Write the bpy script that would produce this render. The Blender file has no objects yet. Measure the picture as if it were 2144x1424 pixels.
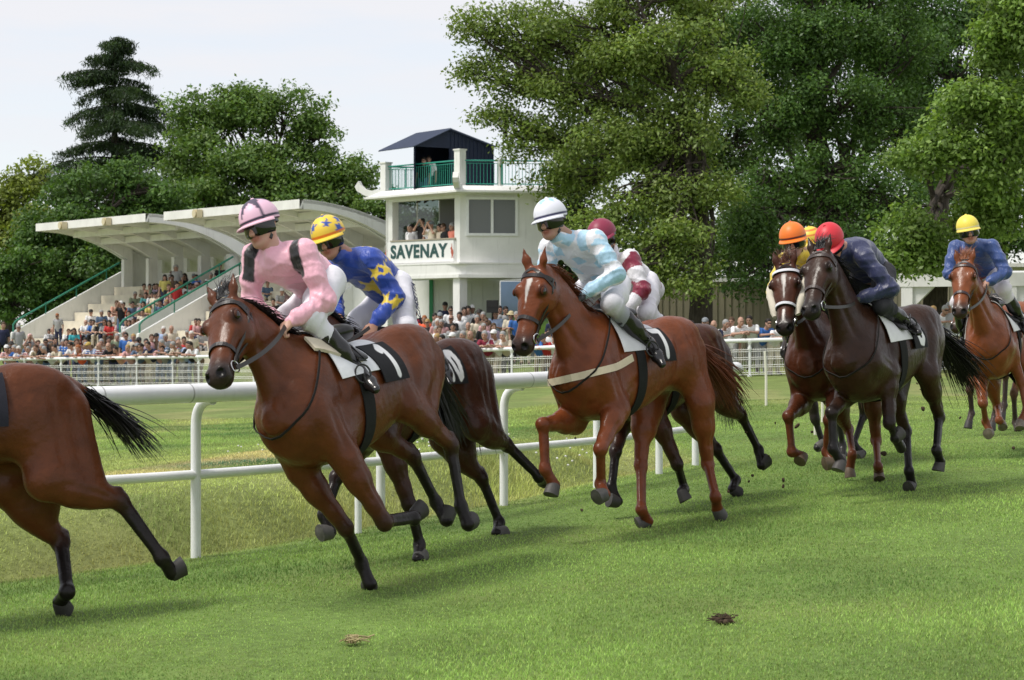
import bpy, math, random
import numpy as np
from mathutils import Vector, Matrix
SC = bpy.context.scene
COL = SC.collection
R = math.radians
rng = np.random.default_rng(7)

# ------------------------------------------------------------------ camera, world, sun, exposure
F, CX, HZ, CH = 4200.0, 1072.0, 674.0, 1.54     # focal length in photo pixels, centre column, horizon row, eye height
cam = bpy.data.cameras.new('camera'); cam_o = bpy.data.objects.new('camera', cam); COL.objects.link(cam_o)
cam_o.location = (0, 0, CH); cam_o.rotation_euler = (R(90), 0, 0)
cam.sensor_width = 36.0; cam.lens = 36.0*F/2144.0
cam.shift_y = -(712.0-HZ)/2144.0
cam.clip_start = 0.1; cam.clip_end = 3000
cam.dof.use_dof = True; cam.dof.focus_distance = 15.0; cam.dof.aperture_fstop = 9.0
SC.camera = cam_o
SUN_DIR = Vector((-0.74, -0.27, 1.30)).normalized()
W = bpy.data.worlds.new('World'); SC.world = W; W.use_nodes = True
nt = W.node_tree; nt.nodes.clear()
def N(tree, typ, **kw):
    n = tree.nodes.new(typ)
    for k, v in kw.items():
        if k.startswith('i_'):
            n.inputs[k[2:].replace('_', ' ')].default_value = v
        else: setattr(n, k, v)
    return n
out = N(nt, 'ShaderNodeOutputWorld'); bg = N(nt, 'ShaderNodeBackground')
sky = N(nt, 'ShaderNodeTexSky', sky_type='NISHITA', sun_disc=False)
sky.sun_elevation = math.asin(SUN_DIR.z); sky.sun_rotation = math.atan2(SUN_DIR.x, SUN_DIR.y)
sky.dust_density = 0.4; sky.air_density = 1.0
tc = N(nt, 'ShaderNodeTexCoord'); mp = N(nt, 'ShaderNodeMapping'); mp.inputs['Scale'].default_value = (1.0, 1.0, 7.0)
nz = N(nt, 'ShaderNodeTexNoise'); nz.inputs['Scale'].default_value = 7.0; nz.inputs['Detail'].default_value = 9; nz.inputs['Roughness'].default_value = .55
rp = N(nt, 'ShaderNodeValToRGB'); rp.color_ramp.elements[0].position = .36; rp.color_ramp.elements[0].color = (.78,.78,.78,1)
rp.color_ramp.elements[1].position = .60; rp.color_ramp.elements[1].color = (.97,.97,.97,1)
sxyz = N(nt, 'ShaderNodeSeparateXYZ'); ramp2 = N(nt, 'ShaderNodeMapRange'); 
ramp2.inputs['From Min'].default_value = .055; ramp2.inputs['From Max'].default_value = .13; ramp2.inputs['To Min'].default_value = .80; ramp2.inputs['To Max'].default_value = 1.0
mul = N(nt, 'ShaderNodeMath', operation='MULTIPLY')
mixc = N(nt, 'ShaderNodeMix', data_type='RGBA'); sc_ = N(nt, 'ShaderNodeVectorMath', operation='SCALE'); sc_.inputs['Scale'].default_value = .15
L = nt.links.new
L(tc.outputs['Generated'], mp.inputs['Vector']); L(mp.outputs[0], nz.inputs['Vector']); L(nz.outputs['Fac'], rp.inputs[0])
L(tc.outputs['Generated'], sxyz.inputs[0]); L(sxyz.outputs['Z'], ramp2.inputs['Value'])
L(rp.outputs[0], mul.inputs[0]); L(ramp2.outputs[0], mul.inputs[1])
L(sky.outputs[0], sc_.inputs[0]); L(sc_.outputs[0], mixc.inputs[6]); mixc.inputs[7].default_value = (.72, .72, .75, 1)
L(mul.outputs[0], mixc.inputs[0]); L(mixc.outputs[2], bg.inputs['Color']); bg.inputs['Strength'].default_value = 1.0
L(bg.outputs[0], out.inputs[0])
sl = bpy.data.lights.new('sun', 'SUN'); sl.energy = 2.6; sl.angle = R(15); sl.color = (1, .95, .87)
so = bpy.data.objects.new('sun', sl); COL.objects.link(so); so.rotation_euler = SUN_DIR.to_track_quat('Z', 'Y').to_euler(); so.location = (-30, 10, 60)
SC.view_settings.view_transform = 'Standard'; SC.view_settings.look = 'None'; SC.view_settings.exposure = 0.30; SC.view_settings.gamma = 1.0
SC.render.engine = 'CYCLES'
try: SC.cycles.use_denoising = True
except Exception: pass

def at(px, py, d):                      # photo pixel + distance -> world point
    return np.array([(px-CX)/F*d, d, CH+(HZ-py)/F*d])

# ------------------------------------------------------------------ terrain height
FENCE = np.array([(-26.0, 84.5), (-21.6, 81.5), (-13.24, 77.0), (-7.0, 69.6), (-1.08, 63.5), (3.5, 61.6), (7.67, 61.0), (16.1, 60.2), (30, 60)])
FZ = np.array([-1.2, -1.1, -.92, -.70, -.46, -.25, -.11, .14, .3])
RAILP = np.array([(at(px, 674, d)[0], d) for px, d in ((-700, 11.4), (-150, 12.4), (203, 13.2), (410, 13.8), (700, 14.8), (1020, 16.3), (1150, 17.2), (1380, 19.2), (1540, 21.0))])
def sm(t): t = np.clip(t, 0, 1); return t*t*(3-2*t)
def zg(x, y):
    x = np.asarray(x, float); y = np.asarray(y, float)
    near = .25*np.tanh(x/5.0)
    yf = np.interp(x, FENCE[:, 0], FENCE[:, 1]); zf = np.interp(x, FENCE[:, 0], FZ)
    t = sm((y-26.0)/np.maximum(yf-26.0-1.0, 1))
    z = near*(1-t)+zf*t
    zb = np.maximum(zf, .1)
    t2 = sm((y-yf-.8)/7.0)
    z = z*(1-t2)+zb*t2
    # grassy ditch and low bank behind the running rail
    xr = np.interp(y, RAILP[:, 1], RAILP[:, 0]); s = (xr-x)*.72     # metres behind the rail
    w = sm((25-y)/4.0)*sm((s-.15)/.3)
    z = z + w*(-.19*np.exp(-((s-.75)/.33)**2)+.30*sm((s-.9)/.8)*(1-.6*sm((s-2.5)/5)))
    return z

# ------------------------------------------------------------------ object helpers
def mesh_np(name, v, f, mat=None, cols=None, smooth=True, mats=None, mi=None):
    v = np.asarray(v, np.float32)
    me = bpy.data.meshes.new(name)
    if isinstance(f, np.ndarray):
        n, k = f.shape
        me.vertices.add(len(v)); me.vertices.foreach_set('co', v.ravel())
        me.loops.add(n*k); me.loops.foreach_set('vertex_index', f.astype(np.int32).ravel())
        me.polygons.add(n); me.polygons.foreach_set('loop_start', np.arange(0, n*k, k, dtype=np.int32))
        me.polygons.foreach_set('loop_total', np.full(n, k, np.int32))
        me.update(calc_edges=True)
    else:
        me.from_pydata([tuple(map(float, p)) for p in v], [], [tuple(int(i) for i in q) for q in f])
    if smooth: me.polygons.foreach_set('use_smooth', np.ones(len(me.polygons), bool))
    if cols is not None:
        a = me.color_attributes.new('Col', 'FLOAT_COLOR', 'POINT')
        c = np.ones((len(v), 4), np.float32); c[:, :3] = cols
        a.data.foreach_set('color', c.ravel())
    if mats is None: mats = [mat] if mat else []
    for m in mats: me.materials.append(m)
    if mi is not None: me.polygons.foreach_set('material_index', np.asarray(mi, np.int32))
    me.update()
    return me
def link(name, data, parent=None, label=None, cat=None, group=None, kind=None):
    o = bpy.data.objects.new(name, data); COL.objects.link(o)
    if parent is not None: o.parent = parent
    if label: o['label'] = label
    if cat: o['category'] = cat
    if group: o['group'] = group
    if kind: o['kind'] = kind
    return o
class MB:
    """collects simple shapes into one mesh"""
    def __init__(s): s.v = []; s.f = []; s.c = []; s.n = 0
    def add(s, v, f, col=None):
        v = np.asarray(v, float); s.v.append(v); s.f += [[i+s.n for i in q] for q in f]; s.n += len(v)
        s.c.append(np.tile(np.array(col if col is not None else (1, 1, 1), float), (len(v), 1)) if np.ndim(col) < 2 else np.asarray(col))
        return s
    def box(s, c, size, rot=None, col=None):
        h = np.array(size)/2.0
        v = np.array([[x, y, z] for x in (-1, 1) for y in (-1, 1) for z in (-1, 1)], float)*h
        if rot is not None: v = v@np.asarray(rot).T
        return s.add(v+np.asarray(c), [(0, 1, 3, 2), (4, 6, 7, 5), (0, 4, 5, 1), (2, 3, 7, 6), (0, 2, 6, 4), (1, 5, 7, 3)], col)
    def prism(s, poly, vec, col=None):      # polygon (3D points) extruded along vec
        p = np.asarray(poly, float); n = len(p); v = np.vstack([p, p+np.asarray(vec, float)])
        f = [list(range(n))[::-1], list(range(n, 2*n))]+[[i, (i+1) % n, n+(i+1) % n, n+i] for i in range(n)]
        return s.add(v, f, col)
    def tube(s, pts, r, seg=8, col=None, caps=True, flat=None):
        P = np.asarray(pts, float); n = len(P); r = np.broadcast_to(np.asarray(r, float), (n,))
        T = np.gradient(P, axis=0); T /= np.linalg.norm(T, axis=1, keepdims=True)+1e-12
        ref = np.array([0, 0, 1.]) if flat is None else np.asarray(flat, float)
        v = []
        a = np.arange(seg)*2*np.pi/seg
        b = np.cross(T[0], ref)
        if np.linalg.norm(b) < .05: b = np.cross(T[0], (0.3, 1., 0.1))
        for i in range(n):
            b = b-(b@T[i])*T[i]; b /= np.linalg.norm(b)+1e-12; c = np.cross(b, T[i])
            v.append(P[i]+r[i]*(np.cos(a)[:, None]*b+np.sin(a)[:, None]*c))
        f = [[i*seg+j, i*seg+(j+1) % seg, (i+1)*seg+(j+1) % seg, (i+1)*seg+j] for i in range(n-1) for j in range(seg)]
        if caps: f += [list(range(seg))[::-1], list(range((n-1)*seg, n*seg))]
        return s.add(np.vstack(v), f, col)
    def band(s, pts, nrm, w, t=.003, col=None, closed=False):   # flat strap: points, outward normals, width, thickness
        P = np.asarray(pts, float); n = len(P); Nn = np.asarray(nrm, float); Nn = np.broadcast_to(Nn, P.shape)
        T = (np.roll(P, -1, 0)-np.roll(P, 1, 0)) if closed else np.gradient(P, axis=0)
        T = T/(np.linalg.norm(T, axis=1, keepdims=True)+1e-12)
        B = np.cross(T, Nn); B /= np.linalg.norm(B, axis=1, keepdims=True)+1e-12
        v = np.concatenate([P-B*w/2, P+B*w/2, P+B*w/2+Nn*t, P-B*w/2+Nn*t])
        f = []
        for i in range(n if closed else n-1):
            j = (i+1) % n
            for a, b in ((0, 1), (1, 2), (2, 3), (3, 0)): f.append([a*n+i, a*n+j, b*n+j, b*n+i])
        if not closed: f += [[0, n, 2*n, 3*n], [n-1, 4*n-1, 3*n-1, 2*n-1]]
        return s.add(v, f, col)
    def ball(s, c, r, seg=12, ring=8, col=None, rot=None):
        r = np.broadcast_to(np.asarray(r, float), (3,)); v = [[0, 0, 1]]
        for i in range(1, ring):
            t = np.pi*i/ring
            for j in range(seg):
                p = 2*np.pi*j/seg; v.append([np.sin(t)*np.cos(p), np.sin(t)*np.sin(p), np.cos(t)])
        v.append([0, 0, -1]); v = np.array(v)*r
        if rot is not None: v = v@np.asarray(rot).T
        f = [[0, 1+j, 1+(j+1) % seg] for j in range(seg)]
        for i in range(ring-2):
            for j in range(seg): f.append([1+i*seg+j, 1+(i+1)*seg+j, 1+(i+1)*seg+(j+1) % seg, 1+i*seg+(j+1) % seg])
        b = 1+(ring-2)*seg; e = len(v)-1
        f += [[b+j, e, b+(j+1) % seg] for j in range(seg)]
        return s.add(v+np.asarray(c), f, col)
    def build(s, name, mat, parent=None, smooth=False, off=None, **kw):
        v = np.vstack(s.v)
        if off is not None: v = v+off
        me = mesh_np(name, v, s.f, mat, cols=np.vstack(s.c), smooth=smooth)
        if smooth:
            try: me.set_sharp_from_angle(angle=R(40))
            except Exception: pass
        return link(name, me, parent, **kw)

# ------------------------------------------------------------------ materials
def srgb(r, g, b):
    f = lambda c: (c/255/12.92) if c/255 <= .04045 else ((c/255+.055)/1.055)**2.4
    return (f(r), f(g), f(b))
MATS = {}
def mat(name, col=(.8, .8, .8), rough=.6, spec=.5, vcol=False, objcol=False, var=.0, vscale=6.0, bump=0., bscale=30., metal=0., coat=0., sheen=0., trans=0., stretch=None, streak=0.):
    if name in MATS: return MATS[name]
    m = bpy.data.materials.new(name); m.use_nodes = True; t = m.node_tree; b = t.nodes['Principled BSDF']
    b.inputs['Roughness'].default_value = rough; b.inputs['Specular IOR Level'].default_value = spec; b.inputs['Metallic'].default_value = metal
    if coat: b.inputs['Coat Weight'].default_value = coat; b.inputs['Coat Roughness'].default_value = .12
    if sheen: b.inputs['Sheen Weight'].default_value = sheen
    b.inputs['Base Color'].default_value = (*col, 1)
    src = None
    if vcol: n = N(t, 'ShaderNodeVertexColor', layer_name='Col'); src = n.outputs['Color']
    if objcol: n = N(t, 'ShaderNodeObjectInfo'); src = n.outputs['Color']
    tcn = N(t, 'ShaderNodeTexCoord'); vec = tcn.outputs['Object']
    if stretch:
        mpn = N(t, 'ShaderNodeMapping'); mpn.inputs['Scale'].default_value = stretch; t.links.new(vec, mpn.inputs['Vector']); vec = mpn.outputs[0]
    if var or streak:
        nz = N(t, 'ShaderNodeTexNoise'); nz.inputs['Scale'].default_value = vscale; nz.inputs['Detail'].default_value = 5
        t.links.new(vec, nz.inputs['Vector'])
        mr = N(t, 'ShaderNodeMapRange'); mr.inputs['From Min'].default_value = .3; mr.inputs['From Max'].default_value = .7
        mr.inputs['To Min'].default_value = 1-var; mr.inputs['To Max'].default_value = 1+var
        t.links.new(nz.outputs['Fac'], mr.inputs['Value'])
        vm = N(t, 'ShaderNodeVectorMath', operation='SCALE')
        if src: t.links.new(src, vm.inputs[0])
        else: vm.inputs[0].default_value = col
        t.links.new(mr.outputs[0], vm.inputs['Scale']); src = vm.outputs[0]
    if streak:      # rain streaks and grime on painted concrete
        mp2 = N(t, 'ShaderNodeMapping'); mp2.inputs['Scale'].default_value = (5, 5, .5); t.links.new(tcn.outputs['Object'], mp2.inputs['Vector'])
        n2 = N(t, 'ShaderNodeTexNoise'); n2.inputs['Scale'].default_value = 1.6; n2.inputs['Detail'].default_value = 8; n2.inputs['Roughness'].default_value = .7
        t.links.new(mp2.outputs[0], n2.inputs['Vector'])
        r2 = N(t, 'ShaderNodeMapRange'); r2.inputs['From Min'].default_value = .55; r2.inputs['From Max'].default_value = .75; r2.inputs['To Min'].default_value = 0; r2.inputs['To Max'].default_value = streak
        t.links.new(n2.outputs['Fac'], r2.inputs['Value'])
        mx = N(t, 'ShaderNodeMix', data_type='RGBA'); t.links.new(r2.outputs[0], mx.inputs[0]); t.links.new(src, mx.inputs[6]); mx.inputs[7].default_value = (.22, .21, .18, 1)
        src = mx.outputs[2]
    if src: t.links.new(src, b.inputs['Base Color'])
    if bump:
        nb = N(t, 'ShaderNodeTexNoise'); nb.inputs['Scale'].default_value = bscale; nb.inputs['Detail'].default_value = 4
        t.links.new(vec, nb.inputs['Vector'])
        bp = N(t, 'ShaderNodeBump'); bp.inputs['Strength'].default_value = bump; bp.inputs['Distance'].default_value = .02
        t.links.new(nb.outputs['Fac'], bp.inputs['Height']); t.links.new(bp.outputs[0], b.inputs['Normal'])
    MATS[name] = m
    return m
WHITE = mat('white painted concrete', (.78, .78, .76), .75, .3, var=.05, vscale=2.0, streak=.30)
WHITEP = mat('white plastic rail', (.82, .83, .84), .32, .5, var=.05, vscale=5, streak=.16)
GREENP = mat('green painted steel', (.02, .20, .13), .45)
DARK = mat('black leather', (.012, .011, .011), .35, .5, var=.3, vscale=30)
# ------------------------------------------------------------------ organic surfaces: blended distance fields meshed with surface nets
def cr(xs, ys, x):
    xs = np.asarray(xs, float); ys = np.asarray(ys, float)
    m = np.gradient(ys, xs); x = np.clip(x, xs[0], xs[-1]); i = np.clip(np.searchsorted(xs, x)-1, 0, len(xs)-2)
    h = xs[i+1]-xs[i]; t = (x-xs[i])/h
    return ((2*t**3-3*t**2+1)*ys[i]+(t**3-2*t**2+t)*h*m[i]+(-2*t**3+3*t**2)*ys[i+1]+(t**3-t**2)*h*m[i+1])
class Prim: pass
def unit(v): v = np.asarray(v, float); return v/(np.linalg.norm(v)+1e-12)
def cone(a, b, ra, rb, k=.03, c=0, flat=None, ff=1.0, sub=False):
    """tapered capsule; flat = a direction along which it is thinned by the factor ff"""
    a = np.asarray(a, float); b = np.asarray(b, float); p = Prim(); ab = b-a; L2 = ab@ab+1e-12
    fl = unit(flat) if flat is not None else None
    def f(P):
        d = P-a; t = np.clip(d@ab/L2, 0, 1)
        q = d-t[..., None]*ab
        if fl is not None:
            s = q@fl; q = q+(s*(1/ff-1))[..., None]*fl
        return (np.sqrt((q*q).sum(-1))-(ra+(rb-ra)*t))*(1 if fl is None else min(1, .5+.5*ff))
    m = max(ra, rb)*max(1, ff); p.f = f; p.lo = np.minimum(a, b)-m; p.hi = np.maximum(a, b)+m; p.k = k; p.c = c; p.sub = sub
    return p
def ell(c0, r, k=.03, c=0, ax=None, sub=False):
    c0 = np.asarray(c0, float); r = np.asarray(r, float); p = Prim(); A = np.eye(3) if ax is None else np.asarray(ax, float)  # columns = axes
    def f(P):
        q = (P-c0)@A; n = q/r; l = np.sqrt((n*n).sum(-1)); g = np.sqrt(((q/(r*r))**2).sum(-1))+1e-9
        return np.where(l < 1e-3, -r.min(), l*(l-1)/g)
    m = r.max(); p.f = f; p.lo = c0-m; p.hi = c0+m; p.k = k; p.c = c; p.sub = sub
    return p
def sweep(a, b, dors, st, k=.05, c=0, n=2.15, pinch=0.0):
    """elliptic loft along a->b; stations (t, shift, up, down, halfwidth)"""
    a = np.asarray(a, float); b = np.asarray(b, float); L_ = np.linalg.norm(b-a); t0 = (b-a)/L_
    u = np.asarray(dors, float); u = unit(u-(u@t0)*t0); l = np.cross(u, t0); S = np.array(st, float); p = Prim()
    def f(P):
        d = P-a; x = d@t0/L_; ax = np.maximum(np.maximum(S[0, 0]-x, x-S[-1, 0]), 0)*L_
        sh, up, dn, w = (cr(S[:, 0], S[:, i], x) for i in (1, 2, 3, 4))
        z = d@u-sh; y = d@l
        h = np.where(z > 0, up, dn)
        h = np.maximum(h, .012); w = np.maximum(w, .012)
        ww = w*(1-pinch*np.clip(z/h, 0, 1)**2) if pinch else w
        q = (np.abs(y/ww)**n+np.abs(z/h)**n)**(1/n)
        e = (q-1)*np.minimum(ww, h)
        return np.where(ax > 0, np.hypot(np.maximum(e, 0), ax), e)
    m = max(S[:, 2].max(), S[:, 3].max(), S[:, 4].max())+np.abs(S[:, 1]).max()
    pa = a+t0*L_*S[0, 0]; pb = a+t0*L_*S[-1, 0]
    p.f = f; p.lo = np.minimum(pa, pb)-m; p.hi = np.maximum(pa, pb)+m; p.k = k; p.c = c; p.sub = False
    return p
def smin(a, b, k):
    h = np.maximum(k-np.abs(a-b), 0)/k
    return np.minimum(a, b)-h*h*k*.25
def sdf_eval(prims, P):
    d = np.full(P.shape[:-1], 9.0)
    for p in prims:
        if p.sub: d = -smin(-d, p.f(P), p.k)
        else: d = smin(d, p.f(P), p.k)
    return d
def sdf_mesh(prims, vox, post=None):
    lo = np.min([p.lo for p in prims if not p.sub], 0)-3*vox; hi = np.max([p.hi for p in prims if not p.sub], 0)+3*vox
    n = np.ceil((hi-lo)/vox).astype(int)+1
    D = np.full(n, .3)
    axs = [lo[i]+np.arange(n[i])*vox for i in range(3)]
    for p in prims:
        m = p.k+2.5*vox
        i0 = np.maximum(((p.lo-m-lo)/vox).astype(int), 0); i1 = np.minimum(((p.hi+m-lo)/vox).astype(int)+2, n)
        if (i1 <= i0).any(): continue
        sl = tuple(slice(a, b) for a, b in zip(i0, i1))
        G = np.stack(np.meshgrid(*[axs[i][sl[i]] for i in range(3)], indexing='ij'), -1)
        if p.sub: D[sl] = -smin(-D[sl], p.f(G), p.k)
        else: D[sl] = smin(D[sl], p.f(G), p.k)
    if post is not None: D = post(D, axs)
    return nets(D, lo, vox)
def nets(D, lo, vox):
    S = D < 0
    n = np.array(D.shape)
    cnt = np.zeros(n-1, np.int8)
    for i in (0, 1):
        for j in (0, 1):
            for k in (0, 1): cnt += S[i:n[0]-1+i, j:n[1]-1+j, k:n[2]-1+k]
    act = (cnt > 0) & (cnt < 8)
    C = np.argwhere(act); idx = np.full(n-1, -1, np.int64); idx[act] = np.arange(len(C))
    acc = np.zeros((len(C), 3)); num = np.zeros(len(C))
    cor = [(i, j, k) for i in (0, 1) for j in (0, 1) for k in (0, 1)]
    val = {o: D[C[:, 0]+o[0], C[:, 1]+o[1], C[:, 2]+o[2]] for o in cor}
    for o in cor:
        for ax in range(3):
            if o[ax]: continue
            o2 = list(o); o2[ax] = 1; o2 = tuple(o2)
            a, b = val[o], val[o2]; m = (a < 0) != (b < 0)
            t = np.where(m, a/(a-b+1e-30), 0)
            pt = np.tile(np.array(o, float), (len(C), 1)); pt[:, ax] += t
            acc[m] += pt[m]; num[m] += 1
    V = lo+(C+acc/num[:, None])*vox
    Q = []
    for ax in range(3):
        s0 = [slice(None)]*3; s1 = [slice(None)]*3; s0[ax] = slice(0, n[ax]-1); s1[ax] = slice(1, n[ax])
        A = S[tuple(s0)]; B = S[tuple(s1)]
        E = np.argwhere(A != B); u, w = (ax+1) % 3, (ax+2) % 3
        ok = (E[:, u] > 0) & (E[:, w] > 0) & (E[:, u] < n[u]-1) & (E[:, w] < n[w]-1); E = E[ok]
        ins = A[E[:, 0], E[:, 1], E[:, 2]]
        def cell(du, dw):
            c = E.copy(); c[:, u] -= du; c[:, w] -= dw; return idx[c[:, 0], c[:, 1], c[:, 2]]
        q = np.stack([cell(1, 1), cell(0, 1), cell(0, 0), cell(1, 0)], 1)
        q[~ins] = q[~ins][:, ::-1]
        Q.append(q)
    Q = np.vstack(Q); Q = Q[(Q >= 0).all(1)]
    return V, Q
def relax(V, Q, it=2, lam=.5):
    e = np.vstack([Q[:, [0, 1]], Q[:, [1, 2]], Q[:, [2, 3]], Q[:, [3, 0]]]); e = np.vstack([e, e[:, ::-1]])
    deg = np.bincount(e[:, 0], minlength=len(V)).astype(float)
    for _ in range(it):
        s = np.stack([np.bincount(e[:, 0], V[e[:, 1], i], len(V)) for i in range(3)], 1)
        V = V+lam*(s/np.maximum(deg, 1)[:, None]-V)
    return V
def pcolors(prims, V, pal, s=.018):
    d = np.stack([p.f(V) for p in prims if not p.sub], 1); w = np.exp(-np.clip(d-d.min(1, keepdims=True), 0, 1)/s)
    c = np.array([pal[p.c] for p in prims if not p.sub])
    return (w@c)/w.sum(1, keepdims=True)
def vnoise(P, f, seed=0):
    """smooth value noise from a few sine waves"""
    r = np.random.default_rng(seed); o = np.zeros(len(P))
    for i in range(6):
        k = r.normal(size=3); k = k/np.linalg.norm(k)*f*r.uniform(.6, 1.6); o += np.sin(P@k+r.uniform(0, 6.28))
    return o/6
JOINTS = 'pel nb head sL sR eL eR wL wR hL hR kL kR aL aR tL tR'.split()
FITN = ['%s%s%d' % (a, b, i) for b in 'LR' for a in 'fh' for i in range(6)]+['n%d' % i for i in range(4)]+['j'+k for k in JOINTS]
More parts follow.
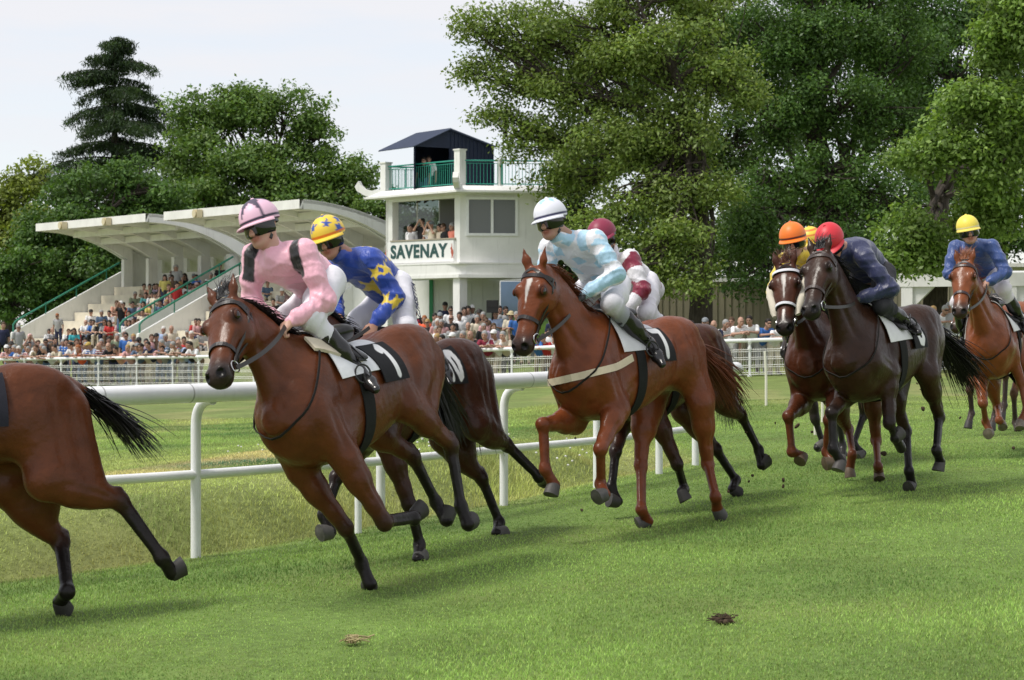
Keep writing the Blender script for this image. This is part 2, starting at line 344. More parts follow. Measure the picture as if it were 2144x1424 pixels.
FITD = {
 'L': ([-3.206,10.828,0.992],[32.35,0.09,7.97],[0.62,0.16,-0.1,0.45,0.16,-0.35,0.62,0.15,-0.73,0.52,0.14,-1.0,0.6,0.14,-1.1,0.67,0.14,-1.16,-0.6,0.13,0.04,-0.63,0.19,-0.35,-1.07,0.14,-0.48,-1.28,0.19,-0.81,-1.36,0.14,-0.9,-1.44,0.16,-0.86,0.62,-0.16,-0.1,0.45,-0.16,-0.35,0.62,-0.15,-0.73,0.52,-0.14,-1.0,0.6,-0.14,-1.1,0.69,-0.14,-1.12,-0.6,-0.13,0.04,-0.53,-0.19,-0.35,-0.84,-0.21,-0.68,-0.79,0.0,-0.96,-0.79,-0.12,-1.01,-0.84,-0.15,-1.08,0.6,-0.0,0.14,0.97,-0.0,0.39,1.28,0.0,0.51,1.72,0.0,0.14,-0.12,-0.0,0.6,0.32,-0.0,0.84,0.46,-0.0,0.99,0.29,0.19,0.81,0.29,-0.19,0.81,0.44,0.27,0.57,0.44,-0.27,0.57,0.59,0.07,0.46,0.59,-0.07,0.46,-0.11,0.13,0.58,-0.11,-0.13,0.58,0.24,0.27,0.41,0.24,-0.27,0.41,0.0,0.29,0.06,0.0,-0.29,0.06,0.17,0.32,0.02,0.17,-0.32,0.02]),
 'P': ([-0.978,11.961,1.15],[60.99,-4.89,17.84],[0.61,0.16,-0.13,0.49,0.17,-0.42,0.36,0.2,-0.83,0.07,0.21,-0.86,-0.04,0.15,-0.85,-0.12,0.19,-0.82,-0.6,0.13,0.04,-0.29,0.19,-0.21,-0.65,0.16,-0.5,-0.61,0.12,-0.88,-0.59,0.14,-1.0,-0.68,0.13,-0.99,0.61,-0.16,-0.12,0.49,-0.15,-0.4,0.33,-0.09,-0.79,0.17,-0.17,-1.02,0.18,-0.15,-1.15,0.11,-0.21,-1.15,-0.6,-0.13,0.04,-0.29,-0.19,-0.21,-0.66,-0.14,-0.49,-0.82,-0.18,-0.81,-0.81,-0.14,-0.94,-0.87,-0.12,-0.87,0.6,0.0,0.14,1.02,-0.0,0.3,0.92,0.0,0.61,1.3,0.07,0.18,-0.07,-0.0,0.63,0.38,0.03,0.83,0.36,-0.0,1.03,0.33,0.22,0.81,0.33,-0.15,0.91,0.31,0.24,0.49,0.33,-0.25,0.62,0.53,0.11,0.42,0.4,-0.04,0.45,0.01,0.11,0.63,-0.1,-0.12,0.59,0.38,0.16,0.42,0.25,-0.27,0.4,0.18,0.22,0.06,0.0,-0.29,0.06,0.27,0.33,-0.03,0.17,-0.32,0.02]),
 'S': ([-0.731,13.777,1.097],[58.89,-0.19,14.18],[0.62,0.16,-0.11,0.57,0.16,-0.41,0.5,0.17,-0.82,0.39,0.11,-1.09,0.48,0.14,-1.18,0.4,0.12,-1.17,-0.6,0.13,0.04,-0.48,0.19,-0.34,-0.91,0.14,-0.49,-1.16,0.2,-0.76,-1.27,0.16,-0.8,-1.35,0.21,-0.78,0.62,-0.16,-0.1,0.44,-0.16,-0.34,0.8,-0.14,-0.55,0.98,-0.17,-0.78,0.99,-0.14,-0.9,1.07,-0.17,-0.9,-0.6,-0.13,0.04,-0.61,-0.19,-0.36,-0.93,-0.14,-0.68,-1.06,-0.15,-1.02,-0.95,-0.12,-1.09,-1.03,-0.08,-1.1,0.6,-0.0,0.14,1.04,0.0,0.24,1.03,-0.01,0.57,1.44,0.07,0.18,-0.07,0.02,0.65,0.36,-0.0,0.91,0.52,-0.01,1.03,0.36,0.18,0.86,0.3,-0.18,0.92,0.27,0.25,0.57,0.31,-0.23,0.62,0.45,0.15,0.4,0.51,-0.08,0.51,0.01,0.12,0.69,-0.08,-0.11,0.62,0.24,0.26,0.36,0.24,-0.27,0.4,-0.08,0.26,0.11,0.0,-0.29,0.06,0.01,0.33,-0.01,0.17,-0.32,0.02]),
 'B': ([0.818,14.45,1.259],[54.7,0.07,11.44],[0.62,0.16,-0.1,0.47,0.16,-0.36,0.8,0.18,-0.63,0.69,0.06,-0.86,0.77,0.13,-0.94,0.85,0.11,-0.96,-0.6,0.13,0.03,-0.67,0.17,-0.37,-0.77,0.08,-0.81,-0.54,0.23,-1.06,-0.62,0.18,-1.15,-0.68,0.18,-1.22,0.62,-0.16,-0.1,0.55,-0.16,-0.39,0.97,-0.14,-0.4,0.99,-0.17,-0.7,0.94,-0.15,-0.82,0.98,-0.16,-0.89,-0.6,-0.13,0.04,-0.44,-0.19,-0.33,-0.27,-0.19,-0.75,-0.08,-0.13,-1.07,-0.17,-0.15,-1.16,-0.11,-0.21,-1.18,0.6,0.0,0.14,1.01,-0.0,0.32,1.04,0.05,0.64,1.24,-0.05,0.1,0.04,-0.04,0.61,0.45,-0.01,0.89,0.62,-0.03,1.01,0.41,0.18,0.85,0.46,-0.21,0.88,0.38,0.28,0.57,0.45,-0.27,0.58,0.54,0.09,0.46,0.59,-0.07,0.47,0.05,0.07,0.54,-0.05,-0.14,0.65,0.4,0.22,0.37,0.26,-0.27,0.39,0.1,0.27,0.08,0.0,-0.29,0.06,0.17,0.36,-0.04,0.17,-0.32,0.02]),
 'M': ([1.176,16.036,1.183],[54.63,-1.48,15.4],[0.62,0.16,-0.11,0.5,0.16,-0.39,0.41,0.19,-0.81,0.23,0.09,-1.01,0.35,0.14,-1.02,0.35,0.16,-1.11,-0.6,0.13,0.04,-0.4,0.19,-0.3,-0.82,0.16,-0.5,-1.02,0.13,-0.8,-0.99,0.14,-0.93,-1.07,0.18,-0.89,0.62,-0.16,-0.1,0.41,-0.16,-0.32,0.71,-0.14,-0.61,0.84,-0.17,-0.87,0.85,-0.14,-0.99,0.93,-0.17,-0.95,-0.6,-0.13,0.04,-0.51,-0.19,-0.35,-0.79,-0.13,-0.71,-1.02,-0.15,-0.99,-0.91,-0.14,-1.06,-0.99,-0.12,-1.11,0.6,-0.0,0.14,1.01,-0.0,0.33,0.85,0.05,0.61,1.18,-0.01,0.13,-0.08,0.01,0.62,0.36,-0.01,0.86,0.39,0.02,1.05,0.33,0.18,0.86,0.33,-0.19,0.83,0.38,0.25,0.57,0.44,-0.28,0.56,0.56,0.13,0.42,0.59,-0.07,0.46,0.02,0.09,0.67,-0.11,-0.12,0.59,0.33,0.21,0.4,0.24,-0.27,0.41,0.04,0.29,0.11,0.0,-0.29,0.06,0.18,0.32,0.02,0.17,-0.32,0.02]),
 'D': ([3.001,16.214,1.338],[55.7,-2.6,8.44],[0.62,0.16,-0.1,0.34,0.16,-0.2,0.47,0.16,-0.6,0.28,0.14,-0.81,0.38,0.15,-0.73,0.31,0.18,-0.69,-0.6,0.13,0.04,-0.36,0.19,-0.27,-0.62,0.12,-0.64,-0.36,0.16,-0.9,-0.45,0.14,-1.0,-0.42,0.12,-1.08,0.62,-0.16,-0.1,0.41,-0.16,-0.31,0.81,-0.15,-0.45,0.85,-0.17,-0.73,0.8,-0.14,-0.84,0.85,-0.16,-0.92,-0.6,-0.13,0.04,-0.4,-0.19,-0.3,-0.57,-0.17,-0.72,-0.39,-0.12,-1.04,-0.45,-0.14,-1.16,-0.36,-0.14,-1.19,0.6,0.0,0.14,0.92,0.0,0.45,0.97,0.03,0.78,1.34,0.04,0.33,-0.05,0.01,0.59,0.4,-0.01,0.82,0.59,-0.04,0.86,0.42,0.15,0.71,0.33,-0.19,0.84,0.35,0.3,0.44,0.44,-0.27,0.58,0.52,0.09,0.4,0.59,-0.07,0.47,0.04,0.12,0.58,-0.08,-0.11,0.58,0.36,0.21,0.32,0.26,-0.27,0.39,-0.02,0.23,0.16,0.0,-0.29,0.06,0.1,0.33,0.1,0.17,-0.32,0.02]),
 'O': ([2.719,17.189,1.28],[67.09,0.84,9.2],[0.62,0.16,-0.1,0.6,0.16,-0.4,0.98,0.15,-0.58,0.87,0.06,-0.83,0.93,0.12,-0.93,0.99,0.05,-0.93,-0.6,0.13,0.04,-0.62,0.18,-0.36,-0.71,0.12,-0.81,-0.41,0.17,-1.03,-0.53,0.14,-1.08,-0.48,0.15,-1.16,0.62,-0.16,-0.1,0.57,-0.16,-0.4,0.97,-0.18,-0.5,0.96,-0.2,-0.79,0.85,-0.14,-0.84,0.92,-0.16,-0.89,-0.6,-0.13,0.04,-0.59,-0.19,-0.36,-0.92,-0.16,-0.68,-0.63,-0.09,-0.9,-0.65,-0.14,-1.02,-0.64,-0.14,-1.11,0.6,0.0,0.14,0.95,0.0,0.43,1.14,0.03,0.69,1.41,0.01,0.17,-0.1,-0.0,0.61,0.34,-0.01,0.85,0.52,-0.03,0.94,0.31,0.18,0.82,0.31,-0.2,0.82,0.44,0.27,0.57,0.44,-0.28,0.56,0.59,0.07,0.46,0.59,-0.07,0.46,-0.11,0.13,0.59,-0.11,-0.13,0.59,0.24,0.27,0.41,0.24,-0.27,0.4,0.0,0.29,0.06,0.0,-0.29,0.06,0.17,0.32,0.02,0.17,-0.32,0.02]),
 'Y': ([3.165,20.01,1.319],[68.83,-0.13,5.98],[0.62,0.16,-0.1,0.45,0.16,-0.35,0.62,0.15,-0.73,0.52,0.14,-1.0,0.61,0.14,-1.1,0.65,0.14,-1.18,-0.6,0.13,0.04,-0.45,0.19,-0.33,-0.61,0.15,-0.75,-0.38,0.06,-1.03,-0.41,0.13,-1.13,-0.35,0.09,-1.17,0.62,-0.16,-0.1,0.4,-0.16,-0.3,0.36,-0.14,-0.72,0.3,-0.1,-1.0,0.43,-0.13,-1.0,0.36,-0.07,-0.98,-0.6,-0.13,0.04,-0.44,-0.19,-0.32,-0.72,-0.15,-0.69,-0.56,-0.17,-1.02,-0.63,-0.14,-1.13,-0.72,-0.13,-1.13,0.6,-0.0,0.14,0.97,-0.0,0.39,1.3,-0.0,0.41,1.61,-0.06,-0.08,-0.13,0.0,0.6,0.31,-0.0,0.84,0.44,0.02,0.99,0.29,0.19,0.81,0.29,-0.19,0.81,0.44,0.27,0.56,0.44,-0.27,0.56,0.59,0.07,0.46,0.59,-0.07,0.46,-0.12,0.13,0.58,-0.12,-0.13,0.58,0.24,0.27,0.41,0.24,-0.27,0.41,0.0,0.29,0.06,0.0,-0.29,0.06,0.17,0.32,0.02,0.17,-0.32,0.02]),
 'R': ([4.907,20.413,1.384],[70.54,-0.66,9.88],[0.62,0.16,-0.1,0.32,0.16,-0.08,0.29,0.21,-0.49,0.37,0.22,-0.77,0.43,0.15,-0.87,0.48,0.14,-0.95,-0.6,0.13,0.04,-0.42,0.19,-0.31,-0.77,0.15,-0.61,-0.74,0.14,-0.98,-0.68,0.14,-1.09,-0.64,0.14,-1.17,0.62,-0.16,-0.1,0.44,-0.16,-0.34,0.75,-0.14,-0.62,0.54,-0.17,-0.81,0.58,-0.14,-0.93,0.67,-0.16,-0.94,-0.6,-0.13,0.04,-0.53,-0.19,-0.35,-0.81,-0.18,-0.72,-0.47,-0.15,-0.86,-0.59,-0.14,-0.9,-0.52,-0.13,-0.96,0.6,-0.0,0.14,0.9,-0.0,0.48,1.08,-0.04,0.76,1.4,-0.14,0.28,-0.06,-0.01,0.67,0.35,-0.01,0.95,0.51,-0.01,1.08,0.34,0.18,0.91,0.3,-0.2,0.97,0.39,0.26,0.62,0.42,-0.28,0.7,0.57,0.08,0.54,0.46,-0.05,0.54,-0.08,0.12,0.65,-0.08,-0.13,0.63,0.29,0.2,0.46,0.25,-0.27,0.4,0.04,0.29,0.14,0.0,-0.29,0.06,0.16,0.32,0.03,0.17,-0.32,0.02]),
 'Z': ([5.854,24.017,1.471],[59.1,-0.9,-3.01],[0.62,0.16,-0.1,0.45,0.16,-0.35,0.61,0.15,-0.73,0.53,0.14,-1.01,0.61,0.14,-1.11,0.64,0.14,-1.2,-0.6,0.13,0.03,-0.48,0.17,-0.36,-0.35,0.09,-0.8,-0.46,0.09,-1.16,-0.38,0.15,-1.24,-0.47,0.13,-1.25,0.62,-0.16,-0.1,0.45,-0.16,-0.35,0.61,-0.15,-0.73,0.53,-0.14,-1.01,0.61,-0.14,-1.11,0.64,-0.14,-1.2,-0.6,-0.13,0.04,-0.42,-0.19,-0.31,-0.77,-0.15,-0.61,-0.74,-0.14,-0.98,-0.68,-0.14,-1.09,-0.64,-0.14,-1.17,0.6,-0.0,0.14,0.97,-0.0,0.4,1.28,-0.0,0.49,1.61,-0.03,0.01,-0.12,-0.0,0.6,0.32,-0.0,0.84,0.46,-0.0,0.99,0.29,0.19,0.81,0.29,-0.19,0.81,0.44,0.27,0.57,0.44,-0.27,0.57,0.59,0.07,0.46,0.59,-0.07,0.46,-0.11,0.13,0.58,-0.11,-0.13,0.58,0.24,0.27,0.41,0.24,-0.27,0.41,0.0,0.29,0.06,0.0,-0.29,0.06,0.17,0.32,0.02,0.17,-0.32,0.02]),
}
FIT = {k: dict(T=v[0], ang=v[1], pts={n: v[2][3*i:3*i+3] for i, n in enumerate(FITN)}) for k, v in FITD.items()}
# ------------------------------------------------------------------ racehorses and jockeys
def local_axes(th, ph, ps):
    c, s = math.cos(th), math.sin(th)
    f0 = np.array([-c, -s, 0]); l0 = np.array([s, -c, 0]); u0 = np.array([0, 0, 1.])
    f = f0*math.cos(ph)+u0*math.sin(ph); u = -f0*math.sin(ph)+u0*math.cos(ph)
    return np.stack([f, l0*math.cos(ps)+u*math.sin(ps), -l0*math.sin(ps)+u*math.cos(ps)], 1)
TRUNK = [(-.93,.06,.03,.04,.03),(-.90,.06,.10,.12,.10),(-.82,.05,.18,.20,.18),(-.70,.04,.245,.25,.235),(-.55,.03,.275,.26,.262),(-.35,.0,.27,.25,.245),
 (-.10,-.02,.265,.32,.265),(.15,-.03,.29,.37,.268),(.38,-.03,.365,.385,.232),(.55,-.04,.30,.37,.215),(.68,-.06,.22,.31,.19),(.76,-.08,.12,.20,.14),(.80,-.09,.04,.08,.05)]
HEAD = [(-.05,-.05,.05,.05,.07),(.05,-.05,.078,.13,.098),(.20,-.05,.086,.18,.115),(.35,-.05,.082,.175,.108),(.50,-.045,.072,.13,.084),(.68,-.04,.060,.088,.066),(.84,-.035,.058,.076,.070),(.95,-.04,.054,.068,.066),(1.03,-.045,.02,.03,.03)]
def head_frame(J):
    a = J['n2']; b = J['n3']; t = unit(b-a); u = np.array([0, 0, 1.])+np.array([.6, 0, 0]); 
    lat = np.array([0, 1., 0]); u = unit(np.cross(t, lat)); 
    if u[0] < 0 and u[2] < 0: u = -u
    if u@np.array([1, 0, .6]) < 0: u = -u
    l = unit(np.cross(u, t))
    if l[1] < 0: l = -l
    return a, t, u, l, np.linalg.norm(b-a)
def head_pt(J, t, ang, off=0.0):
    """point on the head surface: ang 0 = front of the face, 90 = left cheek, 180 = throat"""
    a, tt, u, l, Ln = head_frame(J); S = np.array(HEAD)
    sh, up, dn, w = (cr(S[:, 0], S[:, i], np.array([t]))[0] for i in (1, 2, 3, 4))
    ca, sa = math.cos(R(ang)), math.sin(R(ang)); h = up if ca > 0 else dn
    e = 2/2.15
    y = w*abs(sa)**e*np.sign(sa); z = h*abs(ca)**e*np.sign(ca)
    nrm = unit(l*y/w**2+u*z/h**2)
    return a+tt*t*Ln+u*(sh+z)+l*y+nrm*off, nrm
def horse_prims(J):
    P = []
    Z = np.array([0, 0, 1.]); lat = np.array([0, 1., 0])
    P.append(sweep((0, 0, 0), (1, 0, 0), (0, 0, 1), TRUNK, k=.05, c=0, pinch=.22))
    a = np.array([.50, 0, .03]); b = J['n2']+unit(J['n2']-a)*.0; t = unit(b-a); u = unit(np.cross(lat, t)); u = u if u[2]+.3*-u[0] > 0 else -u
    u = u if (u@np.array([-.6, 0, 1])) > 0 else -u
    a2, ht, hu, hl, Ln = head_frame(J)
    bb = b-hu*.07
    P.append(sweep(a, bb, u, [(-.12,0,.10,.15,.10),(0,.0,.24,.33,.165),(.25,.015,.205,.265,.125),(.5,.03,.175,.205,.098),(.75,.02,.145,.165,.084),(.93,.0,.12,.145,.078),(1.04,0,.07,.09,.06)], k=.09, c=0))
    P.append(sweep(a2, a2+ht*Ln, hu, HEAD, k=.05, c=0))
    for s in (1, -1):
        P.append(ell(a2+ht*.26*Ln+hl*s*.094+hu*.008, (.048, .032, .036), .03, 0, np.stack([ht, hl, hu], 1)))       # brow over the eye
        P.append(ell(a2+ht*.30*Ln+hl*s*.084-hu*.11, (.09, .036, .08), .03, 0, np.stack([ht, hl, hu], 1)))       # round cheek
        P.append(cone(a2+ht*.42*Ln+hl*s*.080-hu*.02, a2+ht*.62*Ln+hl*s*.062-hu*.015, .014, .008, .03, 0))          # facial crest
        P.append(ell(a2+ht*.93*Ln+hl*s*.042-hu*.012, (.045, .032, .038), .02, 1, np.stack([ht, hl, hu], 1)))        # nostril wing
        eb = a2-ht*.0+hl*s*.055-hu*.015; et = unit(-ht*.75+hu*.35+hl*s*.22+np.array(J.get('ear', (0, 0, 0))))
        P.append(cone(eb, eb+et*.07, .026, .036, .02, 0, flat=unit(np.cross(et, hl)+.3*hl*s), ff=.62)); P.append(cone(eb+et*.07, eb+et*.165, .034, .007, .012, 5, flat=unit(np.cross(et, hl)+.3*hl*s), ff=.55))
    P.append(ell(a2+ht*.90*Ln-hu*.085, (.055, .040, .032), .025, 1, np.stack([ht, hl, hu], 1)))                    # lower lip
    P.append(cone(a2+ht*.45*Ln-hu*.135, a2+ht*.86*Ln-hu*.085, .040, .030, .03, 0))                                    # jaw bone
    P.append(ell(a2+ht*.965*Ln-hu*.040, (.036, .058, .046), .025, 1, np.stack([ht, hl, hu], 1)))
    for n, s in (('L', 1), ('R', -1)):
        q = [J[f'f{n}{i}'] for i in range(6)]
        P.append(cone((.36, .085*s, .22), q[0]+np.array([-.03, -.02*s, .02]), .095, .125, .06, 0, flat=lat, ff=.62))      # shoulder blade
        P.append(cone(q[0]+np.array([-.02, -.02*s, 0]), q[1], .120, .088, .05, 0, flat=lat, ff=.85))
        P.append(cone((.28, .14*s, .02), q[1]+np.array([-.03, 0, .03]), .10, .075, .05, 0, flat=lat, ff=.6))             # triceps
        P.append(ell((.70, .085*s, -.17), (.085, .085, .115), .035, 0))                                                # breast muscle
        fa = q[1]; fb = q[2]; m = fa+(fb-fa)*.30
        P.append(cone(fa, m, .092, .084, .05, 0, flat=lat, ff=.85)); P.append(cone(m, fa+(fb-fa)*.75, .081, .051, .03, 2, flat=lat, ff=.88)); P.append(cone(fa+(fb-fa)*.7, fb, .051, .047, .03, 2))
        fo = unit(np.cross(unit(fb-fa), lat)); fo = fo if fo[0] > 0 else -fo
        P.append(ell(m+fo*.045, (.040, .045, .12), .03, 0, np.stack([fo, lat, unit(fb-fa)], 1)))
        P.append(ell(fb, (.052, .047, .060), .02, 3, np.stack([fo, lat, unit(fb-fa)], 1)))
        P.append(cone(fb, q[3], .038, .032, .02, 3, flat=lat, ff=.85)); P.append(ell(q[3], (.044, .040, .047), .02, 3))
        tn = unit(np.cross(unit(q[3]-fb), lat)); P.append(cone(fb-tn*.012*np.sign(tn[0] or 1), q[3]-tn*.018*np.sign(tn[0] or 1), .030, .028, .012, 3))
        P.append(cone(q[3], q[4], .036, .040, .02, 4)); P.append(ell(q[4], (.043, .042, .03), .015, 4))
        q = [J[f'h{n}{i}'] for i in range(6)]
        P.append(cone((-.52, .10*s, .10), q[1]+np.array([-.05, -.02*s, .06]), .20, .145, .07, 0, flat=lat, ff=.62))      # thigh
        P.append(cone((-.80, .105*s, .06), q[1]+(q[2]-q[1])*.35+np.array([-.04, -.02*s, 0]), .115, .085, .06, 0, flat=lat, ff=.75))  # hamstring
        if q[2][0] < -.78: P.append(cone((-.80, .095*s, -.02), q[1]+(q[2]-q[1])*.72, .125, .060, .07, 0, flat=lat, ff=.70)); P.append(cone((-.66, .11*s, -.10), q[1]+(q[2]-q[1])*.55, .15, .085, .06, 0, flat=lat, ff=.70))
        P.append(ell((-.62, .135*s, .17), (.20, .10, .12), .05, 0)); P.append(ell(q[1]+np.array([.01, -.01*s, .02]), (.09, .075, .10), .04, 0))
        fa = q[1]; fb = q[2]; ax = unit(fb-fa); m = fa+(fb-fa)*.35
        P.append(cone(fa, m, .115, .096, .05, 0, flat=lat, ff=.75)); P.append(cone(m, fa+(fb-fa)*.8, .091, .054, .04, 2, flat=lat, ff=.78)); P.append(cone(fa+(fb-fa)*.75, fb, .054, .049, .03, 2, flat=lat, ff=.85))
        bk = unit(np.cross(ax, lat)); cn = unit(q[3]-fb); 
        if bk@cn > 0: bk = -bk
        bk = unit(bk-cn*.5); hp = fb+bk*.055-cn*.01
        P.append(cone(hp, fb, .024, .04, .025, 3)); P.append(cone(hp, fa+(fb-fa)*.5+bk*.03, .014, .03, .03, 2)); P.append(ell(fb, (.054, .046, .060), .02, 3))
        P.append(cone(fb, q[3], .042, .035, .02, 3, flat=lat, ff=.84)); P.append(cone(hp-bk*.012, q[3]+bk*.012, .024, .024, .014, 3)); P.append(ell(q[3], (.046, .041, .048), .02, 3))
        P.append(cone(q[3], q[4], .037, .041, .02, 4)); P.append(ell(q[4], (.044, .043, .03), .015, 4))
    P.append(cone((-.84, 0, .20), np.array([-.93, 0, .16]), .05, .035, .04, 0))
    for s in (1, -1):
        P.append(ell(a2+ht*.965*Ln+hl*s*.050+hu*.006, (.026, .022, .017), .006, 1, np.stack([ht, hl, hu], 1), sub=True))
    return P
def vnormals(V, Q):
    fn = np.cross(V[Q[:, 2]]-V[Q[:, 0]], V[Q[:, 3]]-V[Q[:, 1]]); Nv = np.zeros_like(V)
    for i in range(4): np.add.at(Nv, Q[:, i], fn)
    return Nv/(np.linalg.norm(Nv, axis=1, keepdims=True)+1e-12)
def grooves(J, V, Nv):
    """creases between the muscles, faint ribs and veins: how far each vertex is pushed along its normal"""
    a2, ht, hu, hl, Ln = head_frame(J); d = np.zeros(len(V)); lat = np.array([0, 1., 0])
    def seg(a, b, w, A):
        nonlocal d
        a = np.asarray(a, float); b = np.asarray(b, float); ab = b-a; t = np.clip((V-a)@ab/(ab@ab), 0, 1); q = V-a-t[:, None]*ab; r2 = (q*q).sum(1)
        e = np.minimum(t, 1-t)*2; d -= A*np.exp(-r2/w**2)*(.35+.65*np.minimum(1, e*2.5))
    nk = unit(J['n2']-np.array([.5, 0, .03]))
    for n, s in (('L', 1), ('R', -1)):
        m = np.array([1, s, 1]); F_ = [J[f'f{n}{i}'] for i in range(6)]; Hn = [J[f'h{n}{i}'] for i in range(6)]
        th = a2-nk*.10+hl*s*.05-np.array([.02, 0, .16])
        seg(np.array([.68, .12, .02])*m, th, .030, .016); seg(np.array([.34, .20, .26])*m, np.array([.40, .25, -.10])*m, .034, .014); seg(np.array([.44, .14, .26])*m, F_[0]+lat*s*.06, .018, .008)
        seg(F_[0]+np.array([-.02, .07*s, .03]), F_[1]+np.array([.05, .07*s, .02]), .024, .012); seg(np.array([.24, .26, -.16])*m, F_[1]+np.array([-.06, .07*s, .06]), .028, .012)
        seg(np.array([-.40, .25, .17])*m, np.array([-.30, .26, -.26])*m, .055, .018); seg(np.array([-.50, .22, .22])*m, np.array([-.56, .25, -.10])*m, .026, .010)
        seg(np.array([-.74, .17, .20])*m, Hn[1]*.55+Hn[2]*.45+np.array([-.02, .07*s, .05]), .040, .009); seg(np.array([-.64, .22, .20])*m, Hn[1]+np.array([-.10, .08*s, .02]), .034, .007)
        seg(np.array([.76, .12, .0])*m, F_[1]+np.array([.10, .0, .06]), .022, .013)
        for A_, B_, f0, w, am in ((F_[1], F_[2], .15, .016, .008), (Hn[1], Hn[2], .2, .018, .010)):
            ax = unit(B_-A_); seg(A_+(B_-A_)*f0+lat*s*.075, A_+(B_-A_)*.85+lat*s*.045, w, am); fo = unit(np.cross(ax, lat)); seg(A_+(B_-A_)*f0+fo*.06+lat*s*.05, A_+(B_-A_)*.8+fo*.03+lat*s*.035, w*.8, am*.7)
        seg(F_[2]+(F_[3]-F_[2])*.15+lat*s*.03, F_[3]*.9+F_[2]*.1+lat*s*.03, .010, .006); seg(Hn[2]+(Hn[3]-Hn[2])*.15+lat*s*.035, Hn[3]*.9+Hn[2]*.1+lat*s*.035, .011, .007)
        for i in range(7): x = .14-.065*i; seg(np.array([x, .22, .12])*m, np.array([x-.07, .25, -.20])*m, .014, .0035)
        seg(a2+ht*.34*Ln+hl*s*.10-hu*.03, a2+ht*.60*Ln+hl*s*.07-hu*.035, .012, .006); seg(a2+ht*.28*Ln+hl*s*.08+hu*.05, a2+ht*.5*Ln+hl*s*.055+hu*.04, .014, .006)
        seg(a2+ht*.50*Ln+hl*s*.07-hu*.02, a2+ht*.85*Ln+hl*s*.06-hu*.03, .007, -.004); seg(F_[1]+lat*s*.06+np.array([.02, 0, -.05]), F_[2]+lat*s*.04, .007, -.004)   # veins
        seg(np.array([.30, .22, -.20])*m, np.array([-.20, .20, -.28])*m, .008, -.004)
    seg((.79, 0, -.02), (.62, 0, -.38), .022, .022)
    return d+.0022*vnoise(V, 24, 8)+.0012*vnoise(V, 60, 9)
def hoof_mesh(mb, C, H, lat, col):
    ax = unit(H-C); f = unit(np.cross(lat, ax)); f = f if f[0] > 0 else -f; s = np.cross(ax, f)
    a = np.arange(16)*2*np.pi/16; rings = []
    for t, r, o in ((-.012, .040, 0), (.0, .045, .002), (.03, .048, .005), (.068, .053, .008), (.078, .053, .008)):
        ring = C+ax*t*1.05+np.outer(np.cos(a)*r*1.08+o, f)+np.outer(np.sin(a)*r*.95, s)
        ring += np.outer(np.maximum(-np.cos(a), 0)*-.012*(t > .02), ax); rings.append(ring)
    rings.append(rings[-1]*.72+rings[-1].mean(0)*.28); rings.append(rings[-2]*.6+rings[-2].mean(0)*.4+ax*.002)
    v = np.vstack(rings); n = 16; fs = [[i*n+j, i*n+(j+1) % n, (i+1)*n+(j+1) % n, (i+1)*n+j] for i in range(len(rings)-1) for j in range(n)]
    fs.append(list(range((len(rings)-1)*n, len(rings)*n))); fs.append(list(range(n))[::-1])
    mb.add(v, fs, col)
HAIR = mat('horse hair', rough=.42, spec=.5, vcol=True)
COAT = mat('horse coat', rough=.33, spec=.19, vcol=True, var=.16, vscale=9, bump=.26, bscale=30, sheen=0, coat=.10)
def rough_noise(m, lo, hi, sc):
    t = m.node_tree; b = t.nodes['Principled BSDF']; n = N(t, 'ShaderNodeTexNoise'); n.inputs['Scale'].default_value = sc; n.inputs['Detail'].default_value = 6; n.inputs['Roughness'].default_value = .75; tcn = N(t, 'ShaderNodeTexCoord'); t.links.new(tcn.outputs['Object'], n.inputs['Vector'])
    r = N(t, 'ShaderNodeMapRange'); r.inputs['From Min'].default_value = .3; r.inputs['From Max'].default_value = .7; r.inputs['To Min'].default_value = lo; r.inputs['To Max'].default_value = hi; t.links.new(n.outputs['Fac'], r.inputs['Value']); t.links.new(r.outputs[0], b.inputs['Roughness'])
rough_noise(COAT, .24, .52, 22)
HOOF = mat('hoof horn', rough=.6, vcol=True, var=.25, vscale=25)
LEATHER = DARK
EYE = mat('wet dark eye', (.006, .004, .003), .05, .8)
CLOTHM = mat('cotton cloth', rough=.8, spec=.25, vcol=True, var=.05, vscale=14, bump=.15, bscale=25)
METAL = mat('steel bit', (.6, .6, .6), .25, metal=1)
def hair(mb, roots, dirs, length, r0, col, g=.5, wob=.10, seg=5, jit=.25, seed=1):
    q = np.random.default_rng(seed)
    for p, d in zip(roots, dirs):
        Ln = length*q.uniform(.55, 1.1); d = unit(d+q.normal(size=3)*jit*.35); pts = [np.array(p)]; w = q.normal(size=3)*wob
        for i in range(seg):
            dd = unit(d+np.array([0, 0, -g])*(i/seg)**1.3+w*math.sin(1.7*i/seg*2)); pts.append(pts[-1]+dd*Ln/seg)
        r = r0*q.uniform(.6, 1.3)*np.linspace(1, .12, len(pts))**.7
        mb.tube(pts, r, 3, np.array(col)*q.uniform(.6, 1.5), caps=False)
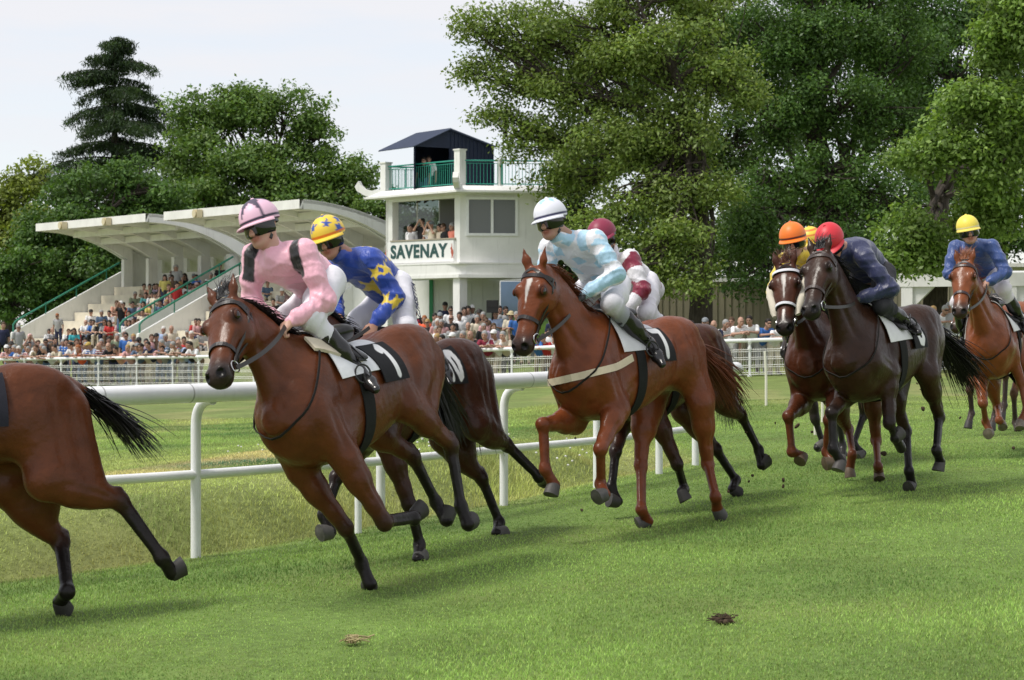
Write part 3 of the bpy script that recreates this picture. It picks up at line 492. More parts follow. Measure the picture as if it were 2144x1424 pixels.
DIG = {'1': [[(.25,.8),(.55,1),(.55,0)]], '6': [[(.85,.9),(.5,1),(.2,.75),(.1,.35),(.25,.05),(.6,.0),(.85,.2),(.8,.45),(.55,.58),(.25,.5),(.12,.35)]],
 '0': [[(.5,1),(.15,.8),(.1,.3),(.4,0),(.7,.1),(.88,.6),(.75,.95),(.5,1)]], '7': [[(.1,1),(.85,1),(.4,0)]], '2': [[(.12,.78),(.35,1),(.75,.95),(.82,.7),(.1,.0),(.9,0)]], '8': [[(.5,.55),(.15,.75),(.5,1),(.85,.75),(.5,.55),(.1,.25),(.5,0),(.9,.25),(.5,.55)]], '4': [[(.7,0),(.7,1),(.1,.3),(.95,.3)]],'9': [[(.2,.05),(.6,.1),(.85,.6),(.6,1),(.2,.9),(.15,.6),(.45,.42),(.82,.6)]], '3': [[(.1,.95),(.6,1),(.8,.75),(.5,.55),(.85,.3),(.6,0),(.1,.05)]]}
def stroke_dist(uv, txt, x0, y0, w, h, gap=1.25):
    d = np.full(len(uv), 9.0); asp = np.array([w, h])
    for i, ch in enumerate(txt):
        for pl in DIG[ch]:
            p = np.array(pl)*asp+np.array([x0+i*w*gap, y0])
            for a, b in zip(p[:-1], p[1:]):
                ab = b-a; t = np.clip((uv-a)@ab/(ab@ab+1e-9), 0, 1); d = np.minimum(d, np.linalg.norm(uv-a-t[:, None]*ab, axis=1))
    return d
def snap(prims, x, phi, off, c0=(0, 0, -.02)):
    """points on the body surface found by marching in from outside towards the trunk axis"""
    x = np.asarray(x, float); phi = np.asarray(phi, float)
    C = np.stack([x, 0*x, 0*x+c0[2]], -1); D = np.stack([0*x, np.sin(phi), np.cos(phi)], -1); r = np.full(x.shape, .72)
    for _ in range(26): r = r-(sdf_eval(prims, C+D*r[..., None])-off)*.75
    return C+D*r[..., None], D
def patch(prims, xs, ph, off, th=.006, slant=None):
    X, Pn = np.meshgrid(xs, ph, indexing='ij')
    if slant: Pn = Pn+slant(X)
    p, D = snap(prims, X.ravel(), Pn.ravel(), off); n, m = X.shape
    q = p+D*th; v = np.vstack([p, q]); k = n*m
    f = []
    for i in range(n-1):
        for j in range(m-1):
            a, b, c, d = i*m+j, i*m+j+1, (i+1)*m+j+1, (i+1)*m+j
            f += [[a, b, c, d], [k+d, k+c, k+b, k+a]]
    br = [i*m for i in range(n)]+[(n-1)*m+j for j in range(1, m)]+[i*m+m-1 for i in range(n-2, -1, -1)]+[j for j in range(m-2, 0, -1)]
    for a, b in zip(br, br[1:]+br[:1]): f.append([a, k+a, k+b, b])
    return v, f, np.stack([X.ravel(), Pn.ravel()], 1)
def make_horse(key, label, coat, low, mane_c, num='1', cloth=(.012, .012, .014), numc=(.75, .75, .75), hoofc=(.030, .027, .025), face=None, tail_d=(-1, .1, -.25), tail_l=.75, tailg=.8, nosec=None, bridle=(.014, .010, .009), nosetrim=None, breast=None, sheep=False, vox=.012, forelock=True, socks=None, muz=.8, tail_n=520, fl_tilt=.15, mane_l=.21, cx=(.04, -.25), padc=(.72, .72, .72), roll=None):
    h = FIT[key]; J = {k: np.array(v) for k, v in h['pts'].items()}; T = np.array(h['T']); A = local_axes(*[R(v) for v in h['ang']])
    g = float(zg(T[0], T[1])); base = np.array([T[0], T[1], g]); off = A.T@(T-base)
    root = link('racehorse', None, label=label, cat='horse', group='racehorses galloping in a pack')
    M4 = np.eye(4); M4[:3, :3] = A; M4[:3, 3] = base; root.matrix_world = Matrix(M4.tolist())
    P = horse_prims(J); V, Q = sdf_mesh(P, vox); V = relax(V, Q, 2, .5); Nv = vnormals(V, Q); V = V+Nv*grooves(J, V, Nv)[:, None]
    coat = np.array(coat); low = np.array(low); dark = np.array(nosec if nosec is not None else coat*.18+.004)
    pal = [coat, dark, coat*.75+low*.25, low, low if socks is None else np.array(socks), coat*.7]
    C = pcolors(P, V, pal)
    a2, ht, hu, hl, Ln = head_frame(J)
    rel = V-a2; t = rel@ht/Ln; y = rel@hl; z = rel@hu
    eyes = []
    for s in (1, -1):                                  # set each eye into the side of the head
        dr = unit(hl*s+hu*.42); c = a2+ht*.285*Ln-hu*.045; r = .35
        for _ in range(30): r -= float(sdf_eval(P, (c+dr*r)[None])[0])*.8
        eyes.append(c+dr*(r-.008))
    nostril = np.min([np.linalg.norm(V-(a2+ht*.965*Ln+hl*s*.050+hu*.006), axis=1) for s in (1, -1)], 0)
    mz = sm((t-.70)/.22)*((np.abs(y) < .12) & (z < .12) & (z > -.17) & (t < 1.15))*muz
    C = C*(1-mz[:, None])+np.array([.022, .018, .016])*mz[:, None]
    C = np.where((nostril < .028)[:, None], C*.08, C)
    ey = np.min([np.linalg.norm((V-e_)*[1, 1, 1], axis=1) for e_ in eyes], 0); C = C*(1-.75*sm((.060-ey)/.035))[:, None]
    mouth = (np.abs(z+.068) < .006) & (t > .78) & (t < 1.05) & (np.abs(y) < .09)
    C = np.where(mouth[:, None], C*.2, C)
    if face is not None:
        for (t0, t1, w0, w1, tr) in face:
            tt = np.clip((t-t0)/(t1-t0), 0, 1); ww = (w0+(w1-w0)*tt)*(1+.25*vnoise(V, 60, 3))
            m = sm((ww-np.abs(y))/.008)*((t > t0) & (t < t1) & (z > -.02))
            C = C*(1-m[:, None])+np.array([.62, .58, .54])*m[:, None]
    C = C*(1+.20*vnoise(V, 4.5, 5)+.12*vnoise(V, 13, 15)+.09*vnoise(V*np.array([.5, 1, 1]), 48, 6)+.07*vnoise(V*np.array([.4, 1, 1]), 110, 7))[:, None]
    link('body', mesh_np('horse_body', V+off, Q, COAT, cols=C), root)
    for s in (1, -1):
        ec = eyes[0 if s == 1 else 1]; e = MB().ball(ec, (.026, .018, .021), 14, 10, (.01, .008, .006), np.stack([ht, hl, hu], 1))
        e.build('eye', EYE, root, True, off)
        lid = MB(); aa = np.linspace(R(10), R(170), 9); c = ec+hl*s*.006
        lid.tube([c+ht*math.cos(x)*-.026+hu*math.sin(x)*.02 for x in aa], np.array([.002, .006, .008, .009, .009, .009, .008, .006, .002]), 6, coat*.5)
        lid.build('eyelid', COAT, root, True, off)
    lat = np.array([0, 1., 0])
    for n in ('fL', 'fR', 'hL', 'hR'):
        mb = MB(); hoof_mesh(mb, J[n+'4'], J[n+'5'], lat, hoofc); mb.build('hoof', HOOF, root, True, off)
    # mane, forelock, tail
    mb = MB(); q = np.random.default_rng(11+ord(key)); roots = []; dirs = []
    a = np.array([.42, 0, .32]); b = J['n2']-ht*.02
    nk = unit(b-np.array([.50, 0, .03])); u = unit(np.cross(lat, nk)); u = u if u@np.array([-.6, 0, 1]) > 0 else -u
    cand = np.linspace(0, 1, 230)
    for t_ in cand:
        c = np.array([.50, 0, .03])+(b-np.array([.50, 0, .03]))*t_
        r = .5
        for _ in range(14): r -= (float(sdf_eval(P, (c+u*r)[None])[0]))*.8
        roots.append(c+u*(r-.008)+lat*q.normal()*.012); dirs.append(-nk*.8+u*.55+lat*q.normal(.0, .35)+np.array([-.4, 0, 0]))
    hair(mb, roots, dirs, mane_l, .0050, mane_c, g=1.1, seed=3); hair(mb, roots, [d+lat*.5 for d in dirs], mane_l*.9, .0045, mane_c, g=1.3, seed=4); hair(mb, roots, [d-lat*.3 for d in dirs], mane_l*.8, .0045, mane_c, g=1.2, seed=14); hair(mb, roots, [d+u*.5 for d in dirs], mane_l*.9, .0045, mane_c, g=.8, seed=15)
    if forelock:
        hair(mb, [a2-ht*.03+hl*q.normal()*.022+hu*.015 for _ in range(150)], [unit(hu*.45-ht*.75+hl*q.normal(fl_tilt, .28)+np.array([-.35, 0, 0])) for _ in range(150)], .15, .0028, mane_c, g=.9, wob=.2, seed=5)
    mb.build('mane', HAIR, root, True, off)
    mb = MB(); rt = np.array([-.92, 0, .165]); td = unit(np.array(tail_d, float))
    hair(mb, [rt+q.normal(size=3)*.022+td*q.uniform(0, .20) for _ in range(tail_n)], [td+q.normal(size=3)*.10 for _ in range(tail_n)], tail_l, .0048, mane_c, g=tailg, wob=.12, seg=8, jit=.28, seed=8)
    mb.build('tail', HAIR, root, True, off)
    # bridle
    br = MB(); bc = np.array(bridle)
    def ring(t_, a0, a1, w, n=26, o=.004, col=bc, t1=None):
        an = np.linspace(a0, a1, n); pp = [head_pt(J, t_+(0 if t1 is None else (t1-t_)*abs(x)/180), x, o) for x in an]
        br.band([p[0] for p in pp], [p[1] for p in pp], w, .006, col)
    ring(.60, -180, 180, .026, t1=.66); ring(.095, -105, 105, .024); ring(-.0, -180, 180, .02, t1=.3)
    if nosetrim is not None:
        ring(.595, -100, 100, .022, o=.011, col=np.array(nosetrim), t1=.63); ring(.092, -95, 95, .022, o=.011, col=np.array(nosetrim))
    for s in (1, -1):
        for w, aa in ((.017, (98, 100, 102, 104, 106, 108)), (.012, (112, 118, 122, 122, 118, 112))):
            pp = [head_pt(J, t_, s*x, .007) for t_, x in zip(np.linspace(.09, .80, 6), aa)]
            br.band([p[0] for p in pp], [p[1] for p in pp], w, .005, bc)
    brid = br.build('bridle', CLOTHM if nosetrim is not None else mat('bridle leather', rough=.4, vcol=True), root, False, off)
    for s in (1, -1):
        p, nn = head_pt(J, .82, s*112, .012); aa = np.linspace(0, 2*np.pi, 17)
        MB().tube([p+ht*.034*math.cos(x)-hu*.034*math.sin(x) for x in aa], .0045, 6, (1, 1, 1)).build('bit_ring', METAL, brid, True, off)
    if sheep:
        for s in (1, -1):
            mb = MB(); pts = [head_pt(J, t_, s*100, .03)[0] for t_ in np.linspace(.12, .72, 9)]
            mb.tube(pts, np.array([.02, .036, .042, .044, .044, .042, .04, .034, .02]), 12, (.62, .57, .47)); v = np.vstack(mb.v); mb.v = [v+np.stack([vnoise(v, 90, i) for i in range(3)], 1)*.012]
            mb.build('sheepskin_cheekpiece', CLOTHM, root, True, off)
    # reins to the hands
    rn = MB()
    for s, k in ((1, 'jwL'), (-1, 'jwR')):
        p, nn = head_pt(J, .84, s*112, .015); hnd = J[k]+np.array([.06, 0, -.02]); m = (p+hnd)/2+np.array([0, .07*s, -.05])
        pts = [(1-t_)**2*p+2*t_*(1-t_)*m+t_**2*hnd for t_ in np.linspace(0, 1, 12)]
        rn.band(pts, np.tile(lat*s, (12, 1)), .024, .009, (.03, .025, .022))
    rn.build('reins', mat('bridle leather', vcol=True), root, False, off)
    # saddle pad, number cloth, girth, saddle
    v, f, uv = patch(P, np.linspace(.38, -.20, 28), np.linspace(R(-80), R(80), 40), .010); mb = MB(); mb.add(v, f, padc); mb.build('saddle_pad', CLOTHM, root, True, off)
    for s in (1, -1):
        xs = np.linspace(cx[0], cx[1], 44); ph = np.linspace(R(36), R(97), 60)*s
        v, f, uv = patch(P, xs, ph, .019); v = v+np.stack([0*v[:, 0], s*.004*vnoise(v, 26, 3), 0*v[:, 0]], 1)
        X = (cx[0]-.05-uv[:, 0]) if s > 0 else (uv[:, 0]-cx[1]-.05); Y = .375-np.abs(uv[:, 1])*.215; wd = len(num)   # digits stand upright on each flank
        d = stroke_dist(np.stack([X, Y], 1), num, .05 if wd == 1 else .03, .045, .15 if wd == 1 else .10, .165)
        m = sm((.027-d)/.006); cc = np.array(cloth)*(1-m[:, None])+np.array(numc)*m[:, None]
        mb = MB(); mb.add(v, f if s > 0 else [q_[::-1] for q_ in f], np.vstack([cc, cc])); mb.build('number_cloth', CLOTHM, root, True, off)
    if roll is not None:    # folded cloth showing in front of the rider's leg
        v, f, uv = patch(P, np.linspace(.47, .15, 22), np.linspace(R(-7), R(7), 8), .014, .018, slant=lambda x: R(26)+(.50-x)*R(92)); mb = MB(); mb.add(v, f, np.array(roll)*(1+.1*vnoise(v, 40, 2))[:, None]); mb.build('folded_sheet', CLOTHM, root, True, off)
    v, f, uv = patch(P, np.linspace(.26, .17, 4), np.linspace(R(60), R(300), 60), .006); mb = MB(); mb.add(v, f, (.012, .012, .012)); mb.build('girth', CLOTHM, root, True, off)
    if breast is not None:
        an = np.linspace(R(-100), R(100), 40); pts = []; nr = []
        for x in an:
            dr = np.array([math.cos(x), math.sin(x), 0]); c = np.array([.35, 0, -.12+.10*(abs(x)/1.75)**1.5]); r = .8
            for _ in range(22): r -= (float(sdf_eval(P, (c+dr*r)[None])[0])-.006)*.75
            pts.append(c+dr*r); nr.append(dr)
        mb = MB(); mb.band(pts, np.array(nr), .05, .006, breast); mb.build('breast_girth', CLOTHM, root, False, off)
    # neck strap of the martingale
    core = P[:2]+[p_ for p_ in P if p_.k == .06][:2]; an = np.linspace(0, 2*np.pi, 40); pts = []; nr = []
    for x in an:
        c = np.array([.58, 0, .07]); ax = unit(np.array([1, 0, .95])); e1 = lat; e2 = unit(np.cross(ax, e1)); dr = e1*math.sin(x)+e2*math.cos(x); r = .7
        for _ in range(20): r -= (float(sdf_eval(core, (c+dr*r)[None])[0])-.016)*.75
        pts.append(c+dr*r); nr.append(dr)
    mb = MB(); mb.band(pts, np.array(nr), .014, .006, (.015, .012, .011)); mb.build('neck_strap', CLOTHM, root, False, off)
    p, D = snap(P, np.array([.30, .12, -.08]), np.zeros(3), 0.0)
    mb = MB(); st = [(0, 0, .03, .02, .06), (.1, .0, .06, .03, .11), (.45, -.005, .045, .05, .13), (.85, .01, .06, .04, .15), (1.0, .0, .03, .02, .10)]
    V2, Q2 = sdf_mesh([sweep(p[0]+np.array([0, 0, .035]), p[2]+np.array([0, 0, .045]), (0, 0, 1), st, .02), cone(p[1]+np.array([.03, .13, .0]), p[1]+np.array([.03, .25, -.12]), .05, .05, .03, 0, flat=(0, .6, .8), ff=.4), cone(p[1]+np.array([.03, -.13, 0]), p[1]+np.array([.03, -.25, -.12]), .05, .05, .03, 0, flat=(0, -.6, .8), ff=.4)], .012)
    sad = link('saddle', mesh_np('saddle', V2+off, Q2, LEATHER), root)
    for s, n in ((1, 'L'), (-1, 'R')):
        an_, to = J['ja'+n], J['jt'+n]; fc = an_+(to-an_)*.62+np.array([0, 0, -.035]); mb = MB(); top = np.array([.14, .20*s, .22])
        mb.band([top, top+(fc-top)*.5+lat*s*.06, fc+np.array([0, 0, .14])], np.tile(lat*s, (3, 1)), .018, .004, (.012, .012, .012)); x = np.linspace(0, 2*np.pi, 15)
        fd = unit(to-an_); sd = unit(np.cross(fd, (0, 0, 1)))
        mb.tube([fc+sd*.046*math.sin(q_)+np.array([0, 0, .055-.055*math.cos(q_)]) for q_ in x], .006, 6, (.5, .5, .5)); mb.build('stirrup', LEATHER, sad, False, off)
    return dict(root=root, J=J, A=A, T=T, base=base, off=off, P=P)
SKIN = mat('skin', rough=.5, spec=.4, vcol=True, var=.05, vscale=30)
SILK = mat('racing silk', rough=.38, spec=.45, vcol=True, sheen=.2, bump=.30, bscale=45, stretch=(1, 1.6, .6))
BREECH = mat('white breeches', rough=.7, spec=.3, vcol=True, bump=.35, bscale=16, stretch=(1, 1.5, .7))
BOOT = mat('polished boot', (.010, .009, .009), .22, .6, bump=.10, bscale=22)
HELM = mat('cap silk', rough=.45, spec=.4, vcol=True)
GOG = mat('tinted goggles', (.006, .007, .006), .08, .7)
def star_mask(V, c, n, r, rot=0.0):
    n = unit(n); a = unit(np.cross(n, (0.1, .2, 1.))); b = np.cross(n, a); d = V-c; x = d@a; y = d@b; h = np.abs(d@n)
    th = (np.arctan2(y, x)+rot) % (2*np.pi/5); th = np.abs(th-np.pi/5); rad = np.hypot(x, y)
    rin = .42*r; A_ = np.pi/5               # edge from outer tip (th = pi/5) to inner corner (th = 0)
    p1 = np.array([rin, 0]); p2 = np.array([r*math.cos(A_), r*math.sin(A_)]); X = rad*np.cos(th); Y = rad*np.sin(th)
    s = (p2[0]-p1[0])*(Y-p1[1])-(p2[1]-p1[1])*(X-p1[0])
    return ((s > 0) & (h < .075)).astype(float)
def face_prims(hd, f, u, l, sc=1.0):
    A = np.stack([f, l, u], 1); g = lambda x, y, z: hd+(f*x+l*y+u*z)*sc
    P = [ell(g(-.012, 0, .02), np.array([.098, .078, .098])*sc, .02, 0, A), cone(g(.03, 0, -.045), g(.062, 0, -.092), .062*sc, .036*sc, .03, 0), ell(g(.078, 0, -.100), np.array([.022, .026, .02])*sc, .02, 0, A),
         cone(g(.088, 0, .005), g(.116, 0, -.034), .011*sc, .015*sc, .012, 0), ell(g(.105, 0, -.036), np.array([.016, .02, .011])*sc, .01, 0, A), ell(g(.068, 0, .022), np.array([.03, .062, .018])*sc, .02, 0, A)]
    for s in (1, -1):
        P += [ell(g(.058, .042*s, -.030), np.array([.03, .026, .028])*sc, .02, 0, A), ell(g(-.008, .080*s, -.008), np.array([.022, .010, .032])*sc, .008, 0, A), cone(g(.01, .055*s, -.05), g(.055, .03*s, -.088), .026*sc, .022*sc, .03, 0)]
    P += [ell(g(.096, 0, -.062), np.array([.013, .028, .008])*sc, .006, 1, A), ell(g(.093, 0, -.075), np.array([.013, .024, .009])*sc, .006, 1, A)]
    return P
def hand_prims(w, d, n, sc=1.0):
    """fist closed round the reins: palm, four bent fingers of unequal length, thumb from the side"""
    d = unit(d); n = unit(np.asarray(n)-(np.asarray(n)@d)*d); s = np.cross(d, n); P = []
    A = np.stack([d, s, n], 1)
    P.append(ell(w+d*.045, (.050, .042, .020), .015, 0, A)); P.append(cone(w-d*.03, w+d*.02, .027, .027, .02, 0, flat=n, ff=.75))
    for i, (ln, o) in enumerate(((.80, .002), (.90, .008), (.86, .005), (.70, -.004))):
        k = w+d*(.083+o)+s*(i-1.5)*.0215; a = k+(d*.45+n*.9)*.038*ln; b = a+(-d*.75+n*.60)*.026*ln; c = b+(-d*.85-n*.35)*.020*ln
        P += [cone(k, a, .0105, .0098, .005, 0), cone(a, b, .0098, .009, .004, 0), cone(b, c, .009, .0075, .004, 0)]
    k = w+d*.025-s*.038; a = k+(d*.75-s*.45+n*.45)*.042; b = a+(d*.55+s*.35+n*.75)*.032
    P += [cone(k, a, .0145, .012, .01, 0), cone(a, b, .0115, .009, .005, 0)]
    return P
def make_jockey(hs, label, shirt, cap, gaze=(1, 0, -.25), tilt=(0, 0, 1), shirtfn=None, capfn=None, glove=None, skin=(.42, .22, .15), breech=(.74, .73, .78), gog=(.006, .007, .006), vox=.0095, band=(.02, .02, .03), peak=None, sock=None, waist=None, hidden=False):
    J = hs['J']; off = hs['off']; A = hs['A']
    root = link('person', None, label=label, cat='jockey', group='jockeys riding in the race')
    sb = np.array([.05, 0, .30]); wl = hs['T']+A@sb; M4 = np.eye(4); M4[:3, :3] = A; M4[:3, 3] = wl; root.matrix_world = Matrix(M4.tolist()); off = -sb
    j = {k[1:]: v for k, v in J.items() if k[0] == 'j'}
    hd = j['head']; f = unit(gaze); u = unit(np.array(tilt)-(np.array(tilt)@f)*f); l = np.cross(u, f); g = lambda x, y, z: hd+f*x+l*y+u*z
    lat = np.array([0, 1., 0]); tax = unit(j['nb']-j['pel']); back = unit(np.array([-.5, 0, 1])-(np.array([-.5, 0, 1])@tax)*tax)
    # skin body, continuous under the clothes
    B = face_prims(hd, f, u, l)+[cone(g(-.03, 0, -.05), j['nb']-tax*.03, .052, .062, .03, 0)]
    B.append(sweep(j['pel'], j['nb'], back, [(-.1, 0, .05, .05, .08), (.1, .01, .06, .055, .10), (.5, .015, .065, .05, .10), (.85, .01, .055, .05, .11), (1., 0, .045, .045, .06)], .03, 0))
    for n, s in (('L', 1), ('R', -1)):
        B += [cone(j['s'+n], j['e'+n], .036, .034, .03, 0), cone(j['e'+n], j['w'+n], .034, .027, .02, 0), cone(j['h'+n], j['k'+n], .07, .045, .04, 0), cone(j['k'+n], j['a'+n], .045, .028, .02, 0), cone(j['a'+n]+unit(j['a'+n]-j['k'+n])*.03, j['a'+n]*.4+j['t'+n]*.6+unit(j['a'+n]-j['k'+n])*.05, .022, .018, .02, 0)]
        if glove is None: B += hand_prims(j['w'+n], j['w'+n]-j['e'+n]*.75-j['s'+n]*.25, (.25, -s*.45, -1))
    V, Q = sdf_mesh(B, .0075); skin = np.array(skin); C = pcolors(B, V, [skin, skin*np.array([.72, .42, .38])], .006)
    rel = V-hd
    C = np.where((np.min([np.linalg.norm(V-g(.083, s*.032, -.002), axis=1) for s in (1, -1)], 0) < .012)[:, None], C*.1, C)
    C *= (1+.10*vnoise(V, 40, 2))[:, None]
    link('body', mesh_np('jockey_body', V+off, Q, SKIN, cols=C), root)
    if glove is not None:
        for n, s in (('L', 1), ('R', -1)):
            V, Q = sdf_mesh(hand_prims(j['w'+n], j['w'+n]-j['e'+n]*.75-j['s'+n]*.25, (.25, -s*.45, -1), 1.0), .006); V = V+(V-V.mean(0))*.06
            link('glove', mesh_np('glove', V+off, Q, SILK, cols=np.tile(np.array(glove), (len(V), 1))), root)
    # silks
    S = [sweep(j['pel']-tax*.02, j['nb'], back, [(-.04, 0, .09, .09, .14), (.1, .0, .115, .105, .150), (.4, .02, .135, .115, .155), (.7, .02, .135, .12, .165), (.92, .0, .105, .10, .145), (1.03, -.01, .06, .065, .08)], .05, 0)]
    for n, s in (('L', 1), ('R', -1)):
        m = (j['s'+n]+j['e'+n])/2
        S += [ell(j['s'+n]*.93+j['nb']*.07-tax*.03, (.074, .062, .070), .08, 0), cone(j['s'+n]*.95+j['nb']*.05-tax*.02, m, .060, .061, .06, 1), cone(m, j['e'+n], .061, .060, .04, 1), cone(j['e'+n], j['w'+n]*.75+j['e'+n]*.25, .060, .052, .04, 1), cone(j['w'+n]*.75+j['e'+n]*.25, j['w'+n]*.97+j['e'+n]*.03, .052, .036, .02, 2)]
    S.append(cone(j['nb']-tax*.02, g(-.03, 0, -.115), .068, .060, .02, 3))
    V, Q = sdf_mesh(S, vox); V = relax(V, Q, 1, .4)
    e1 = V[Q[:, 1]]-V[Q[:, 0]]; e2 = V[Q[:, 3]]-V[Q[:, 0]]; fn = np.cross(e1, e2); Nv = np.zeros_like(V)
    for i in range(4): np.add.at(Nv, Q[:, i], fn)
    Nv /= np.linalg.norm(Nv, axis=1, keepdims=True)+1e-12
    sd_ = int(abs(hd[0])*1000) % 97
    wr = np.zeros(len(V))
    for n in ('L', 'R'):                               # creases across the sleeves, stronger near the elbow
        for a, b in (('s', 'e'), ('e', 'w')):
            p, q = j[a+n], j[b+n]; ax = unit(q-p); t = (V-p)@ax/np.linalg.norm(q-p); rd = np.linalg.norm(V-p-np.outer((V-p)@ax, ax), axis=1)
            e1_ = unit(np.cross(ax, lat)); an = np.arctan2((V-p)@np.cross(ax, e1_), (V-p)@e1_); ph = t*3.4+an*.45+1.1*vnoise(V, 11, sd_); rg = 1-np.abs(np.sin(np.pi*ph))
            wr += np.where((rd < .12) & (t > -.05) & (t < 1.05), (rg**2-.3)*1.5*(.45+.55*np.exp(-((t-(.95 if a == 's' else .1))/.3)**2)), 0)
    tt_ = (V-j['pel'])@tax; rg = 1-np.abs(np.sin(np.pi*(tt_*9+np.abs(V[:, 1])*7+1.0*vnoise(V, 8, sd_+5)))); core = np.abs(V[:, 1]) < .17
    wr += np.where(core, (rg**2-.3)*.9, 0)+.35*vnoise(V, 60, sd_+3)+.3*vnoise(V, 120, sd_+4)
    V = relax(V+Nv*(wr*.0085)[:, None], Q, 1, .6)
    d = np.stack([p.f(V) for p in S], 1); reg = np.array([p.c for p in S])[d.argmin(1)]
    C = np.tile(np.array(shirt), (len(V), 1)) if shirtfn is None else shirtfn(V, j, reg, tax, back)
    link('silks', mesh_np('silks', V+off, Q, SILK, cols=C), root)
    # breeches and boots
    D = [ell(j['pel']-tax*.01, (.115, .148, .105), .05, 0)]; O = {}
    for n, s in (('L', 1), ('R', -1)):
        k, a, t = j['k'+n], j['a'+n], j['t'+n]; mm = (j['h'+n]+k)/2; sh = unit(a-k); ft = unit(t-a)
        D += [cone(j['h'+n], mm, .102, .094, .05, 0), cone(mm, k, .092, .070, .04, 0), ell(k, (.074, .070, .072), .03, 0), cone(k, k+(a-k)*.42, .070, .060, .03, 0 if sock is None else 1)]
        O[n] = [cone(k+(a-k)*.36, k+(a-k)*.62, .064, .060, .02, 0), cone(k+(a-k)*.62, a, .059, .043, .03, 0), ell(a+sh*.02-ft*.025, (.045, .040, .05), .03, 0), cone(a+sh*.035, a+ft*.10+sh*.05, .043, .042, .03, 0, flat=sh, ff=.85), cone(a+ft*.10+sh*.05, a+ft*.19+sh*.055, .042, .030, .03, 0, flat=sh, ff=.8), cone(a+sh*.075-ft*.04, a+sh*.085+ft*.0, .028, .03, .01, 0)]
    V, Q = sdf_mesh(D, vox); V = relax(V, Q, 1, .4); bn = vnormals(V, Q); rg = np.zeros(len(V))
    for n in ('L', 'R'):
        for a, b, fq in (('h', 'k', 4.2), ('k', 'a', 5.0)):
            p, q = j[a+n], j[b+n]; ax = unit(q-p); t = (V-p)@ax/np.linalg.norm(q-p); rd = np.linalg.norm(V-p-np.outer((V-p)@ax, ax), axis=1); rg += np.where((rd < .15) & (t > 0) & (t < 1), (1-np.abs(np.sin(np.pi*(t*fq+V[:, 2]*3+1.2*vnoise(V, 10, 3)))))**2-.3, 0)*(np.exp(-((t-(1.0 if a == 'h' else 0))/.4)**2)+.35)
    V = V+bn*(.008*rg+.002*vnoise(V, 60, 2))[:, None]
    bc = np.array(breech); C = pcolors(D, V, [bc, np.array(sock if sock is not None else breech)])
    link('breeches', mesh_np('breeches', V+off, Q, BREECH, cols=C), root)
    for n in ('L', 'R'):
        V, Q = sdf_mesh(O[n], vox); V = relax(V, Q, 1, .4); V = V+.003*np.stack([vnoise(V, 45, i+4) for i in range(3)], 1)
        link('boot', mesh_np('boot', V+off, Q, BOOT), root)
    # cap over a skull helmet, with peak and band
    rx, ry, rz = .134, .113, .123; c0 = g(-.014, 0, .046); nr, ns = 26, 48; v = []; 
    for i in range(nr):
        t = R(103)*i/(nr-1)
        for q in range(ns):
            p = 2*np.pi*q/ns; v.append(c0+f*rx*math.sin(t)*math.cos(p)+l*ry*math.sin(t)*math.sin(p)+u*rz*math.cos(t)*(1 if t < R(90) else .85))
    v = np.array(v); fs = [[i*ns+q, (i+1)*ns+q, (i+1)*ns+(q+1) % ns, i*ns+(q+1) % ns] for i in range(nr-1) for q in range(ns)]
    relv = v-c0; ang = np.arctan2(relv@l, relv@f); el = (relv@u)/rz
    cc = np.tile(np.array(cap), (len(v), 1)).astype(float)
    if capfn is not None: cc = capfn(relv@f, relv@l, relv@u, ang, el, cc)
    if band is not None: cc = np.where(((el > -.10) & (el < .02))[:, None], np.array(band), cc)
    mb = MB(); mb.add(v, fs, cc); mb.ball(c0+u*rz, (.012, .012, .008), 10, 6, cap)
    pk = np.array(peak if peak is not None else cap); rows = []
    for i, (e, dz) in enumerate(((0, -.010), (.5, -.016), (1, -.026), (1, -.032), (.5, -.023), (0, -.018))):
        for q in range(25):
            p = R(-82+164*q/24); ext = .062*e*max(math.cos(p), 0)**.6; rows.append(c0+f*(rx+ext)*math.cos(p)+l*(ry+ext*.35)*math.sin(p)+u*(dz-.006))
    fs = [[i*25+q, i*25+q+1, ((i+1) % 6)*25+q+1, ((i+1) % 6)*25+q] for i in range(6) for q in range(24)]
    mb.add(np.array(rows), fs, pk)
    mb.build('cap', HELM, root, True, off)
    gb = MB(); rows = []
    for i, (z, ex) in enumerate(((.036, .002), (.028, .014), (-.030, .014), (-.046, .0))):
        for q in range(21):
            p = R(-84+168*q/20); nose = .014*math.exp(-(p/.22)**2) if i == 3 else 0
            rows.append(g(-.012, 0, 0)+f*(.108+ex)*math.cos(p)+l*(.088+ex)*math.sin(p)+u*((z-.004)*1.12+nose))
    fs = [[i*21+q, i*21+q+1, (i+1)*21+q+1, (i+1)*21+q] for i in range(3) for q in range(20)]
    gb.add(np.array(rows), fs, gog); gb.build('goggles', GOG, root, True, off)
    sb_ = MB(); pts = [g(-.012, 0, 0)+f*.112*math.cos(x)+l*.094*math.sin(x)+u*.012 for x in np.linspace(R(80), R(280), 24)]
    sb_.band(pts, [unit(p-g(-.012, 0, .012)) for p in pts], .024, .004, (.015, .015, .015))
    for s in (1, -1): 
        pts = [g(-.005, .086*s, .01), g(.01, .080*s, -.04), g(.035, .064*s, -.085), g(.055, .0, -.128)]; sb_.band(pts, [l*s, l*s, l*s, -u], .022, .004, (.015, .015, .015))
    sb_.build('chin_strap', LEATHER, root, False, off)
    return root, dict(j=j, off=off, A=A, wl=wl, g=g, f=f, l=l, u=u, back=back, tax=tax)
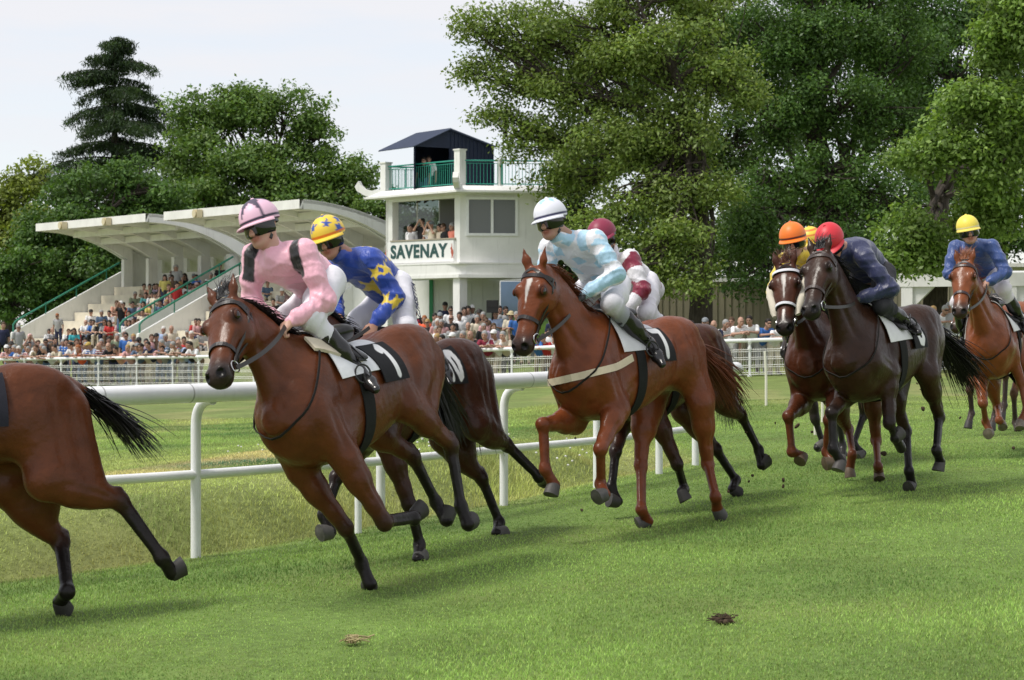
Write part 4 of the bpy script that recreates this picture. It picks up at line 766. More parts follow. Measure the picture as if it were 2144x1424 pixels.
# ------------------------------------------------------------------ ground
def grass_mat():
    m = bpy.data.materials.new('turf'); m.use_nodes = True; t = m.node_tree; b = t.nodes['Principled BSDF']; l = t.links.new
    b.inputs['Roughness'].default_value = .85; b.inputs['Specular IOR Level'].default_value = .2
    at_ = N(t, 'ShaderNodeVertexColor', layer_name='Col'); geo = N(t, 'ShaderNodeNewGeometry')
    n1 = N(t, 'ShaderNodeTexNoise'); n1.inputs['Scale'].default_value = .9; n1.inputs['Detail'].default_value = 6; n1.inputs['Roughness'].default_value = .7
    n2 = N(t, 'ShaderNodeTexNoise'); n2.inputs['Scale'].default_value = 14; n2.inputs['Detail'].default_value = 5; n2.inputs['Roughness'].default_value = .75
    l(geo.outputs['Position'], n1.inputs['Vector']); l(geo.outputs['Position'], n2.inputs['Vector'])
    ad = N(t, 'ShaderNodeMath', operation='ADD'); l(n1.outputs['Fac'], ad.inputs[0]); l(n2.outputs['Fac'], ad.inputs[1])
    mr = N(t, 'ShaderNodeMapRange'); mr.inputs['From Min'].default_value = .75; mr.inputs['From Max'].default_value = 1.25; mr.inputs['To Min'].default_value = .55; mr.inputs['To Max'].default_value = 1.25
    l(ad.outputs[0], mr.inputs['Value']); vm = N(t, 'ShaderNodeVectorMath', operation='SCALE'); l(at_.outputs['Color'], vm.inputs[0]); l(mr.outputs[0], vm.inputs['Scale'])
    n3 = N(t, 'ShaderNodeTexNoise'); n3.inputs['Scale'].default_value = .55; n3.inputs['Detail'].default_value = 7; l(geo.outputs['Position'], n3.inputs['Vector'])
    r3 = N(t, 'ShaderNodeMapRange'); r3.inputs['From Min'].default_value = .52; r3.inputs['From Max'].default_value = .72; r3.inputs['To Max'].default_value = .45; l(n3.outputs['Fac'], r3.inputs['Value'])
    mx = N(t, 'ShaderNodeMix', data_type='RGBA'); l(r3.outputs[0], mx.inputs[0]); l(vm.outputs[0], mx.inputs[6]); mx.inputs[7].default_value = (.21, .225, .075, 1)
    l(mx.outputs[2], b.inputs['Base Color'])
    bp = N(t, 'ShaderNodeBump'); bp.inputs['Strength'].default_value = .6; bp.inputs['Distance'].default_value = .04; l(n2.outputs['Fac'], bp.inputs['Height']); l(bp.outputs[0], b.inputs['Normal'])
    return m
TURF = grass_mat()
G1 = np.array([.143, .222, .052]); G2 = np.array([.23, .26, .085]); DRY = np.array([.38, .31, .15])
def ground_col(x, y):
    xr = np.interp(y, RAILP[:, 1], RAILP[:, 0]); s = (xr-x)*.72
    P = np.stack([x, y, 0*x], 1)
    inf = sm((s-.2)/.5)*sm((30-y)/6); far = sm((y-24)/14)
    pt = inf*np.clip(vnoise(P, 1.8, 71)+.5*vnoise(P, 5.5, 72), -1, 1)
    c = G1+(G2*.92-G1)*np.maximum(far*.45, inf*.75)[:, None]
    stripe = .5+.5*np.sin((s+.6*vnoise(P, .5, 3))*2.3)              # mown and unmown strips of the infield
    dry = np.clip(np.maximum(np.exp(-((s-.55)/.28)**2)*.75*sm((25-y)/4), inf*.75*sm((stripe-.55)/.3)*sm((s-1.5)/1.)+.30*far*sm((stripe-.75)/.2))*(.75+.6*vnoise(P, 2.5, 4)), 0, .9)
    c = c*(1+.30*np.minimum(pt, .4))[:, None]; dry = np.clip(dry+.30*np.clip(pt-.15, 0, 1), 0, .9)
    return c+(DRY-c)*dry[:, None]
def build_ground():
    ys = np.concatenate([np.linspace(3, 8, 8), np.linspace(8.15, 30, 190), np.geomspace(30.4, 130, 110), np.geomspace(140, 900, 20)])
    us = np.concatenate([-np.geomspace(.42, 6, 26)[::-1], np.linspace(-.41, .41, 210), np.geomspace(.42, 6, 26)])
    Y, U = np.meshgrid(ys, us, indexing='ij'); X = U*np.maximum(Y, 9)
    x, y = X.ravel(), Y.ravel(); z = zg(x, y)+.012*vnoise(np.stack([x, y, 0*x], 1), 3.2, 9)*sm((60-y)/20)
    n, m = Y.shape; I = np.arange(n*m).reshape(n, m)
    f = np.stack([I[:-1, :-1], I[:-1, 1:], I[1:, 1:], I[1:, :-1]], -1).reshape(-1, 4)
    link('ground', mesh_np('ground', np.stack([x, y, z], 1), f, TURF, cols=ground_col(x, y)), kind='structure', label='mown turf racecourse with drier grass on the infield', cat='ground')
BLADE = None
def build_grass():
    """short turf blades: one countless mass"""
    m = bpy.data.materials.new('grass blades'); m.use_nodes = True; t = m.node_tree; b = t.nodes['Principled BSDF']; b.inputs['Roughness'].default_value = .6; b.inputs['Specular IOR Level'].default_value = .25
    vc = N(t, 'ShaderNodeVertexColor', layer_name='Col'); tr = N(t, 'ShaderNodeBsdfTranslucent'); mx = N(t, 'ShaderNodeMixShader'); mx.inputs[0].default_value = .35
    t.links.new(vc.outputs[0], b.inputs['Base Color']); t.links.new(vc.outputs[0], tr.inputs['Color']); t.links.new(b.outputs[0], mx.inputs[1]); t.links.new(tr.outputs[0], mx.inputs[2]); t.links.new(mx.outputs[0], t.nodes['Material Output'].inputs['Surface'])
    q = np.random.default_rng(5); n = 620000
    y = 7.7+(q.random(n)**1.25)*30; u = q.uniform(-.30, .30, n); x = u*y
    xr = np.interp(y, RAILP[:, 1], RAILP[:, 0]); s = (xr-x)*.72; P = np.stack([x, y, 0*x], 1)
    z = zg(x, y)+.012*vnoise(P, 3.2, 9)*sm((60-y)/20); tall = np.where(s > .25, .022+.060*np.exp(-((s-1.0)/.45)**2)*np.clip(.45+1.6*vnoise(P, 2.6, 8), 0, 2)+.012*np.clip(vnoise(P, 5, 18), 0, 1), .018+.010*vnoise(P, 2.1, 2))
    tuft = np.clip(.8*vnoise(P, 1.3, 31)+.9*vnoise(P, 3.4, 33), -1, 1); n_ = len(x)
    h = tall*q.uniform(.5, 1.25, n); w = .0031*q.uniform(.7, 1.3, n)*np.sqrt(y/12)
    a = q.uniform(0, 2*np.pi, n); le = q.uniform(.15, .95, n)*h; a2 = q.uniform(0, 2*np.pi, n)
    p = np.stack([x, y, z-.004], 1); d = np.stack([np.cos(a), np.sin(a), 0*a], 1)*w[:, None]; l1 = np.stack([np.cos(a2), np.sin(a2), 0*a], 1)*le[:, None]
    up = np.array([0, 0, 1.])
    v = np.stack([p-d, p+d, p+d*.7+l1*.35+up*(h*.6)[:, None], p-d*.7+l1*.35+up*(h*.6)[:, None], p+l1+up*h[:, None]], 1).reshape(-1, 3)
    b0 = np.arange(n)*5
    f4 = np.stack([b0, b0+1, b0+2, b0+3], 1); f3 = np.stack([b0+3, b0+2, b0+4, b0+4], 1)
    tri = np.vstack([f4[:, [0, 1, 2]], f4[:, [0, 2, 3]], f3[:, :3]])
    c = ground_col(x, y); k = (2.0+.25*sm((s-.2)/.4))*q.uniform(.55, 1.5, n)*(1+.34*tuft+.22*vnoise(P, 7, 41)); yel = np.clip(q.random(n)**3*.5+.12*np.clip(vnoise(P, .8, 51), 0, 1)+.25*np.clip(vnoise(P, 4.5, 52)-.25, 0, 1), 0, .8)
    bank = np.exp(-((s-1.0)/.5)**2)*(s > .25); yel = np.clip(yel+bank*(.35+.6*vnoise(P, 4, 61)), 0, .95); c = c*(1-np.where(s > .25, .62, .35)[:, None]*np.clip(-tuft, 0, 1)[:, None]*np.array([1.3, .8, .6])); c = c*k[:, None]*(1-yel[:, None])+np.array([.44, .43, .15])*yel[:, None]
    cols = np.repeat(c, 5, 0)
    link('turf_grass', mesh_np('turf_grass', v, tri, m, cols=cols, smooth=False), kind='stuff', label='short green blades of turf grass over the track', cat='grass')
    # small white clover flowers on the infield
    n = 420; y = q.uniform(16, 27, n); x = np.interp(y, RAILP[:, 1], RAILP[:, 0])-q.uniform(1.5, 7, n); keep = vnoise(np.stack([x, y, 0*x], 1), .9, 12) > .12; x, y = x[keep], y[keep]; mb = MB()
    for a_, b_ in zip(x, y): mb.ball((a_, b_, float(zg(a_, b_))+.05), (.014, .014, .011), 5, 4, (.7, .7, .66))
    mb.build('clover_flowers', mat('white petals', (.7, .7, .66)), None, label='tiny white clover flowers scattered over the infield grass', cat='flowers', kind='stuff')

# ------------------------------------------------------------------ running rail
def cat_pts(P, n):
    P = np.asarray(P, float); t = np.arange(len(P)); tt = np.linspace(0, len(P)-1, n)
    return np.stack([cr(t, P[:, i], tt) for i in range(P.shape[1])], 1)
def build_rail():
    r = link('running_rail', None, label='white plastic running rail with thick top tube along the track', cat='rail'); r.location = (-2.2, 13.9, -.1); o = -np.array(r.location)
    top = cat_pts(np.column_stack([RAILP, np.full(len(RAILP), 1.05)]), 80)
    mb = MB().tube(top, .066, 20); mb.build('top_rail', WHITEP, r, True, o)
    e = top[-1]; d = unit(top[-1]-top[-3]); mb = MB().tube([e-d*.02, e+d*.035, e+d*.05, e+d*.058], [.070, .070, .062, .02], 20); mb.build('end_cap', WHITEP, r, True, o)
    for p in top[2::9]:                                   # pipe couplings
        i = np.argmin(np.linalg.norm(top-p, axis=1)); d = unit(top[min(i+1, 79)]-top[i-1]); MB().tube([p-d*.006, p+d*.006], .0672, 20).build('coupling', mat('rail joint', (.45, .45, .45), .5), r, True, o)
    nrm = []
    low = []
    for px, d in ((-250, 12.6), (100, 13.25), (410, 14.05), (600, 14.7), (750, 15.2), (1055, 16.85), (1250, 18.1), (1380, 19.3), (1462, 20.3)):
        low.append(at(px, 674, d)); low[-1][2] = .47
    lp = cat_pts(low, 70); MB().tube(lp, .034, 14).build('lower_rail', WHITEP, r, True, o)
    for px, d in ((-120, 12.9), (410, 14.05), (750, 15.2), (797, 15.6), (1055, 16.85), (1250, 18.1), (1380, 19.3), (1456, 20.25)):
        b = at(px, 674, d); b[2] = float(zg(b[0], b[1]))-.05; i = np.argmin(np.linalg.norm(top[:, :2]-(b[:2]+np.array([.16, -.10])), axis=1)); tp = top[i]-np.array([0, 0, .05])
        h = tp-b; pts = [b, b*[1, 1, 0]+[0, 0, .40], b*[1, 1, 0]+[0, 0, .80]]
        p0 = np.array(pts[-1]); p1 = p0+[0, 0, .20]; 
        pts += [(1-t)**2*p0+2*t*(1-t)*p1+t*t*tp for t in np.linspace(.15, 1, 8)]
        pr = .036 if px not in (750,) else .027
        post = MB().tube(pts, pr, 14); post.build('post', WHITEP, r, True, o)
    for i, (px, py, d, h) in enumerate(((1604, 862, 34, .92), (948, 792, 45, .7), (398+0, 0, 0, 0), (1722, 0, 0, 0))):
        if d == 0: continue
        b = at(px, 674, d); z = float(zg(b[0], b[1])); mb = MB().tube([(0, 0, -.1), (.0, 0, h*.5), (-.02, 0, h)], .022, 8)
        s = mb.build('marker_stake', mat('cream stake', (.72, .70, .60), .6), None, True, label=('thin cream stake standing in the infield grass right of the rail end', 'thin cream stake in the grass before the crowd fence')[i], cat='stake'); s.location = (b[0], b[1], z)
    for i, (px, d, h) in enumerate(((1722, 27.5, .8), (1707, 24.5, .55))):
        b = at(px, 674, d); s = MB().tube([(0, 0, -.1), (0, 0, h)], .020, 8).build('marker_stake', mat('cream stake'), None, True, label=('white stake between the legs of the orange capped rider\'s horse', 'shorter white stake low among the horse legs')[i], cat='stake'); s.location = (b[0], b[1], float(zg(b[0], b[1])))

# ------------------------------------------------------------------ crowd fence
def fence_pt(t):   # t along polyline in metres from the left
    return np.array([np.interp(t, FT, FENCE[:, 0]), np.interp(t, FT, FENCE[:, 1])])
FT = np.concatenate([[0], np.cumsum(np.linalg.norm(np.diff(FENCE, axis=0), axis=1))])
def build_fence():
    r = link('crowd_fence', None, label='long white crowd fence with wire mesh panels facing the track', cat='fence'); r.location = (-1, 63.4, -.46); o = -np.array(r.location)
    n = int(FT[-1]/1.95); ts = np.linspace(2, FT[-1]-2, n)
    pts = [np.append(fence_pt(t), 0) for t in ts]
    for p in pts: p[2] = float(zg(p[0], p[1]-.05))
    rail = [p+[0, 0, 1.10] for p in pts]
    MB().tube(rail, .062, 12, flat=(0, 0, 1)).build('top_rail', WHITEP, r, True, o)
    for p in pts:
        mb = MB().tube([p+[0, 0, -.1], p+[0, 0, 1.05]], .038, 10); mb.tube([p+[0, 0, .82], p+[0, 0, .90]], .062, 10); mb.tube([p+[0, 0, .98], p+[0, 0, 1.07]], [.045, .075], 10); mb.tube([p+[0, 0, 0], p+[0, 0, .06]], .07, 10); mb.build('post', WHITEP, r, True, o)
    wire = mat('galvanised white wire', (.68, .68, .66), .5)
    for a, b in zip(pts[:-1], pts[1:]):
        mb = MB(); dv = np.array([.0, -.03, 0])
        for z in (.06, .12, .28, .34, .52, .58, .76, .82): mb.tube([a+dv+[0, 0, z], b+dv+[0, 0, z]], .011, 4, caps=False)
        for t in np.linspace(.02, .98, 26): c = a+(b-a)*t+dv; mb.tube([c+[0, 0, .03], c+[0, 0, .86]], .0055, 3, caps=False)
        mb.build('mesh_panel', wire, r, False, o)

# ------------------------------------------------------------------ grandstands
AX = np.array([-.602, .798, 0]); FR = np.array([-.798, -.602, 0]); UP = np.array([0, 0, 1.])
CONC = mat('warm white concrete', (.79, .785, .765), .85, .2, var=.07, vscale=1.5, streak=.32); STEP = mat('cream concrete steps', (.66, .61, .50), .85, .2, var=.10, vscale=2.5)
def stand_frame(nr): return nr        # near corner of the back column line
def build_stand(nc, ln, name, label, z0=.05):
    """nc: foot of the nearest back column; ln: length along AX"""
    nc = np.array([nc[0], nc[1], 0.0]); r = link('grandstand', None, label=label, cat='grandstand', group='covered concrete grandstands'); r.location = nc*[1, 1, 0]+[0, 0, z0]; o = -np.array(r.location)
    g = lambda a, f, z: nc*[1, 1, 0]+AX*a+FR*f+UP*z            # along, towards the track, height
    D, D2, zb, zc, zt = 4.55, 5.6, 3.25, 4.45, 6.25
    # ribs: arch from the column head out to the fascia
    prof_lo = []; prof_hi = []
    for t in np.linspace(0, 1, 15):
        f = -.15+t*(D+.1); zlo = zc+(zt-.36-zc)*(1-(1-t)**2.1); zhi = zt-.95*((D-f)/D)**1.75; prof_lo.append((f, zlo)); prof_hi.append((f, max(zhi, zlo+.06)))
    back_hi = [(f, zt-.95*((D-f)/D)**1.75) for f in np.linspace(-3.2, -.15, 9)]
    nb = 5
    for i in range(nb):
        a = ln*i/(nb-1); w = .22; mb = MB()
        P = [g(a-w/2 if i else a-w/2, f, z) for f, z in prof_lo]+[g(a-w/2, f, z) for f, z in prof_hi[::-1]]
        n = len(prof_lo)
        v = np.array([g(a-w/2, f, z) for f, z in prof_lo]+[g(a-w/2, f, z) for f, z in prof_hi]); v = np.vstack([v, v+AX*w]); m = 2*n
        fs = []
        for k in range(n-1):
            fs += [[k, k+1, n+k+1, n+k], [m+k, m+n+k, m+n+k+1, m+k+1], [k, m+k, m+k+1, k+1]]
        fs += [[0, n, m+n, m], [n-1, m+n-1, m+2*n-1, 2*n-1]]
        mb.add(v, fs); mb.build('rib', CONC, r, False, o)
        mb = MB(); mb.prism([g(a-.15, -.15, zb-.1), g(a+.15, -.15, zb-.1), g(a+.15, .33, zb-.1), g(a-.15, .33, zb-.1)], UP*(zc+.25-zb)); mb.build('column', CONC, r, False, o)
    # roof shell with fascia
    mb = MB(); top = [(f, z+.02) for f, z in prof_hi]+[(D+.12, zt+.02), (D+.12, zt-.34)]; bot = [(D-.0, zt-.34)]+[(D-.05, zt-.13)]+[(f, z-.12) for f, z in prof_hi[::-1][1:]]
    poly = [g(-.5, f, z) for f, z in top+bot]; P0 = np.array(poly); P1 = P0+AX*(ln+1.0); k = len(poly); nt_ = len(top)
    fs = [[i, (i+1) % k, k+(i+1) % k, k+i] for i in range(k)]
    hi = list(range(len(prof_hi))); lo_ = [k-1-i for i in range(len(prof_hi)-1)]
    for i in range(len(prof_hi)-2): fs += [[i, k-1-i, k-2-i, i+1], [k+i, k+i+1, 2*k-2-i, 2*k-1-i]]
    e = len(prof_hi)-2; fs += [[e, k-1-e, nt_+1, e+1], [e+1, nt_+1, nt_, nt_-1][:4], [k+e, k+e+1, k+nt_+1, 2*k-1-e], [k+e+1, k+nt_-1, k+nt_, k+nt_+1]]
    mb.add(np.vstack([P0, P1]), fs); roof = mb.build('roof', CONC, r, False, o)
    # the big curved end walls of the near and far frame
    for a in (-.5, ln+.3):
        mb = MB(); n = len(prof_lo); v = np.array([g(a, f, z) for f, z in prof_lo]+[g(a, f, z-.0) for f, z in prof_hi]); v = np.vstack([v, v+AX*.2]); m = 2*n; fs = []
        for q in range(n-1): fs += [[q, q+1, n+q+1, n+q], [m+q, m+n+q, m+n+q+1, m+q+1], [q, m+q, m+q+1, q+1]]
        mb.add(v, fs); mb.build('curved_end_wall', WHITE, r, False, o)
    for a in (-.5, ln+.3): MB().prism([g(a, -.16, z0-.5), g(a, -3.2, z0-.5)]+[g(a, f, z) for f, z in back_hi], AX*.2).build('end_wall', WHITE, r, False, o)
    mb = MB(); pl = back_hi+[(f, z-.13) for f, z in back_hi[::-1]]; k = len(pl); P0 = np.array([g(-.5, f, z+.02) for f, z in pl]); P1 = P0+AX*(ln+1.0); nn = len(back_hi)
    mb.add(np.vstack([P0, P1]), [[i, (i+1) % k, k+(i+1) % k, k+i] for i in range(k)]+[[i, k-1-i, k-2-i, i+1] for i in range(nn-1)]+[[k+i, k+i+1, 2*k-2-i, 2*k-1-i] for i in range(nn-1)]); mb.build('rear_roof', CONC, r, False, o)
    # purlins between the ribs
    for f, z in ((1.5, 5.62), (2.9, 5.92)): MB().box(g(ln/2, f, z-.15), (ln, .12, .30), np.stack([AX, FR, UP], 1)).build('purlin', CONC, r, False, o)
    # back wall with arched openings
    for i in range(nb-1):
        a0, a1 = ln*i/(nb-1)+.15, ln*(i+1)/(nb-1)-.15; c = (a0+a1)/2; hw = .52; mb = MB(); zz = zb-.05
        arch = [(c-hw, 3.95)]+[(c-hw*math.cos(x), 4.75+.35*math.sin(x)) for x in np.linspace(0, math.pi, 9)]+[(c+hw, 3.95)]
        for pa in ([(a0, zz), (a1, zz), (a1, 3.95), (a0, 3.95)], [(a0, 3.95), (c-hw, 3.95)]+[p for p in arch[1:6]]+[(c, 5.15), (a0, 5.15)], [(c+hw, 3.95), (a1, 3.95), (a1, 5.15), (c, 5.15)]+[p for p in arch[5:10]]):
            mb.prism([g(a, -1.55, z) for a, z in pa], FR*.16)
        mb.build('back_wall_panel', WHITE, r, False, o)
    # seating steps
    ns = 8; mb = MB()
    for i in range(ns):
        f0 = -1.5 if i == ns-1 else D2-(i+1)*.70; f1 = D2-i*.70; z = z0+.28+i*(zb-z0-.28)/(ns-1)
        mb.prism([g(-.2, f0, z0-.8), g(ln+.2, f0, z0-.8), g(ln+.2, f1, z0-.8), g(-.2, f1, z0-.8)], UP*(z-z0+.8))
    mb.build('seating_steps', STEP, r, False, o)
    for k, a in enumerate((-.55, ln+.3)):
        mb = MB(); poly = [g(a, D2+.35, z0-.8), g(a, D2+.35, 1.02), g(a, .2, zb+.78), g(a, -.15, zb+.78), g(a, -.15, z0-.8)]; mb.prism(poly, AX*.22); mb.build('parapet', WHITE, r, False, o)
        mb = MB(); e = a+.11; pts = [g(e, D2+.25, 1.05), g(e, D2+.25, 1.42), g(e, D2+.12, 1.58), g(e, D2-.1, 1.72), g(e, .3, zb+1.22)]; mb.tube(pts, .045, 8)
        for f in (4.2, 2.6, 1.0): zz = 1.02+(D2+.35-f)/(D2+.15)*(zb-.24); mb.tube([g(e, f, zz-.02), g(e, f, zz+.55)], .03, 6)
        mb.build('handrail', GREENP, r, True, o)
    for t in (.28, .72) if ln < 11 else (.2, .5, .8):
        mb = MB(); c = g(ln*t, D+.28, zt-.2); mb.box(c, (.34, .26, .34), np.stack([AX, FR, UP], 1)); mb.tube([c-FR*.16, c-FR*.3], .03, 6); mb.tube([c+FR*.13, c+FR*.19], [.12, .17], 10); mb.build('floodlight', mat('yellowed plastic', (.62, .54, .36), .5), r, False, o)
    return g
# ------------------------------------------------------------------ judges' tower
def text_mesh(txt, size, depth, bold=0.0, sx=1.0):
    cu = bpy.data.curves.new('lettering', 'FONT'); cu.body = txt; cu.size = size; cu.extrude = depth; cu.offset = bold; cu.space_character = 1.12; cu.align_x = 'CENTER'; cu.align_y = 'CENTER'
    ob = bpy.data.objects.new('lettering', cu); COL.objects.link(ob); dg = bpy.context.evaluated_depsgraph_get(); me = bpy.data.meshes.new_from_object(ob.evaluated_get(dg)); bpy.data.objects.remove(ob)
    for v in me.vertices: v.co.x *= sx
    return me
def build_tower():
    C = np.array([-1.87, 72.0]); A = np.array([-4.72, 75.1]); B = np.array([1.35, 72.4]); BK = np.array([-1.5, 75.6]); r = link('judges_tower', None, label='white two storey judges tower lettered SAVENAY with a blue hut on its roof', cat='tower'); r.location = (C[0], C[1], .1); o = -np.array(r.location)
    P3 = lambda p, z: np.array([p[0], p[1], z]); Z0, Z1, ZS, ZW, Z2, Z3 = 3.12, 3.62, 4.52, 6.02, 6.12, 6.30
    eL = unit(np.append(A-C, 0)); nL = np.array([eL[1], -eL[0], 0]); nL = nL if nL[1] < 0 else -nL; eR = unit(np.append(B-C, 0)); nR = np.array([eR[1], -eR[0], 0]); nR = nR if nR[1] < 0 else -nR; lenL = np.linalg.norm(A-C)
    quad = [A, C, B, BK]; ctr = np.mean(quad, 0)
    grow = lambda k: [q+(q-ctr)/np.linalg.norm(q-ctr)*k for q in quad]
    MB().prism([P3(p, Z0+.0) for p in grow(.35)], UP*.12).build('floor_slab', WHITE, r, False, o)
    # rounded band under the cabin
    ring = []; gq = grow(.30)
    for i in range(4):
        a, b, c = gq[i-1], gq[i], gq[(i+1) % 4]
        for t in np.linspace(0, 1, 7): p0 = b+(a-b)/np.linalg.norm(a-b)*.7; p1 = b+(c-b)/np.linalg.norm(c-b)*.7; ring.append((1-t)**2*p0+2*t*(1-t)*b+t*t*p1)
    MB().prism([P3(p, Z0+.12) for p in ring], UP*.38).build('floor_band', WHITE, r, False, o)
    MB().prism([P3(p, Z1+.0) for p in grow(.33)], UP*.05).build('drip_ledge', WHITE, r, False, o)
    def wall(p, q, z0, z1, th=.16, nm='wall', m=WHITE):
        d = unit(np.append(q-p, 0)); n = np.array([d[1], -d[0], 0]); inn = np.append(ctr-(p+q)/2, 0); n = n if n@inn > 0 else -n
        return MB().prism([P3(p, z0), P3(q, z0), P3(q, z0)+n*th, P3(p, z0)+n*th], UP*(z1-z0)).build(nm, m, r, False, o)
    Lm = lambda t: C+(A-C)*t; Rm = lambda t: C+(B-C)*t
    wall(Lm(.04), Lm(1), Z1+.05, ZS, nm='sign_wall'); wall(Lm(0), Lm(.07), Z1+.05, Z2, .3, 'corner_pier'); wall(Lm(.91), Lm(1.0), ZS, Z2, .3, 'corner_pier'); wall(Lm(.07), Lm(.91), ZW-.02, Z2, .2, 'lintel')
    MB().prism([P3(Lm(.05), ZS)-nL*-.05, P3(Lm(.93), ZS)+nL*.05, P3(Lm(.93), ZS)-nL*.2, P3(Lm(.05), ZS)-nL*.2], UP*.05).build('window_sill', mat('worn timber sill', (.35, .31, .24), .7), r, False, o)
    # right wall round a two-light window
    wr0, wr1, wz0, wz1 = .045/1, .0, 4.33, 5.98
    xa, xb = C[0]+.27, C[0]+2.03; ta, tb = (xa-C[0])/(B[0]-C[0]), (xb-C[0])/(B[0]-C[0])
    wall(Rm(.0), Rm(ta), Z1+.05, Z2, .16); wall(Rm(tb), Rm(1), Z1+.05, Z2, .16); wall(Rm(ta), Rm(tb), Z1+.05, wz0+.35); wall(Rm(ta), Rm(tb), wz1, Z2)
    wz0 += .35
    w = MB(); a, b = Rm(ta), Rm(tb)
    for t in (0, .5, 1): c = P3(a+(b-a)*t, (wz0+wz1)/2)+nR*.02; w.box(c, (.09, .10, wz1-wz0+.1), np.stack([eR, nR, UP], 1))
    for z in (wz0, wz1): w.box(P3((a+b)/2, z)+nR*.025, (np.linalg.norm(b-a)+.1, .11, .09), np.stack([eR, nR, UP], 1))
    win = w.build('window', WHITEP, r, False, o)
    MB().prism([P3(a, wz0)-nR*.03, P3(b, wz0)-nR*.03, P3(b, wz0)-nR*.05, P3(a, wz0)-nR*.05], UP*(wz1-wz0)).build('pane', mat('dusty window glass', (.13, .14, .14), .22, .6), win, False, o)
    # far side of the room: glazed back wall
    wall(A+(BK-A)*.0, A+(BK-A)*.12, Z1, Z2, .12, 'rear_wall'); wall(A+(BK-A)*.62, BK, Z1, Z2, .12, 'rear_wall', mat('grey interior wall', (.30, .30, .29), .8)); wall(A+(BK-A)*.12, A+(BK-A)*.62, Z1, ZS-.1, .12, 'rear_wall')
    for t in (.12, .36, .62): wall(A+(BK-A)*(t-.008), A+(BK-A)*(t+.008), ZS-.1, Z2, .08, 'glazing_bar')
    gm = bpy.data.materials.new('tinted glass'); gm.use_nodes = True; t_ = gm.node_tree; tb = N(t_, 'ShaderNodeBsdfTransparent'); tb.inputs[0].default_value = (.42, .47, .45, 1); gb_ = N(t_, 'ShaderNodeBsdfGlossy'); gb_.inputs['Roughness'].default_value = .1; mx_ = N(t_, 'ShaderNodeMixShader'); mx_.inputs[0].default_value = .10; t_.links.new(tb.outputs[0], mx_.inputs[1]); t_.links.new(gb_.outputs[0], mx_.inputs[2]); t_.links.new(mx_.outputs[0], t_.nodes['Material Output'].inputs['Surface'])
    wall(A+(BK-A)*.13, A+(BK-A)*.35, ZS-.1, Z2, .01, 'pane', gm); wall(A+(BK-A)*.37, A+(BK-A)*.61, ZS-.1, Z2, .01, 'pane', gm)
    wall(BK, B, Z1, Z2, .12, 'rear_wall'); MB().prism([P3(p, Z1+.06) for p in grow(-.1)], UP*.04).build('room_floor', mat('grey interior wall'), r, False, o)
    # name sign
    me = text_mesh('SAVENAY', .66, .006, .026, .78); s = MB().prism([P3(Lm(.075), Z1+.10)+nL*.012, P3(Lm(.985), Z1+.10)+nL*.012, P3(Lm(.985), ZS-.02)+nL*.012, P3(Lm(.075), ZS-.02)+nL*.012], nL*.012).build('name_sign', mat('white sign board', (.80, .80, .80), .5, var=.03), r, False, o)
    me.materials.clear(); me.materials.append(mat('dark green lettering', (.022, .075, .075), .6)); xs = np.array([v.co.x for v in me.vertices]); wd = xs.max()-xs.min(); tl = lenL*.77
    for v in me.vertices: v.co.x *= tl/wd
    lo = link('lettering', me, s); M4 = np.eye(4); M4[:3, 0] = -eL; M4[:3, 1] = UP; M4[:3, 2] = nL; M4[:3, 3] = P3(Lm(.545), (Z1+.1+ZS)/2-.01)+nL*.032+o; lo.matrix_local = Matrix(M4.tolist())
    red = mat('rust red paint', (.42, .09, .05), .7)
    for t, fl in ((.10, 1), (.985, -1)):     # painted horse and rider marks
        pl = [(-.02, .0), (.0, .12), (-.04, .2), (-.03, .3), (-.07, .34), (-.06, .38), (-.01, .40), (.0, .52), (.02, .52), (.03, .36), (.08, .28), (.10, .18), (.07, .10), (.09, .0), (.06, .0), (.04, .09), (.01, .08), (.0, .0)]
        mb = MB(); mb.prism([P3(Lm(t), Z1+.22)-eL*x*fl*1.0+UP*y+nL*.026 for x, y in pl], nL*.006); mb.build('horse_emblem', red, s, False, o)
    # roof slab with wide eaves and upturned horns
    gr = grow(.95); gi = grow(.35); mb = MB(); v = np.array([P3(p, Z2+.03) for p in gr]+[P3(p, Z2+.10) for p in gr]+[P3(p, Z3+.12) for p in gi]+[P3(p, Z2) for p in gi])
    fs = []
    for i in range(4):
        k = (i+1) % 4; fs += [[i, k, 4+k, 4+i], [4+i, 4+k, 8+k, 8+i], [12+i, 12+k, k, i]]
    fs += [[8, 9, 10, 11], [15, 14, 13, 12]]; mb.add(v, fs); mb.build('roof_slab', WHITE, r, False, o)
    for p, ext in ((C, .95), (A, .95), (B, .9)):
        d = unit(np.append(p-ctr, 0)); sd = np.cross(d, UP); b0 = P3(p, Z3+.02)-d*.15; mb = MB(); prof = [(0, .14), (.35, .10), (.75, .06), (1.0, .12), (1.20, .28), (1.28, .44)]
        v = []; 
        for x, z in prof: 
            th = .16 if x < 1.1 else .13
            for yy in (-.10, .10): v += [b0+d*(x-.02 if x > 1.1 else x)+sd*yy+UP*(z+.08), b0+d*(x+.14 if x > 1.1 else x)+sd*yy+UP*(z-th)]
        v = np.array(v); fs = []
        for i in range(len(prof)-1): a_, b_ = 4*i, 4*i+4; fs += [[a_, b_, b_+2, a_+2], [a_+1, a_+3, b_+3, b_+1], [a_, a_+1, b_+1, b_], [a_+2, b_+2, b_+3, a_+3]]
        fs += [[0, 2, 3, 1], [4*len(prof)-4, 4*len(prof)-3, 4*len(prof)-1, 4*len(prof)-2]]; mb.add(v, fs); mb.build('roof_horn', WHITE, r, False, o)
    ZR = Z3+.12; mid = Rm(.44)
